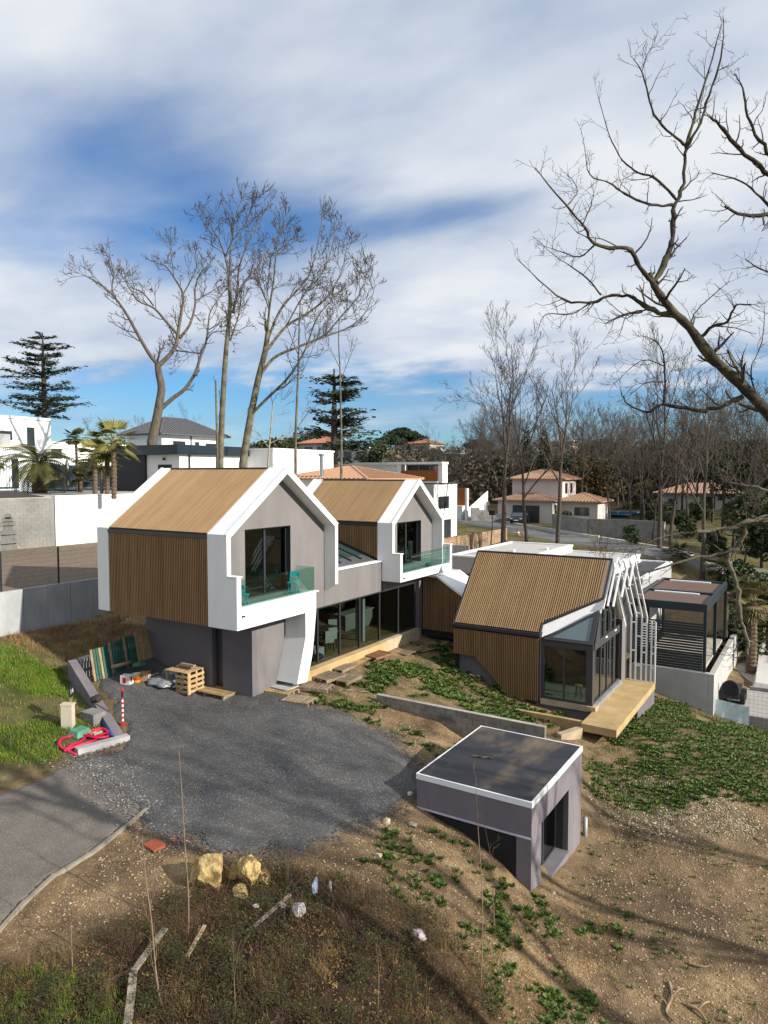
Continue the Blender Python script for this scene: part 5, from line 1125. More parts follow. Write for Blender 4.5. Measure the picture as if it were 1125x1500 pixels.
# bark terrace
P = np.array([[-29.95, 6], [-29.95, 40], [-41.4, 40], [-41.4, 6]])
tag(MB().hexa([(-41.4, 6, 3), (-29.97, 6, 3), (-29.97, 40, 3), (-41.4, 40, 3)], [(-41.4, 6, 5.42), (-29.97, 6, 4.86), (-29.97, 40, 4.9), (-41.4, 40, 5.4)]).build('bark_terrace', mulchm), kind='structure')
V, Fc = pebbles(nr.uniform([-41, 16], [-30, 30], (6000, 2)), .02, .07); V[:, 2] += 0
zz_ = 4.86 + (-29.97 - V[:, 0]) * .049 + .0; hb = H(V[:, 0], V[:, 1]); V[:, 2] = V[:, 2] - hb + zz_
tag(raw('bark_pieces', V, Fc, mulchm), 'loose bark pieces on the terrace behind the panel wall', 'bark', kind='stuff')
tag(MB().box(-110, -41.7, -10, 75, 2, 8.52).build('pool_terrace', terr), kind='structure')
pw = thing('panel_wall', 'low retaining wall of grey cast concrete panels behind the left wing', 'wall', (-29.9, 20, 3))
y = 11.0
while y < 33:
    MB().box(-30.02, -29.86 + rng.uniform(-.008, .008), y + .008, y + 1.142, 2.2, 4.92 + rng.uniform(-.01, .01)).build('panel', concb, pw); y += 1.15
MB().box(-30.0, -29.9, 11, 33, 2.2, 4.85).build('joint', mortar, pw)
pf_ = thing('post_fence', 'dark mesh fence standing on the grey panel wall', 'fence', (-30.0, 20, 4.9))
for y in (14.55, 17.0, 19.7, 22.4, 25.1): MB().box(-30.03, -29.97, y - .03, y + .03, 4.9, 6.62).build('post', navy, pf_)
m_ = MB()
for z in np.arange(5.0, 6.55, .2): m_.beam((-30.0, 12, z), (-30.0, 27, z), .006, .006)
tag(m_.build('mesh_wires', navy, pf_), kind='stuff')
ww = thing('white_wall', 'tall white rendered boundary wall below the neighbouring pool', 'wall', (-41.5, 32, 5))
MB().box(-41.68, -41.45, 27.1, 60, 3, 8.55).build('wall', white, ww); MB().box(-41.72, -41.41, 27.08, 60, 8.55, 8.60).build('coping', white, ww)
MB().cyl(-41.42, 31.8, 6.0, 6.06, .05, 8).build('vent', anth, ww)
gw_ = thing('grey_block_wall', 'bare grey concrete block wall with a damp stain left of the white wall', 'wall', (-41.5, 20, 5))
MB().box(-41.66, -41.50, 8, 27.06, 3, 8.50).build('mortar', M('mortar_pale', (.27, .26, .235), (.20, .195, .18), 2, .95), gw_)
bk = M('stained_block', (.24, .235, .215), (.155, .153, .145), .5, .95, .4, 60, lo=.35, hi=.7, detail=8, rnd=.05)
for r_ in range(17):
    z = 5.0 + r_ * .205; y = 19.5 + (.25 if r_ % 2 else 0)
    while y < 27.0:
        MB().box(-41.52, -41.485 + rng.uniform(-.004, .004), y + .006, min(y + .494, 27.05), z + .006, z + .199).build('block', bk, gw_); y += .5
for y, z in ((21.3, 5.6), (24.6, 5.55), (26.3, 5.65)): MB().tube([(-41.5, y, z), (-41.44, y, z)], .06, 8).build('weep_pipe', M('orange_pipe', (.5, .25, .1), None), gw_)
# dark damp patch (stain with its own shape)
st_ = MB()
for k, (z, w) in enumerate([(5.2, .62), (5.5, .5), (5.75, .62), (6.05, .45), (6.3, .55), (6.6, .34), (6.85, .5), (7.1, .36), (7.3, .2)]): st_.box(-41.48, -41.478, 24.05 - w, 24.05 + w * .9, z, z + .3 - .002 * k)
tag(st_.build('damp_stain', M('damp_block', (.10, .10, .095), (.15, .15, .14), 3, .6), gw_), kind='stuff')
sb = MB().hexa([(-47.5, 16, 8.4), (-41.7, 16, 8.4), (-41.7, 27.5, 8.4), (-47.5, 29, 8.4)], [(-46.8, 16, 9.0), (-42.0, 16, 8.56), (-42.2, 26.5, 8.56), (-46.3, 27.0, 8.85)]).build('planting_bed', soilm); tag(sb, kind='structure')
poolm = M('pool_water', (.03, .20, .42), (.05, .26, .48), 1, .08, spec=.6)
tag(MB().box(-64, -56, 30, 52, 8.53, 8.56).build('pool_water', poolm), kind='structure')

# ================================================================== NEIGHBOUR HOUSES (background)
dglass = M('dark_window', (.025, .03, .034), None, rough=.08, spec=.7)
swhite = M('smooth_white_render', (.78, .775, .76), (.72, .715, .70), .5, .8)
bgrey = M('mid_grey_render', (.33, .33, .34), None, rough=.9)
tilem = M('terracotta_roof', (.30, .175, .11), (.42, .275, .18), 9, .9, .4, 30, detail=4)
slate = M('dark_tile_roof', (.075, .075, .085), (.10, .10, .11), 6, .7)
rust = M('rust_timber', (.33, .105, .022), (.24, .075, .016), 4, .6, stretch=(3, 3, .3))
def win(par, face, a0, a1, z0, z1, at_, d=.06):
    """window on a +x face ('x', y range) or a -y face ('y', x range): frame with its pane"""
    fr = MB(); t = .06
    def bx(u0, u1, w0, w1, o0, o1, m):
        if face == 'x': m.box(at_ + o0, at_ + o1, u0, u1, w0, w1)
        else: m.box(u0, u1, at_ - o1, at_ - o0, w0, w1)
    bx(a0, a1, z1 - t, z1, -.05, d * .5, fr); bx(a0, a1, z0, z0 + t, -.05, d * .5, fr); bx(a0, a0 + t, z0 + t, z1 - t, -.05, d * .5, fr); bx(a1 - t, a1, z0 + t, z1 - t, -.05, d * .5, fr)
    w = fr.build('window', anth, par); m = MB(); bx(a0 + t, a1 - t, z0 + t, z1 - t, -.05, .004, m); m.build('pane', dglass, w); return w
def hip_roof(par, x0, x1, y0, y1, z, h, mat, ov=.5):
    x0 -= ov; x1 += ov; y0 -= ov; y1 += ov; w = min(x1 - x0, y1 - y0) / 2
    if x1 - x0 > y1 - y0: r0, r1 = (x0 + w, (y0 + y1) / 2), (x1 - w, (y0 + y1) / 2)
    else: r0, r1 = ((x0 + x1) / 2, y0 + w), ((x0 + x1) / 2, y1 - w)
    B = [(x0, y0), (x1, y0), (x1, y1), (x0, y1)]; V = [(a, b, z) for a, b in B] + [(a, b, z + .12) for a, b in B] + [(*r0, z + h), (*r1, z + h)]
    if x1 - x0 > y1 - y0: F_ = [(4, 5, 9, 8), (5, 6, 9), (6, 7, 8, 9), (7, 4, 8)]
    else: F_ = [(4, 5, 8), (5, 6, 9, 8), (6, 7, 9), (7, 4, 8, 9)]
    o = MB().add(V, F_ + [(3, 2, 1, 0), (0, 1, 5, 4), (1, 2, 6, 5), (2, 3, 7, 6), (3, 0, 4, 7)]).build('roof', mat, par)
    # rows of tiles running down the slopes, and ridge tiles
    m = MB(); zr = z + h
    def rows(e0, e1, ra, rb):
        e0, e1, ra, rb = [np.array(q, float) for q in (e0, e1, ra, rb)]; L_ = np.linalg.norm(e1 - e0); n = int(L_ / .42)
        wr = (e1 - e0) / L_; k0 = np.dot(ra - e0, wr); k1 = np.dot(rb - e0, wr)
        for i in range(1, n):
            s = L_ * i / n
            t = 1 if k0 <= s <= k1 else (s / k0 if s < k0 else (L_ - s) / (L_ - k1))
            up = (ra - e0) - wr * k0; p0 = e0 + wr * s; m.beam(p0 + (0, 0, .02), p0 + up * t * .985 + (0, 0, .02), .16, .07)
    A, Bq, Cq, D = [(a, b, z + .12) for a, b in B]; R0, R1 = (*r0, zr), (*r1, zr)
    if x1 - x0 > y1 - y0: rows(A, Bq, R0, R1); rows(Bq, Cq, R1, R1)
    else: rows(A, Bq, R0, R0); rows(Bq, Cq, R0, R1)
    rt2 = m.build('roof_tiles', mat, par); tag(rt2, kind='stuff')
    rd = MB(); rd.beam(R0, R1, .25, .12) if np.linalg.norm(np.array(R0) - R1) > .1 else None
    for a, r in ((A, R0), (Bq, R1 if x1 - x0 > y1 - y0 else R0), (Cq, R1)): rd.beam(a, r, .22, .12)
    rd.build('ridge_tiles', mat, par)
    return o
def X_(px, py, X): return onx(px, py, X)

# far left white house
h = thing('white_villa', 'two storey white modern house with deep balcony at the left edge behind the palm', 'house', (-66, 38, 8.5))
MB().box(-78, -63.0, 26, 38.9, 8.5, 12.6).build('wall', swhite, h)
MB().box(-84, -70.0, 24, 45.5, 12.61, 15.6).build('wall', swhite, h); MB().box(-84, -69.9, 38.92, 45.4, 8.5, 12.6).build('wall', swhite, h)
MB().box(-80, -65.5, 24, 37.2, 15.2, 15.95).build('balcony_roof', swhite, h); MB().box(-69.9, -65.6, 36.9, 37.15, 12.62, 15.2).build('balcony_wall', bgrey, h); MB().box(-70.0, -69.93, 26, 36.8, 12.65, 15.15).build('balcony_back', navy, h)
MB().box(-84.1, -69.85, 37.3, 45.6, 15.6, 15.85).build('parapet', swhite, h)
MB().box(-65.9, -63.1, 24, 37, 12.62, 13.6).build('balustrade', bgrey, h); MB().box(-63.1, -62.9, 26, 38.8, 12.4, 12.62).build('beam', M('cream_beam', (.55, .45, .33), None), h)
win(h, 'x', 33.6, 37.6, 8.65, 11.4, -62.97); cu = MB()
for k in range(5): cu.box(-62.95, -62.93, 35.7 + k * .26, 35.9 + k * .26, 8.8, 11.3)
cu.build('curtain', wp, h)
win(h, 'x', 38.4, 41.2, 13.4, 14.3, -69.93); win(h, 'x', 42.8, 43.6, 12.9, 14.8, -69.93)
MB().cyl(-75, 40, 15.8, 16.6, .25, 8).build('flue', whitem, h)
# white house row behind the palms
h = thing('white_villa', 'low white flat roofed house between the palms and the hipped grey roof', 'house', (-80, 55, 8.5))
MB().box(-92, -78, 47, 66, 8.5, 13.6).build('wall', swhite, h); MB().box(-92.1, -77.9, 46.9, 66.1, 13.6, 13.8).build('parapet', swhite, h); win(h, 'x', 49, 52, 11.8, 13.0, -77.97)
MB().box(-78, -74, 48, 54, 10.8, 11.0).build('canopy', bgrey, h)
# anthracite fence behind the pool
f = thing('dark_panel_fence', 'anthracite panel fence behind the pool and the closed parasol', 'fence', (-67, 48, 8.5))
for k in range(9): MB().box(-67.0, -66.92, 40.6 + k * 1.9, 40.6 + k * 1.9 + 1.86, 8.5, 10.9).build('panel', navy, f)
for k in range(10): MB().box(-67.05, -66.88, 40.58 + k * 1.9 - .03, 40.58 + k * 1.9 + .03, 8.5, 11.0).build('post', anth, f)
# dark banded annex
h = thing('dark_banded_annex', 'white annex with blue black roof band and black garage front', 'house', (-55, 44, 8.5))
A_ = ons(263, 690, 57); hx, hy = A_[0], A_[1]
MB().box(hx - 3.9, hx - .001, hy, hy + 8, 8.4, 11.55).build('wall', swhite, h)
MB().box(hx - 8, hx + .35, hy - .5, hy + 9.0, 11.551, 12.35).build('roof_band', navy, h)
MB().box(hx - 7.6, hx - 3.901, hy - .2, hy + 7.8, 8.4, 11.549).build('black_front', M('black_panel', (.012, .014, .02), None, rough=.5), h)
for k in range(8): MB().box(hx - .02, hx + .002, hy + .3 + k, hy + .32 + k, 8.5, 11.5).build('panel_joint', bgrey, h)
win(h, 'y', hx - 2.5, hx - .9, 9.75, 10.75, hy - .01); MB().cyl(hx - 1.7, hy - .12, 11.1, 11.3, .12, 10).build('lamp', anth, h); MB().cyl(hx + .08, hy + 1.0, 8.5, 11.55, .07, 8).build('downpipe', anth, h)
# house with hipped dark roof
h = thing('hipped_grey_house', 'white two storey house with hipped dark tile roof behind the annex', 'house', (-66, 62, 9))
B_ = ons(237, 650, 74); bx0, by0 = B_[0], B_[1]
MB().box(bx0 - 5.5, bx0, by0, by0 + 8.6, 8, 14.1).build('wall', swhite, h); hip_roof(h, bx0 - 5.5, bx0, by0, by0 + 8.6, 14.1, 2.1, slate, .8)
win(h, 'x', by0 + 1.5, by0 + 3.2, 12.4, 13.5, bx0 + .01); win(h, 'x', by0 + 4.6, by0 + 5.2, 12.3, 13.5, bx0 + .01); win(h, 'x', by0 + 6.2, by0 + 7.8, 12.4, 13.4, bx0 + .01); MB().cyl(bx0 + .08, by0 + 4.0, 8.5, 14.1, .06, 8).build('downpipe', anth, h)
MB().box(bx0 + .01, bx0 + 5, by0 + 3, by0 + 11, 8, 11).build('wall', swhite, h)
# white cube
h = thing('white_cube_house', 'plain white flat roofed house behind the leaning grey trunks', 'house', (-45, 48, 6))
c_ = ons(400, 690, 62); MB().box(c_[0] - 8, c_[0], c_[1], c_[1] + 9, 5, 12.1).build('wall', swhite, h); MB().box(c_[0] - 8.1, c_[0] + .1, c_[1] - .1, c_[1] + 9.1, 12.1, 12.25).build('parapet', swhite, h)
# orange roof house with steel flue
h = thing('orange_roof_house', 'house with broad orange tiled hip roof between the two wings', 'house', (-34, 46, 4))
c_ = ons(508, 700, 58); MB().box(c_[0] - 5.2, c_[0] + 3.2, c_[1] - 2, c_[1] + 6, 3, 9.55).build('wall', swhite, h); hip_roof(h, c_[0] - 5.2, c_[0] + 3.2, c_[1] - 2, c_[1] + 6, 9.5, 1.15, M('orange_roof', (.34, .18, .11), (.46, .29, .19), 9, .9, .4, 30), .5)
q = ons(471, 690, 57); MB().cyl(q[0], q[1], 9.6, 11.45, .16, 12).build('flue', M('steel_flue', (.5, .5, .5), None, rough=.25, metal=1), h); MB().cyl(q[0], q[1], 11.45, 11.6, .24, 12).build('flue_cap', zinc, h)
# white house with rust coloured balcony
h = thing('rust_balcony_house', 'white modern house with rust coloured timber balcony behind the right wing', 'house', (-40, 68, 3))
GX_ = -34.3
MB().box(-46, GX_, 65.05, 70.5, 2.5, 8.9).build('wall', swhite, h); MB().box(-46.05, GX_ + .05, 65.0, 70.55, 8.9, 9.02).build('roof_edge', anth, h)
MB().box(-46, GX_ - .01, 65.0, 65.045, 2.5, 8.9).build('shaded_front', bgrey, h)  # grey sheet over the white wall, this side's shade put into the colour
win(h, 'x', 66.1, 68.5, 6.3, 7.6, GX_ + .01); win(h, 'x', 66.9, 69.0, 2.8, 5.1, GX_ + .01)
MB().box(-48, -34.4, 66, 67.4, 9.03, 9.2).build('floor', swhite, h)
MB().box(-48, -39.4, 66.5, 73, 9.21, 11.0).build('wall', swhite, h); MB().box(-50, -33.85, 66, 67.5, 11.0, 11.25).build('roof_slab', swhite, h); MB().box(-34.4, -33.9, 66.2, 67.4, 9.03, 11.0).build('end_wall', swhite, h)
MB().box(-39.4, -38.9, 66.1, 67, 9.21, 11.0).build('end_wall', swhite, h); MB().box(-38.9, -34.4, 67.2, 67.35, 9.2, 11).build('back_wall', bgrey, h)
for k in range(3): win(h, 'y', -38.6 + k * 1.4, -37.4 + k * 1.4, 9.4, 10.9, 67.2)
bl = MB().box(-38.85, -34.42, 66.12, 66.16, 9.06, 10.35).build('balustrade', rust, h)
for k in range(26): MB().box(-38.85 + k * .17, -38.85 + k * .17 + .15, 66.09, 66.119, 9.06, 10.35).build('board', rust, bl)
MB().box(-52, -48.01, 66.5, 73, 9.0, 10.8).build('wall', bgrey, h)
# flat roofed neighbour behind the pavilion
h = thing('flat_roofed_house', 'grey house of stepped flat gravel roofs behind the pavilion', 'house', (-16, 48, 2))
grv = M('roof_gravel', (.50, .49, .46), (.36, .35, .33), 7, .95, .5, 40, lo=.35, hi=.62, detail=8)
def flat(x0, x1, y0, y1, zt, roof, wallm):
    MB().box(x0, x1, y0, y1, -1, zt - .12).build('wall', wallm, h); MB().box(x0 + .25, x1 - .25, y0 + .25, y1 - .25, zt - .119, zt - .09).build('roof', roof, h)
    b = MB(); b.box(x0 - .04, x1 + .04, y0 - .04, y0 + .24, zt - .118, zt); b.box(x0 - .04, x1 + .04, y1 - .24, y1 + .04, zt - .118, zt); b.box(x0 - .04, x0 + .24, y0 + .24, y1 - .24, zt - .118, zt); b.box(x1 - .24, x1 + .04, y0 + .24, y1 - .24, zt - .118, zt)
    b.build('parapet', swhite, h)
flat(-21.5, -16.4, 43, 54.2, 4.5, grv, M('grey_violet_render', (.42, .40, .41), None, rough=.9)); flat(-16.36, -11.2, 43.2, 53.4, 4.15, grv, swhite); flat(-11.16, -8.95, 43.4, 53.0, 3.8, membrane, bgrey)
win(h, 'y', -20.4, -19.4, 2.6, 3.3, 42.99); win(h, 'y', -17.2, -16.6, 3.1, 4.0, 42.99)
for k in range(3): MB().box(-20.5 + k * 1.6, -20.2 + k * 1.6, 45 + k * 2.5, 45.3 + k * 2.5, 4.41, 4.6).build('roof_vent', whitem, h)
# timber fence
f = thing('timber_fence', 'brown woven timber fence panels running up to the far road', 'fence', (-28.6, 62, 3))
for k in range(9):
    y0 = 55.3 + k * 1.75; pn = MB()
    MB().box(-28.66, -28.56, y0 - .05, y0 + .05, 2.2, 4.3).build('post', palletg, f)
    p_ = MB().box(-28.62, -28.61, y0 + .05, y0 + 1.7, 2.3, 4.2).build('panel', mortar, f)
    for r_ in range(9): MB().box(-28.609, -28.575 + rng.uniform(0, .01), y0 + .06, y0 + 1.69, 2.35 + r_ * .205, 2.35 + r_ * .205 + .19).build('board', M('fence_timber', (.34, .235, .15), (.24, .16, .10), 5, .9, rnd=.15), p_)
q = ons(670, 800, 56); f2 = thing('grey_screen', 'short grey timber screen in front of the brown fence', 'fence', (q[0], q[1], 3)); 
for k in range(6): MB().box(q[0] - 1.0 + k * .34, q[0] - 1.0 + k * .34 + .3, q[1], q[1] + .05, 2.5, 4.35).build('board', M('grey_timber', (.32, .32, .31), None), f2)
# far cube with stairs, right of the rust balcony
h = thing('terraced_house', 'white terraced house with rust panels and stair wall beyond the lawn', 'house', (-40, 92, 5)); c_ = ons(680, 745, 96)
MB().box(c_[0] - 8, c_[0] - .5, c_[1], c_[1] + 8, 3, 5.6).build('wall', swhite, h); MB().box(c_[0] - 7, c_[0] - .3, c_[1] + 1.5, c_[1] + 2.2, 5.6, 8.0).build('wall', rust, h); MB().box(c_[0] + .1, c_[0] + .4, c_[1], c_[1] + .5, 3, 8.0).build('stair_wall', swhite, h)
MB().hexa([(c_[0], c_[1] + .5, 3), (c_[0] + 1.6, c_[1] + 4, 3), (c_[0] + 1.6, c_[1] + 4.3, 3), (c_[0], c_[1] + .8, 3)], [(c_[0], c_[1] + .5, 5), (c_[0] + 1.6, c_[1] + 4, 7.6), (c_[0] + 1.6, c_[1] + 4.3, 7.6), (c_[0], c_[1] + .8, 5)]).build('stair_wall', swhite, h)
# grey block garden wall along the far road
f = thing('road_block_wall', 'stepped grey block wall along the far road', 'wall', (-34, 92, 4))
a, b_ = at(684, 764), at(745, 766)
for k in range(5):
    t0, t1 = k / 5, (k + 1) / 5; p0, p1 = a + (b_ - a) * t0 + (0, 1.2, 0), a + (b_ - a) * t1 + (0, 1.2, 0); zt = 5.4 - .28 * k
    MB().beam((p0[0], p0[1], (zt + 2.5) / 2), (p1[0], p1[1], (zt + 2.5) / 2), .25, zt - 2.5).build('wall_section', conc, f)
f = thing('pale_road_wall', 'low pale concrete retaining wall right of the parked car', 'wall', (-25, 85, 3.5))
for (p0, p1) in (((797, 776), (848, 787)), ((849, 787), (905, 789)), ((906, 789), (960, 794))):
    a, b_ = at(*p0), at(*p1); a = a + (.6, 1.5, 0); b_ = b_ + (.6, 1.5, 0); MB().beam((a[0], a[1], 4.1), (b_[0], b_[1], 4.1), .3, 2.0).build('wall_section', conc, f)
# tiled two storey house
h = thing('tiled_villa', 'cream two storey house with terracotta hip roofs and dark garage door', 'house', (-30, 96, 3.5)); ox, oy = ons(755, 760, 97)[:2]
rg = M('sand_render', (.55, .50, .47), (.50, .455, .43), .8, .9)
MB().box(ox - 2.6, ox + 5.2, oy, oy + 8, 3, 6.3).build('wall', rg, h); hip_roof(h, ox - 2.6, ox + 5.2, oy, oy + 8, 6.3, 1.3, tilem, .6)
MB().box(ox - 1.6, ox + 5.6, oy + 2.8, oy + 9, 6.31, 9.2).build('wall', rg, h); hip_roof(h, ox - 1.6, ox + 5.6, oy + 2.8, oy + 9, 9.2, 1.4, tilem, .6)
MB().box(ox + 5.21, ox + 10.5, oy + 2.5, oy + 8, 3, 6.2).build('wall', rg, h); hip_roof(h, ox + 5.21, ox + 10.5, oy + 2.5, oy + 8, 6.2, 1.2, tilem, .6)
win(h, 'x', oy + 4, oy + 4.9, 7.3, 8.7, ox + 5.61); win(h, 'x', oy + 6.4, oy + 7.3, 7.3, 8.7, ox + 5.61); win(h, 'y', ox + 7.4, ox + 9.4, 4.4, 5.5, oy + 2.49); win(h, 'x', oy + .8, oy + 1.6, 3.6, 5.8, ox + 5.21)
gd = MB().box(ox - .4, ox + 3.4, oy - .06, oy - .002, 3.1, 5.7).build('garage_door', anth, h)
for k in range(4): MB().box(ox - .38, ox + 3.38, oy - .075, oy - .061, 3.15 + k * .64, 3.15 + k * .64 + .6).build('door_panel', anth, gd)
# low tiled house on the right
h = thing('long_tiled_house', 'long low white house with terracotta roof behind the bare trees on the right', 'house', (-2, 108, 4)); ox, oy = ons(962, 740, 108)[:2]
MB().box(ox, ox + 11, oy + 1, oy + 9, 3.5, 7.0).build('wall', rg, h); hip_roof(h, ox, ox + 11, oy + 1, oy + 9, 7.0, 1.6, M('brown_tile_roof', (.34, .20, .14), (.42, .27, .19), 9, .9, .4, 30), .7)
win(h, 'y', ox + 6.2, ox + 8.0, 4.2, 6.6, oy + .99); win(h, 'y', ox + 1.5, ox + 2.8, 5, 6.2, oy + .99); MB().box(ox + 5.5, ox + 10.5, oy - 1.5, oy - .5, 3.6, 4.4).build('terrace_wall', terra, h)
# far hillside houses
rr_ = M('red_far_roof', (.36, .16, .10), None, rough=.9)
for (px, py, s, w, d, hh, roof, lab) in [(460, 672, 165, 9, 8, 7, rr_, 'cream villa with red roof on the wooded hill behind the cedar'), (517, 668, 150, 8, 7, 3.2, None, 'long low white house on the hill right of the cream villa'), (604, 660, 215, 12, 9, 4, rr_, 'house with long red roof among the hill pines'), (410, 672, 175, 8, 7, 6, rr_, 'pale villa on the hill left of the cedar trunk'), (650, 672, 190, 6, 6, 2.6, None, 'small white house low on the wooded hill'), (820, 655, 190, 7, 6, 3, None, 'white house glimpsed through the bare trees on the right hill')]:
    q = ons(px, py, s); h = thing('hill_house', lab, 'house', (q[0], q[1], q[2] - 1))
    MB().box(q[0] - w / 2, q[0] + w / 2, q[1], q[1] + d, q[2] - 6, q[2] + hh * .5).build('wall', M('far_cream', (.52, .47, .40), None), h)
    if roof: hip_roof(h, q[0] - w / 2, q[0] + w / 2, q[1], q[1] + d, q[2] + hh * .5, 1.8, roof, .6)
    else: MB().box(q[0] - w / 2 - .3, q[0] + w / 2 + .3, q[1] - .3, q[1] + d + .3, q[2] + hh * .5, q[2] + hh * .5 + .35).build('roof', swhite, h)
    win(h, 'y', q[0] - w * .3, q[0] - w * .05, q[2] - .6, q[2] + hh * .5 - .7, q[1] - .01); win(h, 'y', q[0] + w * .1, q[0] + w * .34, q[2] - .6, q[2] + hh * .5 - .7, q[1] - .01)
# far road, pavement strip, far pool
sheet('far_road', P_at([(640, 752), (672, 757), (700, 761), (760, 771), (850, 786), (925, 799), (1000, 812), (1100, 830), (1180, 842), (1180, 856), (1090, 845), (1000, 830), (925, 814), (850, 799), (760, 783), (700, 770), (640, 760)]), .35, .10, roadm, 0)
rk = [at(*q) for q in [(640, 751), (672, 756), (700, 760), (760, 770), (850, 785), (925, 798), (1000, 811), (1090, 828)]]; m_ = MB()
for i in range(len(rk) - 1): m_.beam(rk[i] + (0, 0, .12), rk[i + 1] + (0, 0, .12), .35, .35)
tag(m_.build('far_kerb', M('light_kerb', (.48, .46, .42), None, rough=.9)), kind='structure')
q = at(880, 757); tag(MB().box(q[0] - 5, q[0] + 4, q[1], q[1] + 7, q[2] + .3, q[2] + .55).build('far_pool_water', poolm), kind='structure')
# parked car
q = at(763, 768); car = thing('parked_car', 'dark blue car parked before the garage of the cream tiled house', 'car', (q[0] - .3, q[1] + .3, q[2] + .15)); car.rotation_euler = (0, 0, rad(8))
cpm = M('dark_blue_paint', (.012, .02, .035), None, rough=.25, spec=.6)
prof = [(-2.05, .32), (2.05, .32), (2.12, .55), (2.0, .80), (1.2, .95), (.75, 1.40), (-.9, 1.45), (-1.75, 1.0), (-2.1, .85)]
o = MB().prism([(-.86, -x, z) for x, z in prof], (1.72, 0, 0)).build('body', cpm); o.parent = car
o = MB().hexa([(-.74, -1.22, .96), (.74, -1.22, .96), (.70, -.80, 1.38), (-.70, -.80, 1.38)], [(-.74, -1.24, .975), (.74, -1.24, .975), (.70, -.82, 1.395), (-.70, -.82, 1.395)]).build('windscreen', M('car_glass', (.10, .12, .14), None, rough=.08, spec=.8)); o.parent = car
for s in (-1, 1):
    o = MB().box(s * .62 - .16, s * .62 + .16, -2.11, -2.03, .62, .76).build('headlight', M('headlight_glass', (.7, .72, .72), None, rough=.15)); o.parent = car
    o = MB().box(s * .87 - .012, s * .87 + .012, -.7, .8, 1.0, 1.34).build('side_window', MATS['car_glass']); o.parent = car
    for y in (-1.3, 1.3): o = MB().tube([(s * .72, y, .33), (s * .9, y, .33)], .33, 14).build('wheel', blk); o.parent = car
o = MB().box(-.28, .28, -2.13, -2.1, .42, .54).build('number_plate', wp); o.parent = car
# road sign, bollard and cones
q = at(721, 778); sg = thing('mailbox_post', 'black box on a thin post at the corner of the far lawn', 'letter box', q); MB().cyl(q[0], q[1], q[2], q[2] + 1.9, .05, 8).build('post', blk, sg); MB().box(q[0] - .35, q[0] + .35, q[1] - .2, q[1] + .2, q[2] + 1.9, q[2] + 2.45).build('box', blk, sg)
om = M('orange_plastic', (.42, .14, .05), None)
q = at(759, 785); cn = thing('traffic_cone', 'orange and white cone beside the trees at the far road', 'cone', q)
MB().tube([(q[0], q[1], q[2]), (q[0], q[1], q[2] + .7)], [.24, .06], 12).build('cone', om, cn); MB().tube([(q[0], q[1], q[2] + .3), (q[0], q[1], q[2] + .46)], [.168, .128], 12, False).build('band', wp, cn); MB().box(q[0] - .3, q[0] + .3, q[1] - .3, q[1] + .3, q[2] + .0, q[2] + .06).build('base', om, cn)
for px, py, lab in ((868, 796, 'cream utility bollard at the edge of the far road'), (874, 796, 'small orange marker beside the cream bollard')):
    q = at(px, py); tag(MB().box(q[0] - .2, q[0] + .2, q[1] - .2, q[1] + .2, q[2] - .1, q[2] + .8).build('bollard', crm if 'cream' in lab else om, None, org=q), lab, 'bollard')

# ================================================================== PERGOLA GARDEN ON THE RIGHT
pg = thing('pergola', 'blue black pergola with brown louvre roof and slatted screen on a white base wall', 'pergola', (-6.8, 43, -.3))
GX0, GX1, GY0, GY1, GT = -8.7, -4.9, 39.5, 48.5, 3.25
pwm = M('pergola_metal', (.014, .024, .033), None, rough=.4, spec=.5); lvm = M('brown_louvre', (.125, .076, .058), (.15, .094, .072), 3, .6, stretch=(1, 8, 1))
MB().box(GX0, GX1, GY0, GY0 + .18, GT - .42, GT).build('beam', pwm, pg); MB().box(GX0, GX1, GY1 - .18, GY1, GT - .42, GT).build('beam', pwm, pg); MB().box(GX0, GX0 + .16, GY0 + .18, GY1 - .18, GT - .42, GT).build('beam', pwm, pg); MB().box(GX1 - .16, GX1, GY0 + .18, GY1 - .18, GT - .42, GT).build('beam', pwm, pg)
ym = 43.6; MB().box(GX0 + .16, GX1 - .16, ym - .15, ym + .15, GT - .4, GT - .003).build('beam', pwm, pg)
for ya, yb in ((GY0 + .2, ym - .17), (ym + .17, GY1 - .2)):
    n = int((yb - ya) / .2)
    for k in range(n): MB().box(GX0 + .17, GX1 - .17, ya + k * (yb - ya) / n + .004, ya + (k + 1) * (yb - ya) / n - .004, GT - .16, GT - .12).build('louvre', lvm, pg)
    MB().box(GX0 + .5, GX0 + 2.9, yb - .3, yb - .06, GT - .118, GT - .05).build('light_bar', whitem, pg)
for x in (GX0, GX1 - .16):
    for y in (GY0, ym - .08, GY1 - .16): MB().box(x + .002, x + .158, y + .002, y + .158, -.3, GT - .422).build('post', pwm, pg)
sc_ = MB().box(GX0 + .16, GX1 - .16, GY0 + .02, GY0 + .07, 2.12, 2.2).build('screen_frame', pwm, pg)
for k in range(17): MB().box(GX0 + .17, GX1 - .17, GY0 + .03, GY0 + .06, -.28 + k * .141, -.28 + k * .141 + (.105 if k > 5 else .13)).build('slat', pwm, sc_)
MB().box(GX0, GX1 + .15, GY0 - .1, GY0 + .2, -3.4, -.32).build('base_wall', M('pale_grey_render', (.42, .42, .40), (.34, .34, .325), .9, .9), pg)
MB().box(GX0 + .3, GX1 - .2, GY0 + .3, GY1, -.6, -.36).build('floor', terr, pg)
sw_ = MB().box(GX1 + .16, GX1 + .42, GY0 - .1, 56, -3.4, -.34).build('side_wall', MATS['pale_grey_render'], None, org=(GX1, 48, -2)); tag(sw_, 'long white garden wall running back along the pergola', 'wall')
bkw = thing('brick_wall', 'pale brick wall at the back of the pergola', 'wall', (-7, 49.5, 0))
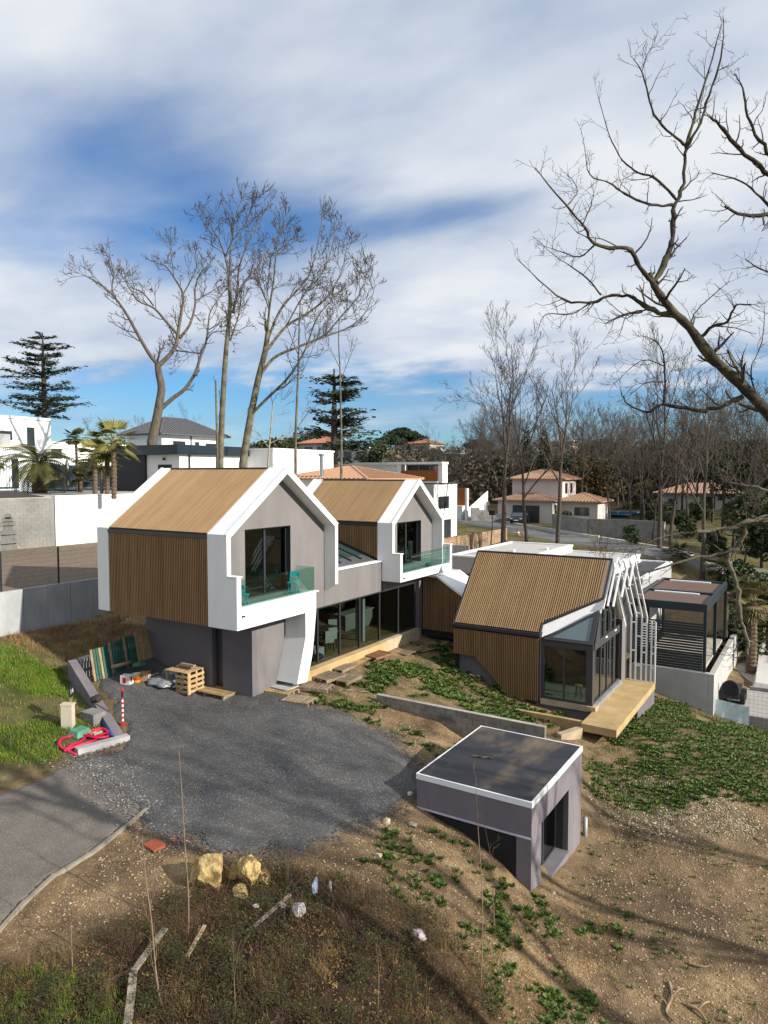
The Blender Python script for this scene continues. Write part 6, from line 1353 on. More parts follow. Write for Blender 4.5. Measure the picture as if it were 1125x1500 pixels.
MB().box(GX0, GX1, 49.3, 49.45, -.4, 2.4).build('mortar', mortar, bkw)
for r_ in range(13):
    for k in range(9): MB().box(GX0 + .01 + k * .42, GX0 + .41 + k * .42, 49.28, 49.302, -.3 + r_ * .2, -.12 + r_ * .2).build('brick', concl, bkw)
# gravel garden and mesh fence
g0 = [(1045, 1000), (1130, 1010), (1200, 1040), (1200, 1085), (1120, 1068), (1042, 1046)]
tag(MB().box(GX1 + .43, 9, 40.2, 60, -3.5, -2.40).build('garden_path', M('path_gravel', (.40, .385, .36), (.30, .29, .27), 8, .95, .5, 50)), kind='structure')
wb_ = MB().hexa([(-3.2, 45.2, -2.6), (6, 44.2, -2.6), (9, 58, -2.6), (-3.6, 56, -2.6)], [(-3.0, 45.6, -2.05), (5.8, 44.6, -2.05), (8.8, 57.8, -1.4), (-3.4, 55.8, -1.5)]).build('white_gravel_bed', M('white_gravel', (.62, .61, .58), (.48, .47, .45), 9, .9, .6, 40)); tag(wb_, kind='structure')
ed = MB(); 
for i in range(10): ed.beam((-3.25 + i * .95, 45.1 - i * .1 + .25 * math.sin(i * .6), -2.35), (-3.25 + (i + 1) * .95, 45.1 - (i + 1) * .1 + .25 * math.sin((i + 1) * .6), -2.35), .18, .3)
tag(ed.build('bed_edging', conc), kind='structure')
mf = thing('mesh_fence', 'dark wire mesh fence at the edge of the field before the gravel path', 'fence', (-2, 40, -2.5))
for x in (-4.2, -1.75, .7, 3.2): MB().box(x - .03, x + .03, 39.97, 40.03, -3.2, -1.05).build('post', pwm, mf)
w_ = MB()
for k in range(44): w_.box(-4.3 + k * .2, -4.3 + k * .2 + .007, 39.995, 40.002, -2.9, -1.1)
for k in range(10): w_.box(-4.3, 4.3, 39.990, 39.995, -2.9 + k * .2, -2.9 + k * .2 + .008)
tag(w_.build('mesh_wires', pwm, mf), kind='stuff')
sh_ = MB()
for i in range(6):
    x = -4.44 + i * .26; d0 = .04 * ((i * 5) % 3); d1 = .04 * (((i + 1) * 5) % 3); s0 = .03 * i
    sh_.hexa([(x, 39.86 - d0, -2.75 - s0), (x + .28, 39.86 - d1, -2.78 - s0), (x + .28, 39.9 - d1, -2.78 - s0), (x, 39.9 - d0, -2.75 - s0)], [(x, 39.9 + d0 * .5, -1.72 - s0), (x + .28, 39.9 + d1 * .5, -1.75 - s0), (x + .28, 39.92 + d1 * .5, -1.75 - s0), (x, 39.92 + d0 * .5, -1.72 - s0)])
tag(sh_.build('plastic_sheet', M('pale_blue_sheet', (.42, .58, .60), (.62, .70, .70), 5, .4, .6, 12), None, org=(-3, 39.9, -2.7)), 'pale blue plastic sheet hung on the mesh fence', 'plastic sheet')
tr_ = thing('utility_trailer', 'dark trailer with a spare wheel parked beside the white garden wall', 'trailer', (-3.9, 42.6, -2.55))
MB().box(-4.4, -3.5, 41.6, 43.6, -2.1, -1.7).build('bed', anth, tr_)
for y in (42.2, 43.1): MB().tube([(-3.48, y, -2.2), (-3.25, y, -2.2)], .36, 14).build('wheel', blk, tr_)
MB().tube([(-3.9, 41.5, -1.45), (-3.9, 41.28, -1.45)], .42, 14).build('spare_wheel', blk, tr_); MB().beam((-3.9, 41.6, -1.95), (-3.9, 40.6, -2.35), .08, .08).build('drawbar', anth, tr_); MB().tube([(-3.6, 40.6, -2.5), (-3.2, 40.6, -2.5), (-3.2, 40.6, -2.3)], .04, 6).build('jockey_hook', anth, tr_)
# parasol
q = ons(99, 716, 60); q[2] = 8.53; ps = thing('closed_parasol', 'closed dark parasol standing by the neighbouring pool', 'parasol', q)
MB().cyl(q[0], q[1], q[2], q[2] + 2.6, .04, 8).build('pole', blk, ps); MB().tube([(q[0], q[1], q[2] + .5), (q[0], q[1], q[2] + .9), (q[0], q[1], q[2] + 1.9), (q[0], q[1], q[2] + 2.5), (q[0], q[1], q[2] + 2.65)], [.28, .20, .24, .12, .03], 10).build('canopy', navy, ps); MB().box(q[0] - .8, q[0] + .8, q[1] - .5, q[1] + .5, q[2], q[2] + .1).build('base', blk, ps)
# ================================================================== TREES
barkm = M('grey_bark', (.125, .105, .08), (.068, .056, .043), 5, .95, .6, 30, stretch=(1, 1, .35))
barkl = M('lichen_bark', (.16, .15, .10), (.085, .072, .052), 2.2, .95, .6, 30, lo=.38, hi=.6)
barkd = M('dark_bark', (.050, .040, .032), (.085, .070, .056), 4, .95, .5, 30)
oakm = M('oak_bark', (.038, .031, .023), (.105, .10, .05), 3.2, .95, .8, 30, lo=.48, hi=.66)
twigm = M('fine_twigs', (.066, .054, .046), (.095, .080, .066), 2, .9)
deadleaf = M('dead_leaf', (.16, .06, .045), (.10, .045, .03), 4, .8)
tr = np.random.default_rng(77)
def unit(v): return v / (np.linalg.norm(v) + 1e-9)
def grow(items, p, d, L_, r, lev, par, upw=.12, wob=.16, kids=(4, 5, 5, 3), ratio=.55, minr=.006, ang=.75, lim=None, seg=None):
    """a wandering limb with its children; limbs go to items as (points, radii, sides)"""
    n = seg or max(4, int(4 + 3 * (lev < 2)))
    P = [p]; dd = d.copy(); st = L_ / n
    for i in range(n):
        dd = unit(dd + tr.normal(0, wob, 3) + np.array([0, 0, upw])); P.append(P[-1] + dd * st)
    P = np.array(P); R = np.linspace(r, max(r * (.32 if lev else .08), minr * .6), n + 1)
    items.append((P, R, 7 if lev == 0 else (5 if lev == 1 else 3), lev))
    if lev >= par: return
    k = kids[min(lev, len(kids) - 1)]
    for c in range(k):
        t = (.28 if lev else .35) + (.72 if lev else .62) * (c + tr.uniform(.1, .9)) / k; i = min(int(t * n), n - 1); f = t * n - i
        q = P[i] * (1 - f) + P[i + 1] * f; rr = np.interp(t, np.linspace(0, 1, n + 1), R)
        ax = unit(P[min(i + 1, n)] - P[i]); s = unit(np.cross(ax, tr.normal(0, 1, 3))); a = ang * tr.uniform(.6, 1.35)
        nd = unit(ax * math.cos(a) + s * math.sin(a)); grow(items, q, nd, L_ * ratio * tr.uniform(.6, 1.15) * (1.15 - .5 * t), max(min(rr * .65, r * .5), minr), lev + 1, par, upw, wob * 1.15, kids, ratio, minr, ang)
def tree_objects(name, label, group, items, base, mat, tmat=None, leaves=0, leafmat=None, lsize=.05):
    t = thing(name, label, 'tree', base, group)
    for P, R, k, l in [q for q in items if q[3] == 5]:
        V, Fq = tube_arrays([(P, R, k)]); raw('lichened_limb', V, Fq, MATS['lichen_bark'], t, True)
    items = [q for q in items if q[3] != 5]
    for nm, sel, mm in (('trunk', lambda l: l == 0, mat), ('branches', lambda l: l == 1, mat), ('twigs', lambda l: l >= 2, tmat or mat)):
        it = [(P, R, k) for P, R, k, l in items if sel(l)]
        if it:
            V, Fq = tube_arrays(it); o = raw(nm, V, Fq, mm, t, smooth=(nm == 'trunk'))
            if nm == 'twigs': tag(o, kind='stuff')
    if leaves:
        tips = np.array([P[-1] for P, R, k, l in items if l >= 2]); c = tips[tr.integers(0, len(tips), leaves)] + tr.normal(0, .12, (leaves, 3))
        u = tr.normal(0, 1, (leaves, 3)) * lsize; v = tr.normal(0, 1, (leaves, 3)) * lsize
        Vl = np.stack([c - u, c - v, c + u, c + v], 1).reshape(-1, 3); tag(raw('dead_leaves', Vl, np.arange(len(Vl)).reshape(-1, 4), leafmat or deadleaf, t), kind='stuff')
    return t
def traced(limbs, s, depth=2.0):
    """limbs traced in the photograph at distance s, spread in depth: (pixels, r0 px, r1 px, depth offset at the end)"""
    out = []; seen = []
    for pts, r0, r1, dz in limbs:
        P2 = smooth([(a, b, 0) for a, b in pts], 4); n = len(P2); D0 = s
        if seen:
            al = np.concatenate(seen); dd = np.hypot(al[:, 0] - P2[0][0], al[:, 1] - P2[0][1]); i = dd.argmin()
            if dd[i] < 30: D0 = al[i, 2]
        D = D0 + np.linspace(0, 1, n) * dz * depth; seen.append(np.stack([P2[:, 0], P2[:, 1], D], 1))
        P = np.array([ons(P2[i][0], P2[i][1], D[i]) for i in range(n)]); R = np.linspace(r0, r1, n) * s / F * (.86 if s < 20 else 1)
        out.append((P, R))
    return out
def limb_children(items, P, R, lev, n, Ls, par, upw, kids, minr, ang=.8, t0=.2, ratio=.55, side=None):
    m = len(P)
    for c in range(n):
        t = t0 + (1 - t0) * (c + tr.uniform(0, 1)) / n; x = t * (m - 1); i = min(int(x), m - 2); f = x - i; q = P[i] * (1 - f) + P[i + 1] * f
        ax = unit(P[i + 1] - P[i]); sdir = unit(np.cross(ax, tr.normal(0, 1, 3))); a = ang * tr.uniform(.5, 1.4); nd = unit(ax * math.cos(a) + sdir * math.sin(a))
        rr = np.interp(x, np.arange(m), R); grow(items, q, nd, Ls * tr.uniform(.5, 1.2) * (1.15 - .4 * t), max(rr * .5, minr), lev, par, upw, .2, kids, ratio, minr, ang)
def traced_tree(name, label, group, limbs, s, mat, tmat, nch, Ls, base_z, leaves=0, upw=.12, minr=.012, par=4, kids=(3, 4, 4, 3), depth=2.0, lsize=.05):
    items = []; L_ = traced(limbs, s, depth)
    for k, (P, R) in enumerate(L_):
        if k == 0:
            b = P[0].copy(); b[2] = base_z; Q = np.concatenate([[b], P]); items.append((Q, np.concatenate([[R[0] * 1.25], R]), 10, 0))
        else: items.append((P, R, 7, 1))
        if k or len(L_) == 1: limb_children(items, P, R, 2, nch, Ls, par, upw, kids, minr)
        limb_children(items, P[-2:], R[-2:], 2, 3, Ls * .8, par, upw, kids, minr, .5, 0)
    b = items[0][0][0]
    return tree_objects(name, label, group, items, b, mat, tmat, leaves, None, lsize)
# A: plane tree with the forked trunk
Az = lambda x, y: (110 + x * 230 / 1113, 340 + y * 310 / 1500)
A = [([Az(545, 1480), Az(575, 1340), Az(600, 1200), Az(612, 1100), Az(595, 1010), Az(585, 935)], 7.2, 4.6, .1),
     ([Az(575, 925), Az(530, 870), Az(470, 770), Az(420, 680), Az(370, 590), Az(310, 500), Az(260, 440), Az(190, 380), Az(110, 330), Az(60, 305)], 3.0, .6, -2),
     ([Az(300, 490), Az(262, 400), Az(272, 300), Az(245, 170)], 1.2, .4, .5),
     ([Az(600, 940), Az(680, 860), Az(720, 780), Az(735, 680), Az(755, 560), Az(765, 440), Az(700, 320), Az(640, 240), Az(590, 225)], 3.6, .5, 1.5),
     ([Az(765, 440), Az(810, 360), Az(860, 250), Az(850, 150)], 1.2, .4, .5),
     ([Az(700, 320), Az(690, 230), Az(680, 150), Az(668, 60)], .9, .4, .5),
     ([Az(722, 720), Az(650, 640), Az(560, 540), Az(450, 490), Az(400, 420), Az(340, 320)], 2.2, .5, -1),
     ([Az(555, 520), Az(480, 430), Az(400, 390), Az(350, 320)], 1.2, .4, 1),
     ([Az(740, 750), Az(810, 660), Az(850, 520), Az(850, 400), Az(890, 290), Az(960, 230)], 2.2, .5, 2),
     ([Az(850, 490), Az(920, 450), Az(1000, 400), Az(1060, 360)], 1.0, .4, .8),
     ([Az(600, 1260), Az(690, 1180), Az(780, 1110), Az(850, 1000), Az(890, 880), Az(930, 770), Az(945, 650), Az(960, 560), Az(1020, 470)], 3.4, .6, 1.2),
     ([Az(930, 770), Az(980, 710), Az(1060, 700)], 1.0, .4, -.5), ([Az(950, 690), Az(1030, 640), Az(1100, 560)], 1.0, .4, .5),
     ([Az(890, 860), Az(800, 850), Az(715, 840)], 1.1, .8, -.2)]
traced_tree('plane_tree', 'broad bare plane tree with forked trunk and dead leaves behind the dark banded annex', 'tall bare trees behind the left wing', A, 64, barkm, twigm, 9, 2.3, 8.3, 240, minr=.020, lsize=.06, kids=(4, 5, 4, 3))
Bz = lambda x, y: (100 + x * 460 / 1125, 270 + y * 410 / 1003)
B = [([Bz(545, 1000), Bz(550, 850), Bz(558, 700), Bz(565, 600), Bz(575, 500), Bz(580, 420), Bz(575, 330)], 4.6, 2.4, .1),
     ([Bz(575, 330), Bz(562, 260), Bz(540, 200), Bz(510, 150), Bz(500, 120)], 1.5, .4, -1),
     ([Bz(575, 340), Bz(580, 260), Bz(590, 180), Bz(600, 110), Bz(625, 50)], 1.5, .4, .3),
     ([Bz(590, 460), Bz(605, 380), Bz(612, 300), Bz(640, 220), Bz(680, 150), Bz(710, 80)], 2.0, .4, 1),
     ([Bz(605, 400), Bz(640, 340), Bz(690, 280), Bz(740, 190), Bz(780, 110)], 1.6, .4, 1.4),
     ([Bz(690, 270), Bz(750, 240), Bz(810, 180)], .9, .4, .6), ([Bz(562, 260), Bz(590, 200), Bz(640, 130), Bz(660, 60)], 1.0, .4, -.8),
     ([Bz(580, 560), Bz(610, 470), Bz(620, 400)], 1.4, .5, -.6)]
traced_tree('bare_tree', 'slender straight grey tree left of the leaning trunk behind the left wing', 'tall bare trees behind the left wing', B, 47, barkl, twigm, 13, 1.8, 3.5, minr=.017, kids=(5, 5, 4, 3))
Cq_ = [([Bz(625, 1000), Bz(650, 850), Bz(680, 700), Bz(705, 600), Bz(715, 530)], 5.6, 3.6, .1),
     ([Bz(715, 540), Bz(720, 450), Bz(735, 350), Bz(745, 250), Bz(755, 170)], 2.0, .4, -.8),
     ([Bz(720, 450), Bz(700, 390), Bz(680, 340)], 1.1, .4, -1),
     ([Bz(712, 560), Bz(760, 450), Bz(810, 390), Bz(860, 330), Bz(890, 230), Bz(910, 120)], 2.2, .4, .6),
     ([Bz(715, 590), Bz(780, 510), Bz(860, 460), Bz(930, 400), Bz(980, 310), Bz(1000, 210)], 2.4, .4, 1.4),
     ([Bz(860, 380), Bz(920, 300), Bz(950, 200), Bz(955, 140)], 1.2, .4, 1),
     ([Bz(690, 680), Bz(740, 620), Bz(830, 580), Bz(920, 545), Bz(1010, 510), Bz(1070, 450), Bz(1100, 360)], 2.6, .4, 1.2),
     ([Bz(920, 545), Bz(980, 470), Bz(1040, 400), Bz(1075, 310)], 1.2, .4, -.8), ([Bz(930, 400), Bz(1000, 370), Bz(1050, 300)], 1.0, .4, 1),
     ([Bz(650, 830), Bz(720, 760), Bz(790, 690), Bz(850, 590), Bz(890, 480), Bz(940, 420)], 2.4, .5, -1.5),
     ([Bz(850, 590), Bz(900, 540), Bz(960, 440)], 1.0, .4, .8), ([Bz(780, 510), Bz(840, 400), Bz(890, 330)], 1.2, .4, -1)]
traced_tree('bare_tree', 'large bare tree leaning right with sweeping limbs behind the left wing', 'tall bare trees behind the left wing', Cq_, 47, barkl, twigm, 11, 2.0, 3.5, upw=.16, minr=.017, kids=(5, 5, 5, 3))
Dq = [([(433, 690), (433, 640), (435, 590), (437, 540), (438, 490), (440, 440)], 2.2, .8, 0), ([(436, 560), (450, 530), (462, 500)], .7, .3, .3), ([(437, 520), (425, 490), (418, 470)], .7, .3, -.4), ([(434, 630), (455, 600), (472, 590)], .8, .3, .5)]
traced_tree('bare_tree', 'thin bare pole tree between the leaning tree and the cedar', 'tall bare trees behind the left wing', Dq, 50, barkl, twigm, 4, 1.6, 4, minr=.012, par=3)
Eq = [([(500, 690), (500, 640), (499, 590), (498, 540), (496, 500), (497, 470)], 1.8, .6, 0), ([(498, 560), (510, 530), (520, 505)], .6, .3, .3), ([(498, 540), (486, 515), (478, 500)], .6, .3, -.4)]
traced_tree('bare_tree', 'thin bare tree standing in front of the flat topped cedar', 'tall bare trees behind the left wing', Eq, 55, barkl, twigm, 4, 1.8, 4, minr=.012, par=3)
Gq = [([(318, 690), (318, 640), (317, 600), (316, 558)], 2.0, 1.3, 0), ([(318, 620), (322, 600), (321, 575)], .5, .3, .3)]
traced_tree('broken_tree', 'broken bare stem beside the slender straight grey tree', None, Gq, 46.5, barkl, twigm, 1, .6, 4, minr=.012, par=2)
Hq = [([(392, 690), (394, 660), (397, 625), (400, 590)], 1.6, .7, 0), ([(393, 655), (375, 630), (365, 612)], .7, .3, -.4), ([(394, 650), (418, 640), (440, 636)], .7, .3, .4), ([(397, 625), (410, 600), (415, 585)], .6, .3, .3)]
traced_tree('bare_tree', 'small pale bare tree in front of the dark conifer', 'tall bare trees behind the left wing', Hq, 52, M('pale_bark', (.34, .30, .23), (.24, .21, .15), 4, .9), twigm, 4, 1.6, 4, minr=.012, par=3)

# ---- the big oak at the right, its trunk outside the frame
Oz = lambda x, y: (740 + x * 385 / 962, 20 + y * 600 / 1500)
S_O = 10.5
Oq = [([(1300, 830), (1220, 720), (1160, 640), (1118, 597), (1085, 563), (1040, 520), (1010, 480), (985, 455), (962, 425), (950, 400)], 12.5, 4.6, -.35),
      ([Oz(548, 985), Oz(590, 900), Oz(612, 820), Oz(618, 720), Oz(650, 620), Oz(662, 490)], 4.8, 3.0, .4),
      ([Oz(662, 490), Oz(690, 390), Oz(720, 290), Oz(760, 160), Oz(790, 40)], 3.2, .8, .3),
      ([Oz(662, 490), Oz(715, 400), Oz(745, 300), Oz(790, 160), Oz(800, 20)], 3.0, .7, -.4),
      ([Oz(662, 485), Oz(610, 440), Oz(545, 370), Oz(520, 280), Oz(500, 210), Oz(468, 165)], 2.6, .6, -.5),
      ([Oz(500, 215), Oz(520, 150), Oz(550, 100)], .9, .4, .2),
      ([Oz(625, 680), Oz(560, 610), Oz(490, 580), Oz(430, 540), Oz(380, 440), Oz(340, 300)], 2.6, .5, .6),
      ([Oz(610, 700), Oz(530, 700), Oz(440, 660), Oz(380, 620), Oz(310, 590), Oz(292, 500)], 2.6, .5, -.6),
      ([Oz(545, 1000), Oz(500, 930), Oz(440, 860), Oz(330, 850), Oz(290, 780), Oz(220, 700), Oz(110, 565)], 4.6, .6, -.8),
      ([Oz(230, 700), Oz(265, 650), Oz(240, 600)], 1.1, .4, .2), ([Oz(285, 770), Oz(315, 700), Oz(325, 655)], 1.2, .4, .3),
      ([Oz(325, 850), Oz(270, 890), Oz(200, 870), Oz(140, 850)], 1.6, .4, .4),
      ([Oz(605, 1100), Oz(520, 1080), Oz(470, 1040), Oz(390, 1030), Oz(320, 1060), Oz(220, 1050), Oz(150, 1000), Oz(45, 900)], 4.4, .6, .6),
      ([Oz(310, 1060), Oz(240, 1100), Oz(150, 1100), Oz(122, 1150)], 1.6, .4, .3), ([Oz(350, 1030), Oz(300, 970), Oz(200, 900), Oz(150, 860)], 1.6, .4, -.5),
      ([Oz(500, 1090), Oz(430, 1105), Oz(365, 1135)], 2.6, .8, -.2),
      ([Oz(715, 1195), Oz(760, 1145), Oz(815, 1125), Oz(845, 1070), Oz(900, 1065)], 3.2, 1.0, -.4),
      ([Oz(680, 1150), Oz(690, 1100), Oz(750, 1040), Oz(820, 980)], 1.4, .5, .4),
      ([Oz(870, 1400), Oz(790, 1440), Oz(700, 1450), Oz(580, 1430), Oz(520, 1460), Oz(450, 1430), Oz(425, 1390)], 4.4, .8, .5),
      ([Oz(580, 1430), Oz(585, 1340), Oz(575, 1230), Oz(535, 1190), Oz(490, 1180)], 1.8, .5, -.3),
      ([Oz(575, 1350), Oz(520, 1350), Oz(465, 1390)], 1.1, .4, .2), ([Oz(580, 1290), Oz(500, 1270), Oz(400, 1355)], 1.1, .4, .2),
      ([Oz(920, 1400), Oz(900, 1310), Oz(940, 1200), Oz(950, 1090)], 1.6, .5, .4), ([Oz(910, 1340), Oz(850, 1280), Oz(800, 1200)], 1.2, .4, -.3),
      # limbs entering from the right edge
      ([(1190, 300), (1160, 275), (1120, 250), (1085, 220), (1060, 190), (1041, 172)], 5.5, 1.8, -.3), ([(1185, 280), (1140, 240), (1112, 205), (1095, 170), (1088, 130), (1076, 108)], 4.0, .8, .3),
      ([(1190, 380), (1150, 330), (1115, 290), (1085, 265), (1042, 253)], 3.6, .8, .3), ([(1190, 290), (1140, 312), (1090, 316), (1062, 303)], 4.0, 2.0, -.3), ([(1190, 440), (1140, 405), (1110, 392), (1092, 380)], 2.2, .6, .2),
      # the hanging lower limb with pale lichen
      ([(1250, 735), (1180, 745), (1130, 757), (1095, 765), (1060, 775), (1020, 780)], 7.0, 3.0, .2),
      ([(1090, 768), (1090, 785), (1080, 800), (1050, 812), (1000, 822), (950, 838)], 5.0, 1.2, .4),
      ([(1066, 806), (1070, 830), (1080, 860), (1083, 890), (1090, 920), (1095, 945), (1094, 960)], 4.2, 2.2, -.1),
      ([(1090, 935), (1110, 945), (1140, 965)], 1.6, .8, .1), ([(1090, 935), (1080, 945), (1072, 962)], 1.6, .6, .1), ([(1000, 780), (960, 790), (930, 808)], 1.2, .4, .1), ([(1010, 812), (970, 800), (920, 808)], 1.0, .4, .2),
      ([(1130, 720), (1100, 712), (1060, 706)], 3.0, 1.0, .2), ([(1180, 740), (1140, 700), (1110, 690)], 2.4, .8, .2)]
def big_oak():
    items = []; L_ = traced(Oq, S_O, 1.0)
    # keep every limb rooted where the traced lines say: start depths follow the main bough
    P0, R0 = L_[0]
    g = P0[0].copy(); gz = Hf(g[0] + 1.2, g[1]); tp = np.array([g[0] + 1.2, g[1] + .1, gz - .3])
    trunk = smooth([tp, tp + (0.05, 0, 2.5), (g[0] + .9, g[1] + .05, g[2] - 1.6), g], 4); items.append((np.concatenate([trunk, P0[1:]]), np.concatenate([np.linspace(.26, R0[0], len(trunk)), R0[1:] * (1 + .14 * np.clip(tr.normal(0, .7, len(R0) - 1), -1, 1.6))]), 12, 0))
    up = smooth([g, g + (.3, .2, 2.0), g + (.4, .3, 4.5), g + (.2, .3, 7.5)], 4); items.append((up, np.linspace(.24, .08, len(up)), 9, 1)); limb_children(items, up, np.linspace(.24, .08, len(up)), 1, 9, 3.2, 4, .1, (5, 5, 4, 3), .006)
    def knot(P, R, a=.012):
        n = len(P); j = tr.normal(0, a, (n, 3)); j[0] = 0; return P + j * np.minimum(1, R[:, None] / .03), R * (1 + .22 * np.clip(tr.normal(0, .6, n), -1, 1.6))
    for k, (P, R) in enumerate(L_[1:]):
        P, R = knot(P, R)
        pale = k >= len(L_) - 10; items.append((P, R, 7 if R[0] > .02 else 5, 5 if pale else 1)); n = 5 if R[0] > .015 else 4
        limb_children(items, P, R, 2, n + 1, .5, 4, .07, (3, 3, 2), .0028, .9, .15); limb_children(items, P, R, 3, n + 3, .2, 4, .05, (3, 2), .0028, 1.1, .1); limb_children(items, P[-2:], R[-2:], 3, 2, .35, 4, .1, (3, 2), .003, .5, 0)
    limb_children(items, P0[10:], R0[10:], 2, 11, .7, 4, .10, (3, 3, 3), .003, 1.0, 0)
    return tree_objects('oak_tree', 'large lichened bare oak reaching in from the right edge', None, items, tp, oakm, barkd)
big_oak()
# bare trees standing just outside the frame on the right; their boughs shade the drive
def bare_items(hgt, r, par=4, kids=(9, 5, 5, 3), upw=.12, minr=.012, lean=(0, 0), ratio=.5, ang=.7, wob=.07):
    items = []; grow(items, np.zeros(3), unit(np.array([lean[0], lean[1], 1.0])), hgt, r, 0, par, upw, wob, kids, ratio, minr, ang, seg=9); return items
for k, (x, y, hgt) in enumerate([(12.5, 21.0, 17), (17.0, 25.5, 19), (13.0, 16.2, 20)]):
    it = bare_items(hgt, .26, 4, (12, 5, 4, 3), .10, .010); base = np.array([x, y, Hf(x, y) - .2]); it = [(P + base, R, n_, l) for P, R, n_, l in it]
    tree_objects('bare_tree', 'bare tree standing in the field right of the picture', 'bare trees right of the picture', it, base, barkm, twigm)


# ---- prototypes of bare trees for the valley, copied
protos = []
def place(proto, x, y, s, rz, label, group, z=None, first=[set()]):
    z = Hf(x, y) - .2 if z is None else z
    if proto.name not in first[0]:
        first[0].add(proto.name); proto.location = (x, y, z); proto.rotation_euler = (0, 0, rz); proto.scale = (s, s, s); o = proto
    else: o = copy_tree(proto, (x, y, z), (0, 0, rz), (s, s, s))
    o['label'] = label
    if group: o['group'] = group
    elif 'group' in o: del o['group']
    return o
spec = [(17, .26, (10, 6, 5, 3), .14, .5), (16, .22, (11, 5, 5, 3), .2, .45), (14, .2, (9, 6, 5, 4), .08, .55), (18, .24, (12, 5, 5, 3), .22, .42), (12, .18, (10, 6, 5, 3), .1, .55)]
for (hgt, r, kd, up, ra) in spec:
    protos.append(tree_objects('bare_tree', 'bare tree', None, bare_items(hgt, r, 4, kd, up, .016, ratio=ra, wob=.08), (0, 0, 0), barkd, twigm))
rp = random.Random(4)
def at_s(px, s): q = ons(px, 700, s); return q[0], q[1]
near = [(738, 66, 17.5, 0, 'tall bare tree left of the drive to the tiled house, nearest the timber fence'), (772, 67, 14.5, 2, 'double stemmed bare tree in front of the tiled house'), (818, 68, 17, 1, 'bare tree curving up right of the tiled house'), (968, 62, 15, 0, 'thick trunked bare tree before the long low house, left of its pair'), (985, 60, 12, 4, 'thinner bare tree close beside the thick trunked one'), (1032, 56, 15.5, 1, 'straight bare tree in front of the long low house door'), (905, 41, 6.0, 4, 'small leaning bare tree behind the white tube trellis')]
for px, s, hh, pi, lab in near:
    x, y = at_s(px, s); place(protos[pi], x, y, hh / spec[pi][0], rp.uniform(0, 6.28), lab, None)
# woodland behind
n_w = 0
for k in range(120):
    s = rp.choice([rp.uniform(112, 150), rp.uniform(120, 175), rp.uniform(150, 215)]); px = rp.uniform(690, 1240) if k < 70 else rp.uniform(560, 760)
    if s < 118 and px < 950: s += 20
    x, y = at_s(px, s); pi = rp.randrange(5); place(protos[pi], x, y, rp.uniform(9.5, 14.5) / spec[pi][0] * (1.0 if px > 700 else .6), rp.uniform(0, 6.28), 'leafless tree in the mixed wood across the valley', 'leafless trees of the wood across the valley')
for px, s, hh in [(1060, 80, 13), (1100, 74, 12), (1135, 70, 14), (1090, 92, 14), (940, 95, 13), (1000, 100, 14), (880, 104, 13), (1160, 85, 13), (915, 112, 13), (860, 118, 15), (925, 78, 10), (945, 88, 11), (975, 82, 12), (1008, 76, 11), (1045, 90, 12), (1020, 96, 13), (895, 92, 11), (1075, 68, 10), (850, 100, 12), (958, 72, 8), (1120, 82, 13), (1092, 60, 9)]:
    x, y = at_s(px, s); pi = rp.randrange(5); place(protos[pi], x, y, hh / spec[pi][0], rp.uniform(0, 6.28), 'leafless tree in the mixed wood across the valley', 'leafless trees of the wood across the valley')
for px, s, hh, lab in [(636, 190, 12, 'bare poplar on the skyline above the rust balcony house'), (150, 120, 9, 'spreading bare tree behind the white houses, left of the small cypress'), (205, 105, 9, 'bare tree behind the hipped roof house'), (290, 120, 12, 'bare tree with mistletoe behind the hipped roof'), (690, 170, 13, 'bare trees standing at the left end of the wood')]:
    x, y = at_s(px, s); pi = rp.randrange(5); place(protos[pi], x, y, hh / spec[pi][0], rp.uniform(0, 6.28), lab, None)

# ---- evergreens
def leafcloud(lobes, n, size, flat=0.0, seed=0):
    g = np.random.default_rng(seed); V = []
    w = np.array([l[3] * l[4] * l[5] for l in lobes]) ** .67; idx = g.choice(len(lobes), n, p=w / w.sum())
    L_ = np.array(lobes)[idx]; d = g.normal(0, 1, (n, 3)); d /= np.linalg.norm(d, axis=1)[:, None]; rr = g.uniform(.45, 1.05, n) ** .6
    c = L_[:, :3] + d * L_[:, 3:6] * rr[:, None]
    u = g.normal(0, 1, (n, 3)); v = g.normal(0, 1, (n, 3)); u[:, 2] *= (1 - flat); v[:, 2] *= (1 - flat)
    s = size * g.uniform(.5, 1.4, n)
    u *= (s / np.linalg.norm(u, axis=1))[:, None]; v *= (s / np.linalg.norm(v, axis=1))[:, None]
    return np.stack([c - u, c - v * .7, c + u, c + v * .7], 1).reshape(-1, 3)
greens = [M('pine_needles', (.012, .026, .011), (.03, .05, .02), .9, .8), M('olive_foliage', (.045, .05, .016), (.09, .085, .028), .9, .8), M('dark_foliage', (.024, .042, .016), (.06, .078, .026), .9, .8), M('ochre_foliage', (.085, .065, .025), (.13, .10, .035), .9, .8), M('cedar_needles', (.018, .033, .022), (.04, .06, .034), .9, .8)]
def evergreen(name, lobes, n, size, mat, trunk=None, tr_r=.2, seed=0, base=(0, 0, 0)):
    t = thing(name, 'x', 'tree', base)
    V = leafcloud(lobes, n, size, .3, seed); tag(raw('crown', V, np.arange(len(V)).reshape(-1, 4), mat, t), kind='stuff')
    if trunk: MB().tube([(0, 0, -.5), (.05, .02, trunk * .5), (0, 0, trunk)], [tr_r, tr_r * .8, tr_r * .4], 7).build('trunk', barkd, t)
    return t
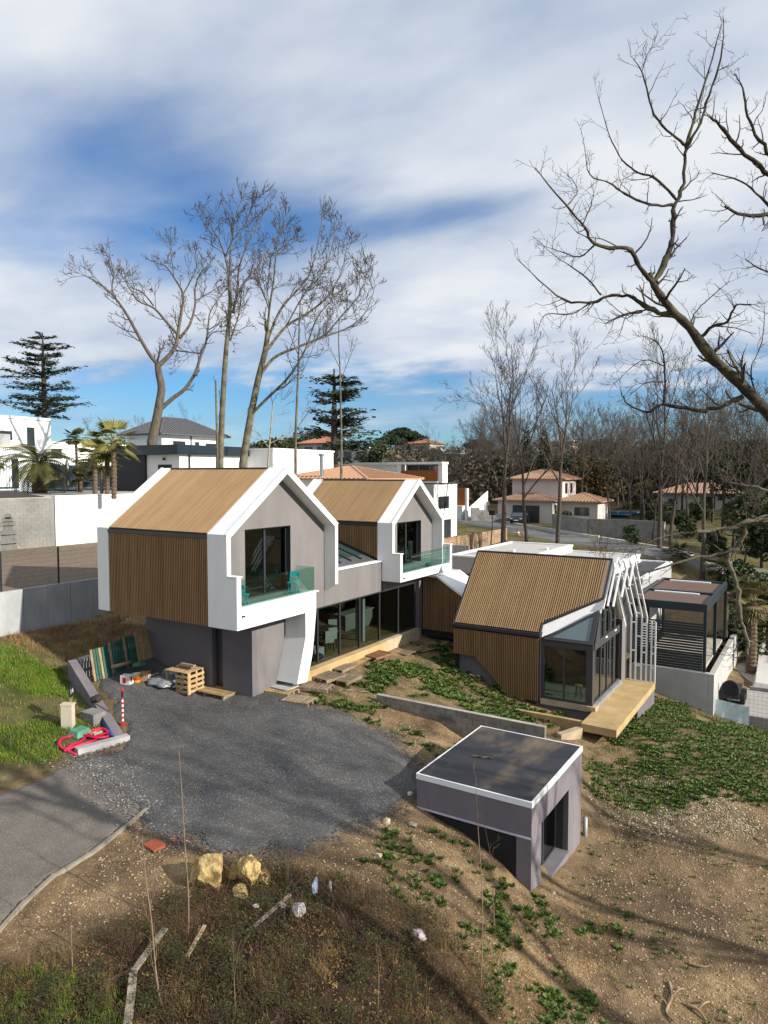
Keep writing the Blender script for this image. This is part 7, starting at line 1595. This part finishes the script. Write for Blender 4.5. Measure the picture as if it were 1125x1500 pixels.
def lobes_round(h, r, n, seed, flatten=1.0):
    g = np.random.default_rng(seed); out = []
    for k in range(n):
        a = g.uniform(0, 6.28); q = g.uniform(0, .75) * r; z = h * g.uniform(.25, .9); out.append((q * math.cos(a), q * math.sin(a), z, r * g.uniform(.25, .5), r * g.uniform(.25, .5), r * g.uniform(.2, .4) * flatten))
    return out
E1 = evergreen('evergreen_tree', lobes_round(9, 4.5, 14, 1), 5200, .26, greens[2], 5, .25, 1)
E2 = evergreen('evergreen_tree', lobes_round(8, 4.0, 11, 2), 3600, .26, greens[1], 5, .22, 2)
E3 = evergreen('umbrella_pine', [(2.4 * math.cos(a) * q, 2.4 * math.sin(a) * q, 9.2 + .9 * (1 - q), 2.2, 2.2, .95) for a in np.linspace(0, 6.28, 8) for q in (.2, 1.1)], 4200, .26, greens[0], 9, .25, 3)
E4 = evergreen('cypress_tree', [(0, 0, z, 1.5 * (1 - z / 12) + .5, 1.5 * (1 - z / 12) + .5, 1.3) for z in np.arange(1, 11, .9)], 3200, .2, greens[0], 9, .2, 4)
E5 = evergreen('ochre_oak', lobes_round(9, 4.2, 13, 5), 3800, .24, greens[3], 6, .25, 5)
E6 = evergreen('shrub', lobes_round(2.4, 1.9, 8, 6), 1100, .16, greens[2], None, .1, 6)
ev = [(E3, 588, 215, 1.15, 'broad umbrella pine on the hill skyline, left of its row'), (E3, 606, 220, 1.0, 'umbrella pine second in the row on the hill skyline'), (E3, 572, 190, 1.0, 'umbrella pine lower on the hill, left of the row'), (E3, 700, 185, .9, 'brown green umbrella pine at the right end of the hill'), (E3, 470, 180, 1.1, 'umbrella pine behind the flat topped cedar'),
      (E1, 552, 150, 1.15, 'bright sided evergreen in front of the umbrella pines'), (E1, 575, 160, 1.0, 'dark evergreen right of the bright sided one'), (E2, 620, 165, 1.0, 'olive green tree below the red hill roof'), (E2, 655, 150, .8, 'olive bush above the rust balcony'), (E1, 640, 175, .9, 'dark evergreen below the poplar'),
      (E1, 402, 88, 1.05, 'dark dense conifer behind the small pale bare tree'), (E2, 290, 100, 1.0, 'rounded evergreen behind the hipped roof'), (E4, 181, 108, .72, 'small grey green cypress between the houses on the left'), (E4, 30, 120, .85, 'dark cypress left of the tall cedar'), (E1, 305, 110, .8, 'low evergreen right of the rounded one'),
      (E1, 430, 170, 1.2, 'dark hill evergreen behind the thin pole tree'), (E2, 520, 185, 1.0, 'olive evergreen on the hill right of the cedar'),
      (E4, 770, 125, 1.15, 'tall dark conifer rising behind the tiled house'), (E4, 796, 132, 1.1, 'ragged conifer right of the tall dark one'), (E1, 835, 128, 1.0, 'dark holm oak behind the pale road wall'), (E5, 872, 105, 1.05, 'ochre brown oak in leaf at the wood edge'), (E2, 905, 118, 1.1, 'olive tree right of the ochre oak'), (E1, 955, 125, 1.2, 'dark evergreen over the long low house, left'), (E1, 1010, 130, 1.3, 'dark evergreen over the long low house, middle'), (E2, 1082, 122, 1.3, 'tall yellow green tree at the right behind the palms'), (E1, 1105, 95, 1.2, 'dark evergreen at the right edge of the wood'), (E1, 1050, 118, 1.2, 'dark evergreen over the right end of the long house'),
      (E1, 720, 150, 1.0, 'evergreen at the foot of the wood left of the tiled house'), (E2, 745, 140, .9, 'olive tree behind the bare tree by the fence'), (E5, 925, 150, 1.1, 'second ochre oak deeper in the wood'), (E1, 880, 150, 1.2, 'dark evergreen deep in the wood behind the ochre oak'),
      (E1, 1108, 66, .75, 'dark laurel behind the palms'), (E1, 1150, 56, .9, 'dark evergreen crowding the right edge beside the fan palm'), (E6, 1090, 46, 1.3, 'bright shrub at the back of the white gravel bed'), (E6, 1030, 49, .9, 'shrub growing behind the pergola roof'), (E6, 1140, 52, 1.5, 'tall shrub at the right edge over the gravel bed'), (E2, 1130, 90, 1.2, 'yellow green tree at the far right'), (E2, 1120, 62, .8, 'bushy evergreen at the right edge behind the fan palm'), (E1, 1140, 75, 1.0, 'evergreen at the right edge beyond the laurel'), (E6, 690, 98, 1.0, 'brown green shrub on the bank above the road block wall'), (E6, 835, 88, .9, 'low shrub above the pale road wall'), (E6, 1000, 75, 1.2, 'shrub below the long low house'), (E6, 1075, 55, 1.2, 'dense shrub by the white gravel bed'), (E6, 1060, 50, 1.0, 'shrub beside the white garden wall'), (E6, 1110, 48, 1.1, 'low shrub under the leaning palm trunk'), (E6, 1048, 62, 1.1, 'shrub beyond the pergola corner'), (E6, 925, 66, .8, 'shrub behind the flat roofs'), (E5, 940, 104, .6, 'ochre bush at the foot of the wood'), (E6, 1030, 88, 1.4, 'scrub before the long low house, right'), (E6, 960, 92, 1.3, 'scrub before the long low house, left'), (E6, 980, 54, .5, 'small palm like bush behind the dark flat roof')]
for o, px, s, sc_, lab in ev:
    x, y = at_s(px, s); place(o, x, y, sc_, rp.uniform(0, 6.28), lab, None)
place(evergreen('evergreen_tree', lobes_round(9, 2.9, 13, 21), 4200, .2, greens[2], 5, .2, 21), 7.5, 10.6, 1.0, 0, 'evergreen tree standing in the field right of the camera', None)
# undergrowth of the far wood, uncountable
g = np.random.default_rng(9); n = 46000; px = g.uniform(560, 1260, n); s = g.uniform(108, 230, n); k = ~((s < 124) & (px < 1090)); px, s = px[k], s[k]; n = len(px)
rt3 = (px - 562.5) / F; x = s * (_fw[0] + _rt[0] * rt3); y = s * (_fw[1] + _rt[1] * rt3); z = Hs(x, y) + g.uniform(0, 1, n) ** 1.2 * 7.5 * (0.3 + fbm(x, y, .07, 61, 3) * 1.2)
c = np.stack([x, y, z], 1); sz = g.uniform(.3, .75, n)[:, None]; u = g.normal(0, 1, (n, 3)); u /= np.linalg.norm(u, axis=1)[:, None]; v = g.normal(0, 1, (n, 3)); v /= np.linalg.norm(v, axis=1)[:, None]
V = np.stack([c - u * sz, c - v * sz * .6, c + u * sz, c + v * sz * .6], 1).reshape(-1, 3)
tag(raw('undergrowth', V, np.arange(len(V)).reshape(-1, 4), M('brown_undergrowth', (.060, .052, .036), (.13, .105, .07), .12, .9, lo=.4, hi=.6)), 'brown undergrowth filling the wood across the valley', 'undergrowth', kind='stuff')

# ---- cedars
def cedar(label, px, py_base, s, hgt, seed, tiers, rmax, topflat):
    g = np.random.default_rng(seed); q = ons(px, py_base, s); base = np.array([q[0], q[1], Hf(q[0], q[1]) if py_base is None else q[2]])
    t = thing('cedar_tree', label, 'tree', base); z0 = base[2]
    MB().tube([base - (0, 0, 4), base + (0, 0, hgt * .5), base + (0, 0, hgt)], [.5, .35, .08], 8).build('trunk', barkd, t)
    V = []; br_ = MB()
    for k in range(tiers):
        f = (k + .4) / tiers; z = hgt * (.12 + .86 * f) + g.normal(0, .25); R = rmax * (topflat if f > .7 else 1) * (1 - f) ** .45 * (.35 + .85 * g.random()) + .5; nb = 5
        for b in range(nb):
            a = g.uniform(0, 6.28); tip = base + np.array([math.cos(a) * R, math.sin(a) * R, z + R * g.uniform(-.12, .22)]); st_ = base + np.array([0, 0, z - .3])
            br_.tube([st_, (st_ + tip) / 2 + (0, 0, .1), tip], [.1, .06, .03], 4, False)
            m = int(24 * R); tt = g.uniform(.25, 1.05, m)[:, None]; c = st_ + (tip - st_) * tt + g.normal(0, 1, (m, 3)) * np.array([.34, .34, .15]) * (R / rmax + .35)
            u = g.normal(0, 1, (m, 3)) * (.2, .2, .07); v = g.normal(0, 1, (m, 3)) * (.13, .13, .05); V.append(np.stack([c - u, c - v, c + u, c + v], 1).reshape(-1, 3))
    V = np.concatenate(V); tag(raw('needles', V, np.arange(len(V)).reshape(-1, 4), greens[4], t), kind='stuff'); br_.build('branches', barkd, t); return t
cedar('tall dark cedar with ragged tiers behind the white villa on the left', 66, 632, 112, 15.5, 3, 15, 7.2, .95)
cedar('flat topped cedar between the leaning bare tree and the hill', 490, 690, 76, 10.9, 5, 13, 4.0, 1.7)

# ---- palms
frondm = M('palm_frond', (.05, .065, .018), (.11, .10, .03), 2, .6); frondy = M('yellow_palm_frond', (.13, .14, .03), (.20, .18, .05), 2, .6); palmt = M('palm_trunk', (.16, .115, .075), (.075, .052, .036), 9, .95, .8, 20)
def palm(label, x, y, z, hgt, r, kind, nf, fl, seed, mat=frondm, group=None):
    g = np.random.default_rng(seed); t = thing('palm_tree', label, 'palm', (x, y, z), group); b = np.array([x, y, z])
    tk = MB(); n = max(4, int(hgt / .12))
    zs_ = np.linspace(-.2, hgt, n); tk.tube([(x + .05 * math.sin(q * .9), y, z + q) for q in zs_], [r * (1.12 if i % 2 else .9) for i in range(n)], 9); tk.build('trunk', palmt, t)
    for f in range(nf):
        a = g.uniform(0, 6.28); el = g.uniform(-.45, 1.35); L_ = fl * g.uniform(.8, 1.1); st_ = b + (0, 0, hgt); V = []; Q = []
        d = np.array([math.cos(a), math.sin(a), 0]); sd_ = np.array([-d[1], d[0], 0]); m = 10; pts = []; p = st_.copy(); e = el
        for i in range(m + 1):
            pts.append(p.copy()); p = p + (d * math.cos(e) + np.array([0, 0, math.sin(e)])) * L_ / m; e -= (1.5 if kind == 'date' else .6) / m
        pts = np.array(pts); fm_ = MB(); fm_.tube(pts, np.linspace(.035, .01, m + 1) * (1 if kind == 'date' else .7), 3, False)
        if kind == 'date':
            for i in range(2, m):
                for sgn in (-1, 1):
                    for o in (0, .5):
                        q = pts[i] * (1 - o) + pts[i + 1] * o; ll = L_ * .17 * math.sin(math.pi * (i + o) / (m + .8)) + .08; tip = q + sd_ * sgn * ll * .8 + unit(pts[i + 1] - pts[i]) * ll * .6 - np.array([0, 0, ll * .25]); w = unit(pts[i + 1] - pts[i]) * .05
                        fm_.add([q - w, q + w, tip + w * .3, tip - w * .3], [(0, 1, 2, 3)])
        else:
            hub = pts[int(m * .55)]; ax = unit(pts[int(m * .55) + 1] - pts[int(m * .55)]); 
            for j in range(13):
                aa = -1.5 + 3.0 * j / 12; dr = unit(ax * math.cos(aa) + sd_ * math.sin(aa)); ll = L_ * .48 * (1 - .12 * abs(aa)); tip = hub + dr * ll - np.array([0, 0, .16 * ll]); w = np.cross(dr, np.cross(ax, sd_)); w = unit(w) * .06; md = hub + dr * ll * .5
                fm_.add([hub, md + w, tip, md - w], [(0, 1, 2, 3)])
        fm_.build('frond', mat, t)
    return t
q = ons(58, 716, 54); palm('stout date palm with arching fronds in the soil bed above the block wall', q[0], q[1], 8.55, 2.2, .56, 'date', 60, 3.3, 1)
for px, py, s, hh, r, fl, nf, lab, sd2, mt in [(167, 723, 47, 3.6, .17, 2.1, 30, 'tallest fan palm of the row on the white wall', 2, frondy), (157, 722, 48.5, 2.9, .15, 1.7, 24, 'slim fan palm right behind the tallest one', 3, frondy), (139, 718, 52, 2.6, .17, 2.0, 28, 'yellow green fan palm left of the tallest one', 4, frondy), (149, 717, 53, 2.0, .13, 1.6, 22, 'short fan palm between the yellow green one and the tallest', 5, frondy), (113, 716, 58, 4.3, .1, 1.2, 26, 'dark tufted yucca palm beside the closed parasol', 6, frondm), (118, 716, 58, 1.0, .16, 1.3, 30, 'low dark yucca clump under the tufted yucca palm', 7, frondm)]:
    q = ons(px, py, s); palm(lab, q[0], q[1], 8.53, hh, r, 'fan', nf, fl, sd2, mt)
q = ons(-12, 716, 56); palm('fan palm cut by the left edge of the picture', q[0], q[1], 8.5, 2.5, .2, 'fan', 24, 1.5, 8, frondy)
drypalm = M('dry_palm_frond', (.22, .17, .08), (.12, .12, .05), 2, .7)
for px, py, s, hh, r, fl, nf, kd, lab, sd2, mt in [(1100, 960, 44, 4.6, .3, 1.9, 34, 'fan', 'shaggy fan palm with yellowed crown behind the gravel bed', 9, drypalm), (1128, 985, 46, 3.2, .36, 1.8, 30, 'fan', 'leaning stout palm at the right edge above the gravel bed', 10, frondm), (1052, 880, 56, 1.6, .15, 1.5, 26, 'fan', 'grey green palm beyond the pergola corner', 11, frondm), (992, 838, 58, 1.0, .2, 1.4, 24, 'fan', 'low palm behind the dark flat roof', 12, frondm)]:
    q = ons(px, py, s); palm(lab, q[0], q[1], max(Hf(q[0], q[1]), -2.6 if px > 1060 else -9), hh, r, kd, nf, fl, sd2, mt)
agm = M('agave_leaf', (.045, .07, .045), (.08, .11, .07), 2, .5)
for px, py, s, L_, lab in [(1108, 995, 46, .95, 'large dark agave on the white gravel bed'), (1068, 1000, 46.5, .6, 'smaller agave at the left tip of the gravel bed'), (1092, 965, 50, .8, 'agave behind the large one')]:
    q = ons(px, py, s); t = thing('agave', lab, 'plant', (q[0], q[1], -2.2)); g = np.random.default_rng(int(px))
    for k in range(26):
        a = k * 2.4; e = .25 + 1.0 * (k / 26); d = np.array([math.cos(a) * math.cos(e), math.sin(a) * math.cos(e), math.sin(e)]); sd_ = np.array([-math.sin(a), math.cos(a), 0]) * .07; p0 = np.array([q[0], q[1], -2.2]); m1 = p0 + d * L_ * .5; tp = p0 + d * L_ - (0, 0, .06)
        MB().add([p0 - sd_ * .7, p0 + sd_ * .7, m1 + sd_, m1 - sd_, tp, m1 - (0, 0, .05)], [(0, 1, 2, 3), (3, 2, 4), (0, 3, 5), (1, 5, 2), (5, 3, 4), (2, 5, 4)]).build('leaf', agm, t)
# ---- saplings and brambles in the foreground
sapm = M('sapling_bark', (.17, .115, .075), (.24, .17, .115), 6, .9)
for pts, r, lab, tw in [([(236, 1475), (228, 1420), (222, 1350), (214, 1290), (208, 1225)], .018, 'brushy sapling with many side shoots left of the bleached plank', 14), ([(276, 1375), (276, 1310), (271, 1240), (267, 1170), (262, 1098)], .016, 'tall thin sapling before the largest boulder', 7), ([(704, 1450), (707, 1360), (705, 1280), (700, 1210), (697, 1140)], .015, 'tall thin sapling in front of the small box building', 5), ([(724, 1360), (722, 1300), (716, 1240), (708, 1205)], .011, 'short thin sapling leaning beside the tall one before the box', 4), ([(106, 1420), (105, 1380), (104, 1350)], .01, 'dry stem standing in the sand left of the brushy sapling', 3), ([(345, 1490), (343, 1430), (341, 1370)], .009, 'straight dry stem in the middle of the brush', 2), ([(553, 1490), (555, 1440), (553, 1400)], .008, 'thin dry stem near the bottom of the brush', 2)]:
    b = at(*pts[0]); d0 = np.dot(b - C0, _fw); P = smooth([tuple(ons(px, py, d0 + .15 * i)) for i, (px, py) in enumerate(pts)], 5); P[0] = b - (0, 0, .1); R = np.linspace(r, r * .3, len(P)); items = [(P, R, 6, 0)]
    limb_children(items, P, R, 2, tw, .75, 3, .25, (3, 2), .004, .6, .12, .5); tree_objects('sapling', lab, None, items, b, sapm, sapm)
items = []
bb = sample(Z_BRUSH, 150)
for x, y in bb:
    if math.hypot(x, y) < 8: continue
    p = np.array([x, y, Hf(x, y)]); d = unit(np.array([tr.normal(0, .7), tr.normal(0, .7), 1])); grow(items, p, d, tr.uniform(.7, 1.7), .006, 2, 4, -.12, .16, (3, 3, 2), .5, .0025, .6, seg=8)
V, Fq = tube_arrays([(P, R, k) for P, R, k, l in items]); tag(raw('brambles', V, Fq, M('bramble_stem', (.12, .062, .052), (.09, .058, .045), 3, .8)), 'arching reddish brown bramble stems in the foreground', 'brambles', kind='stuff')
# every mesh that still lacks a level of naming is reported by the renderer; drop unused prototypes
for o in list(bpy.data.objects):
    if o.get('label') == 'x':
        for c in list(o.children): bpy.data.objects.remove(c)
        bpy.data.objects.remove(o)
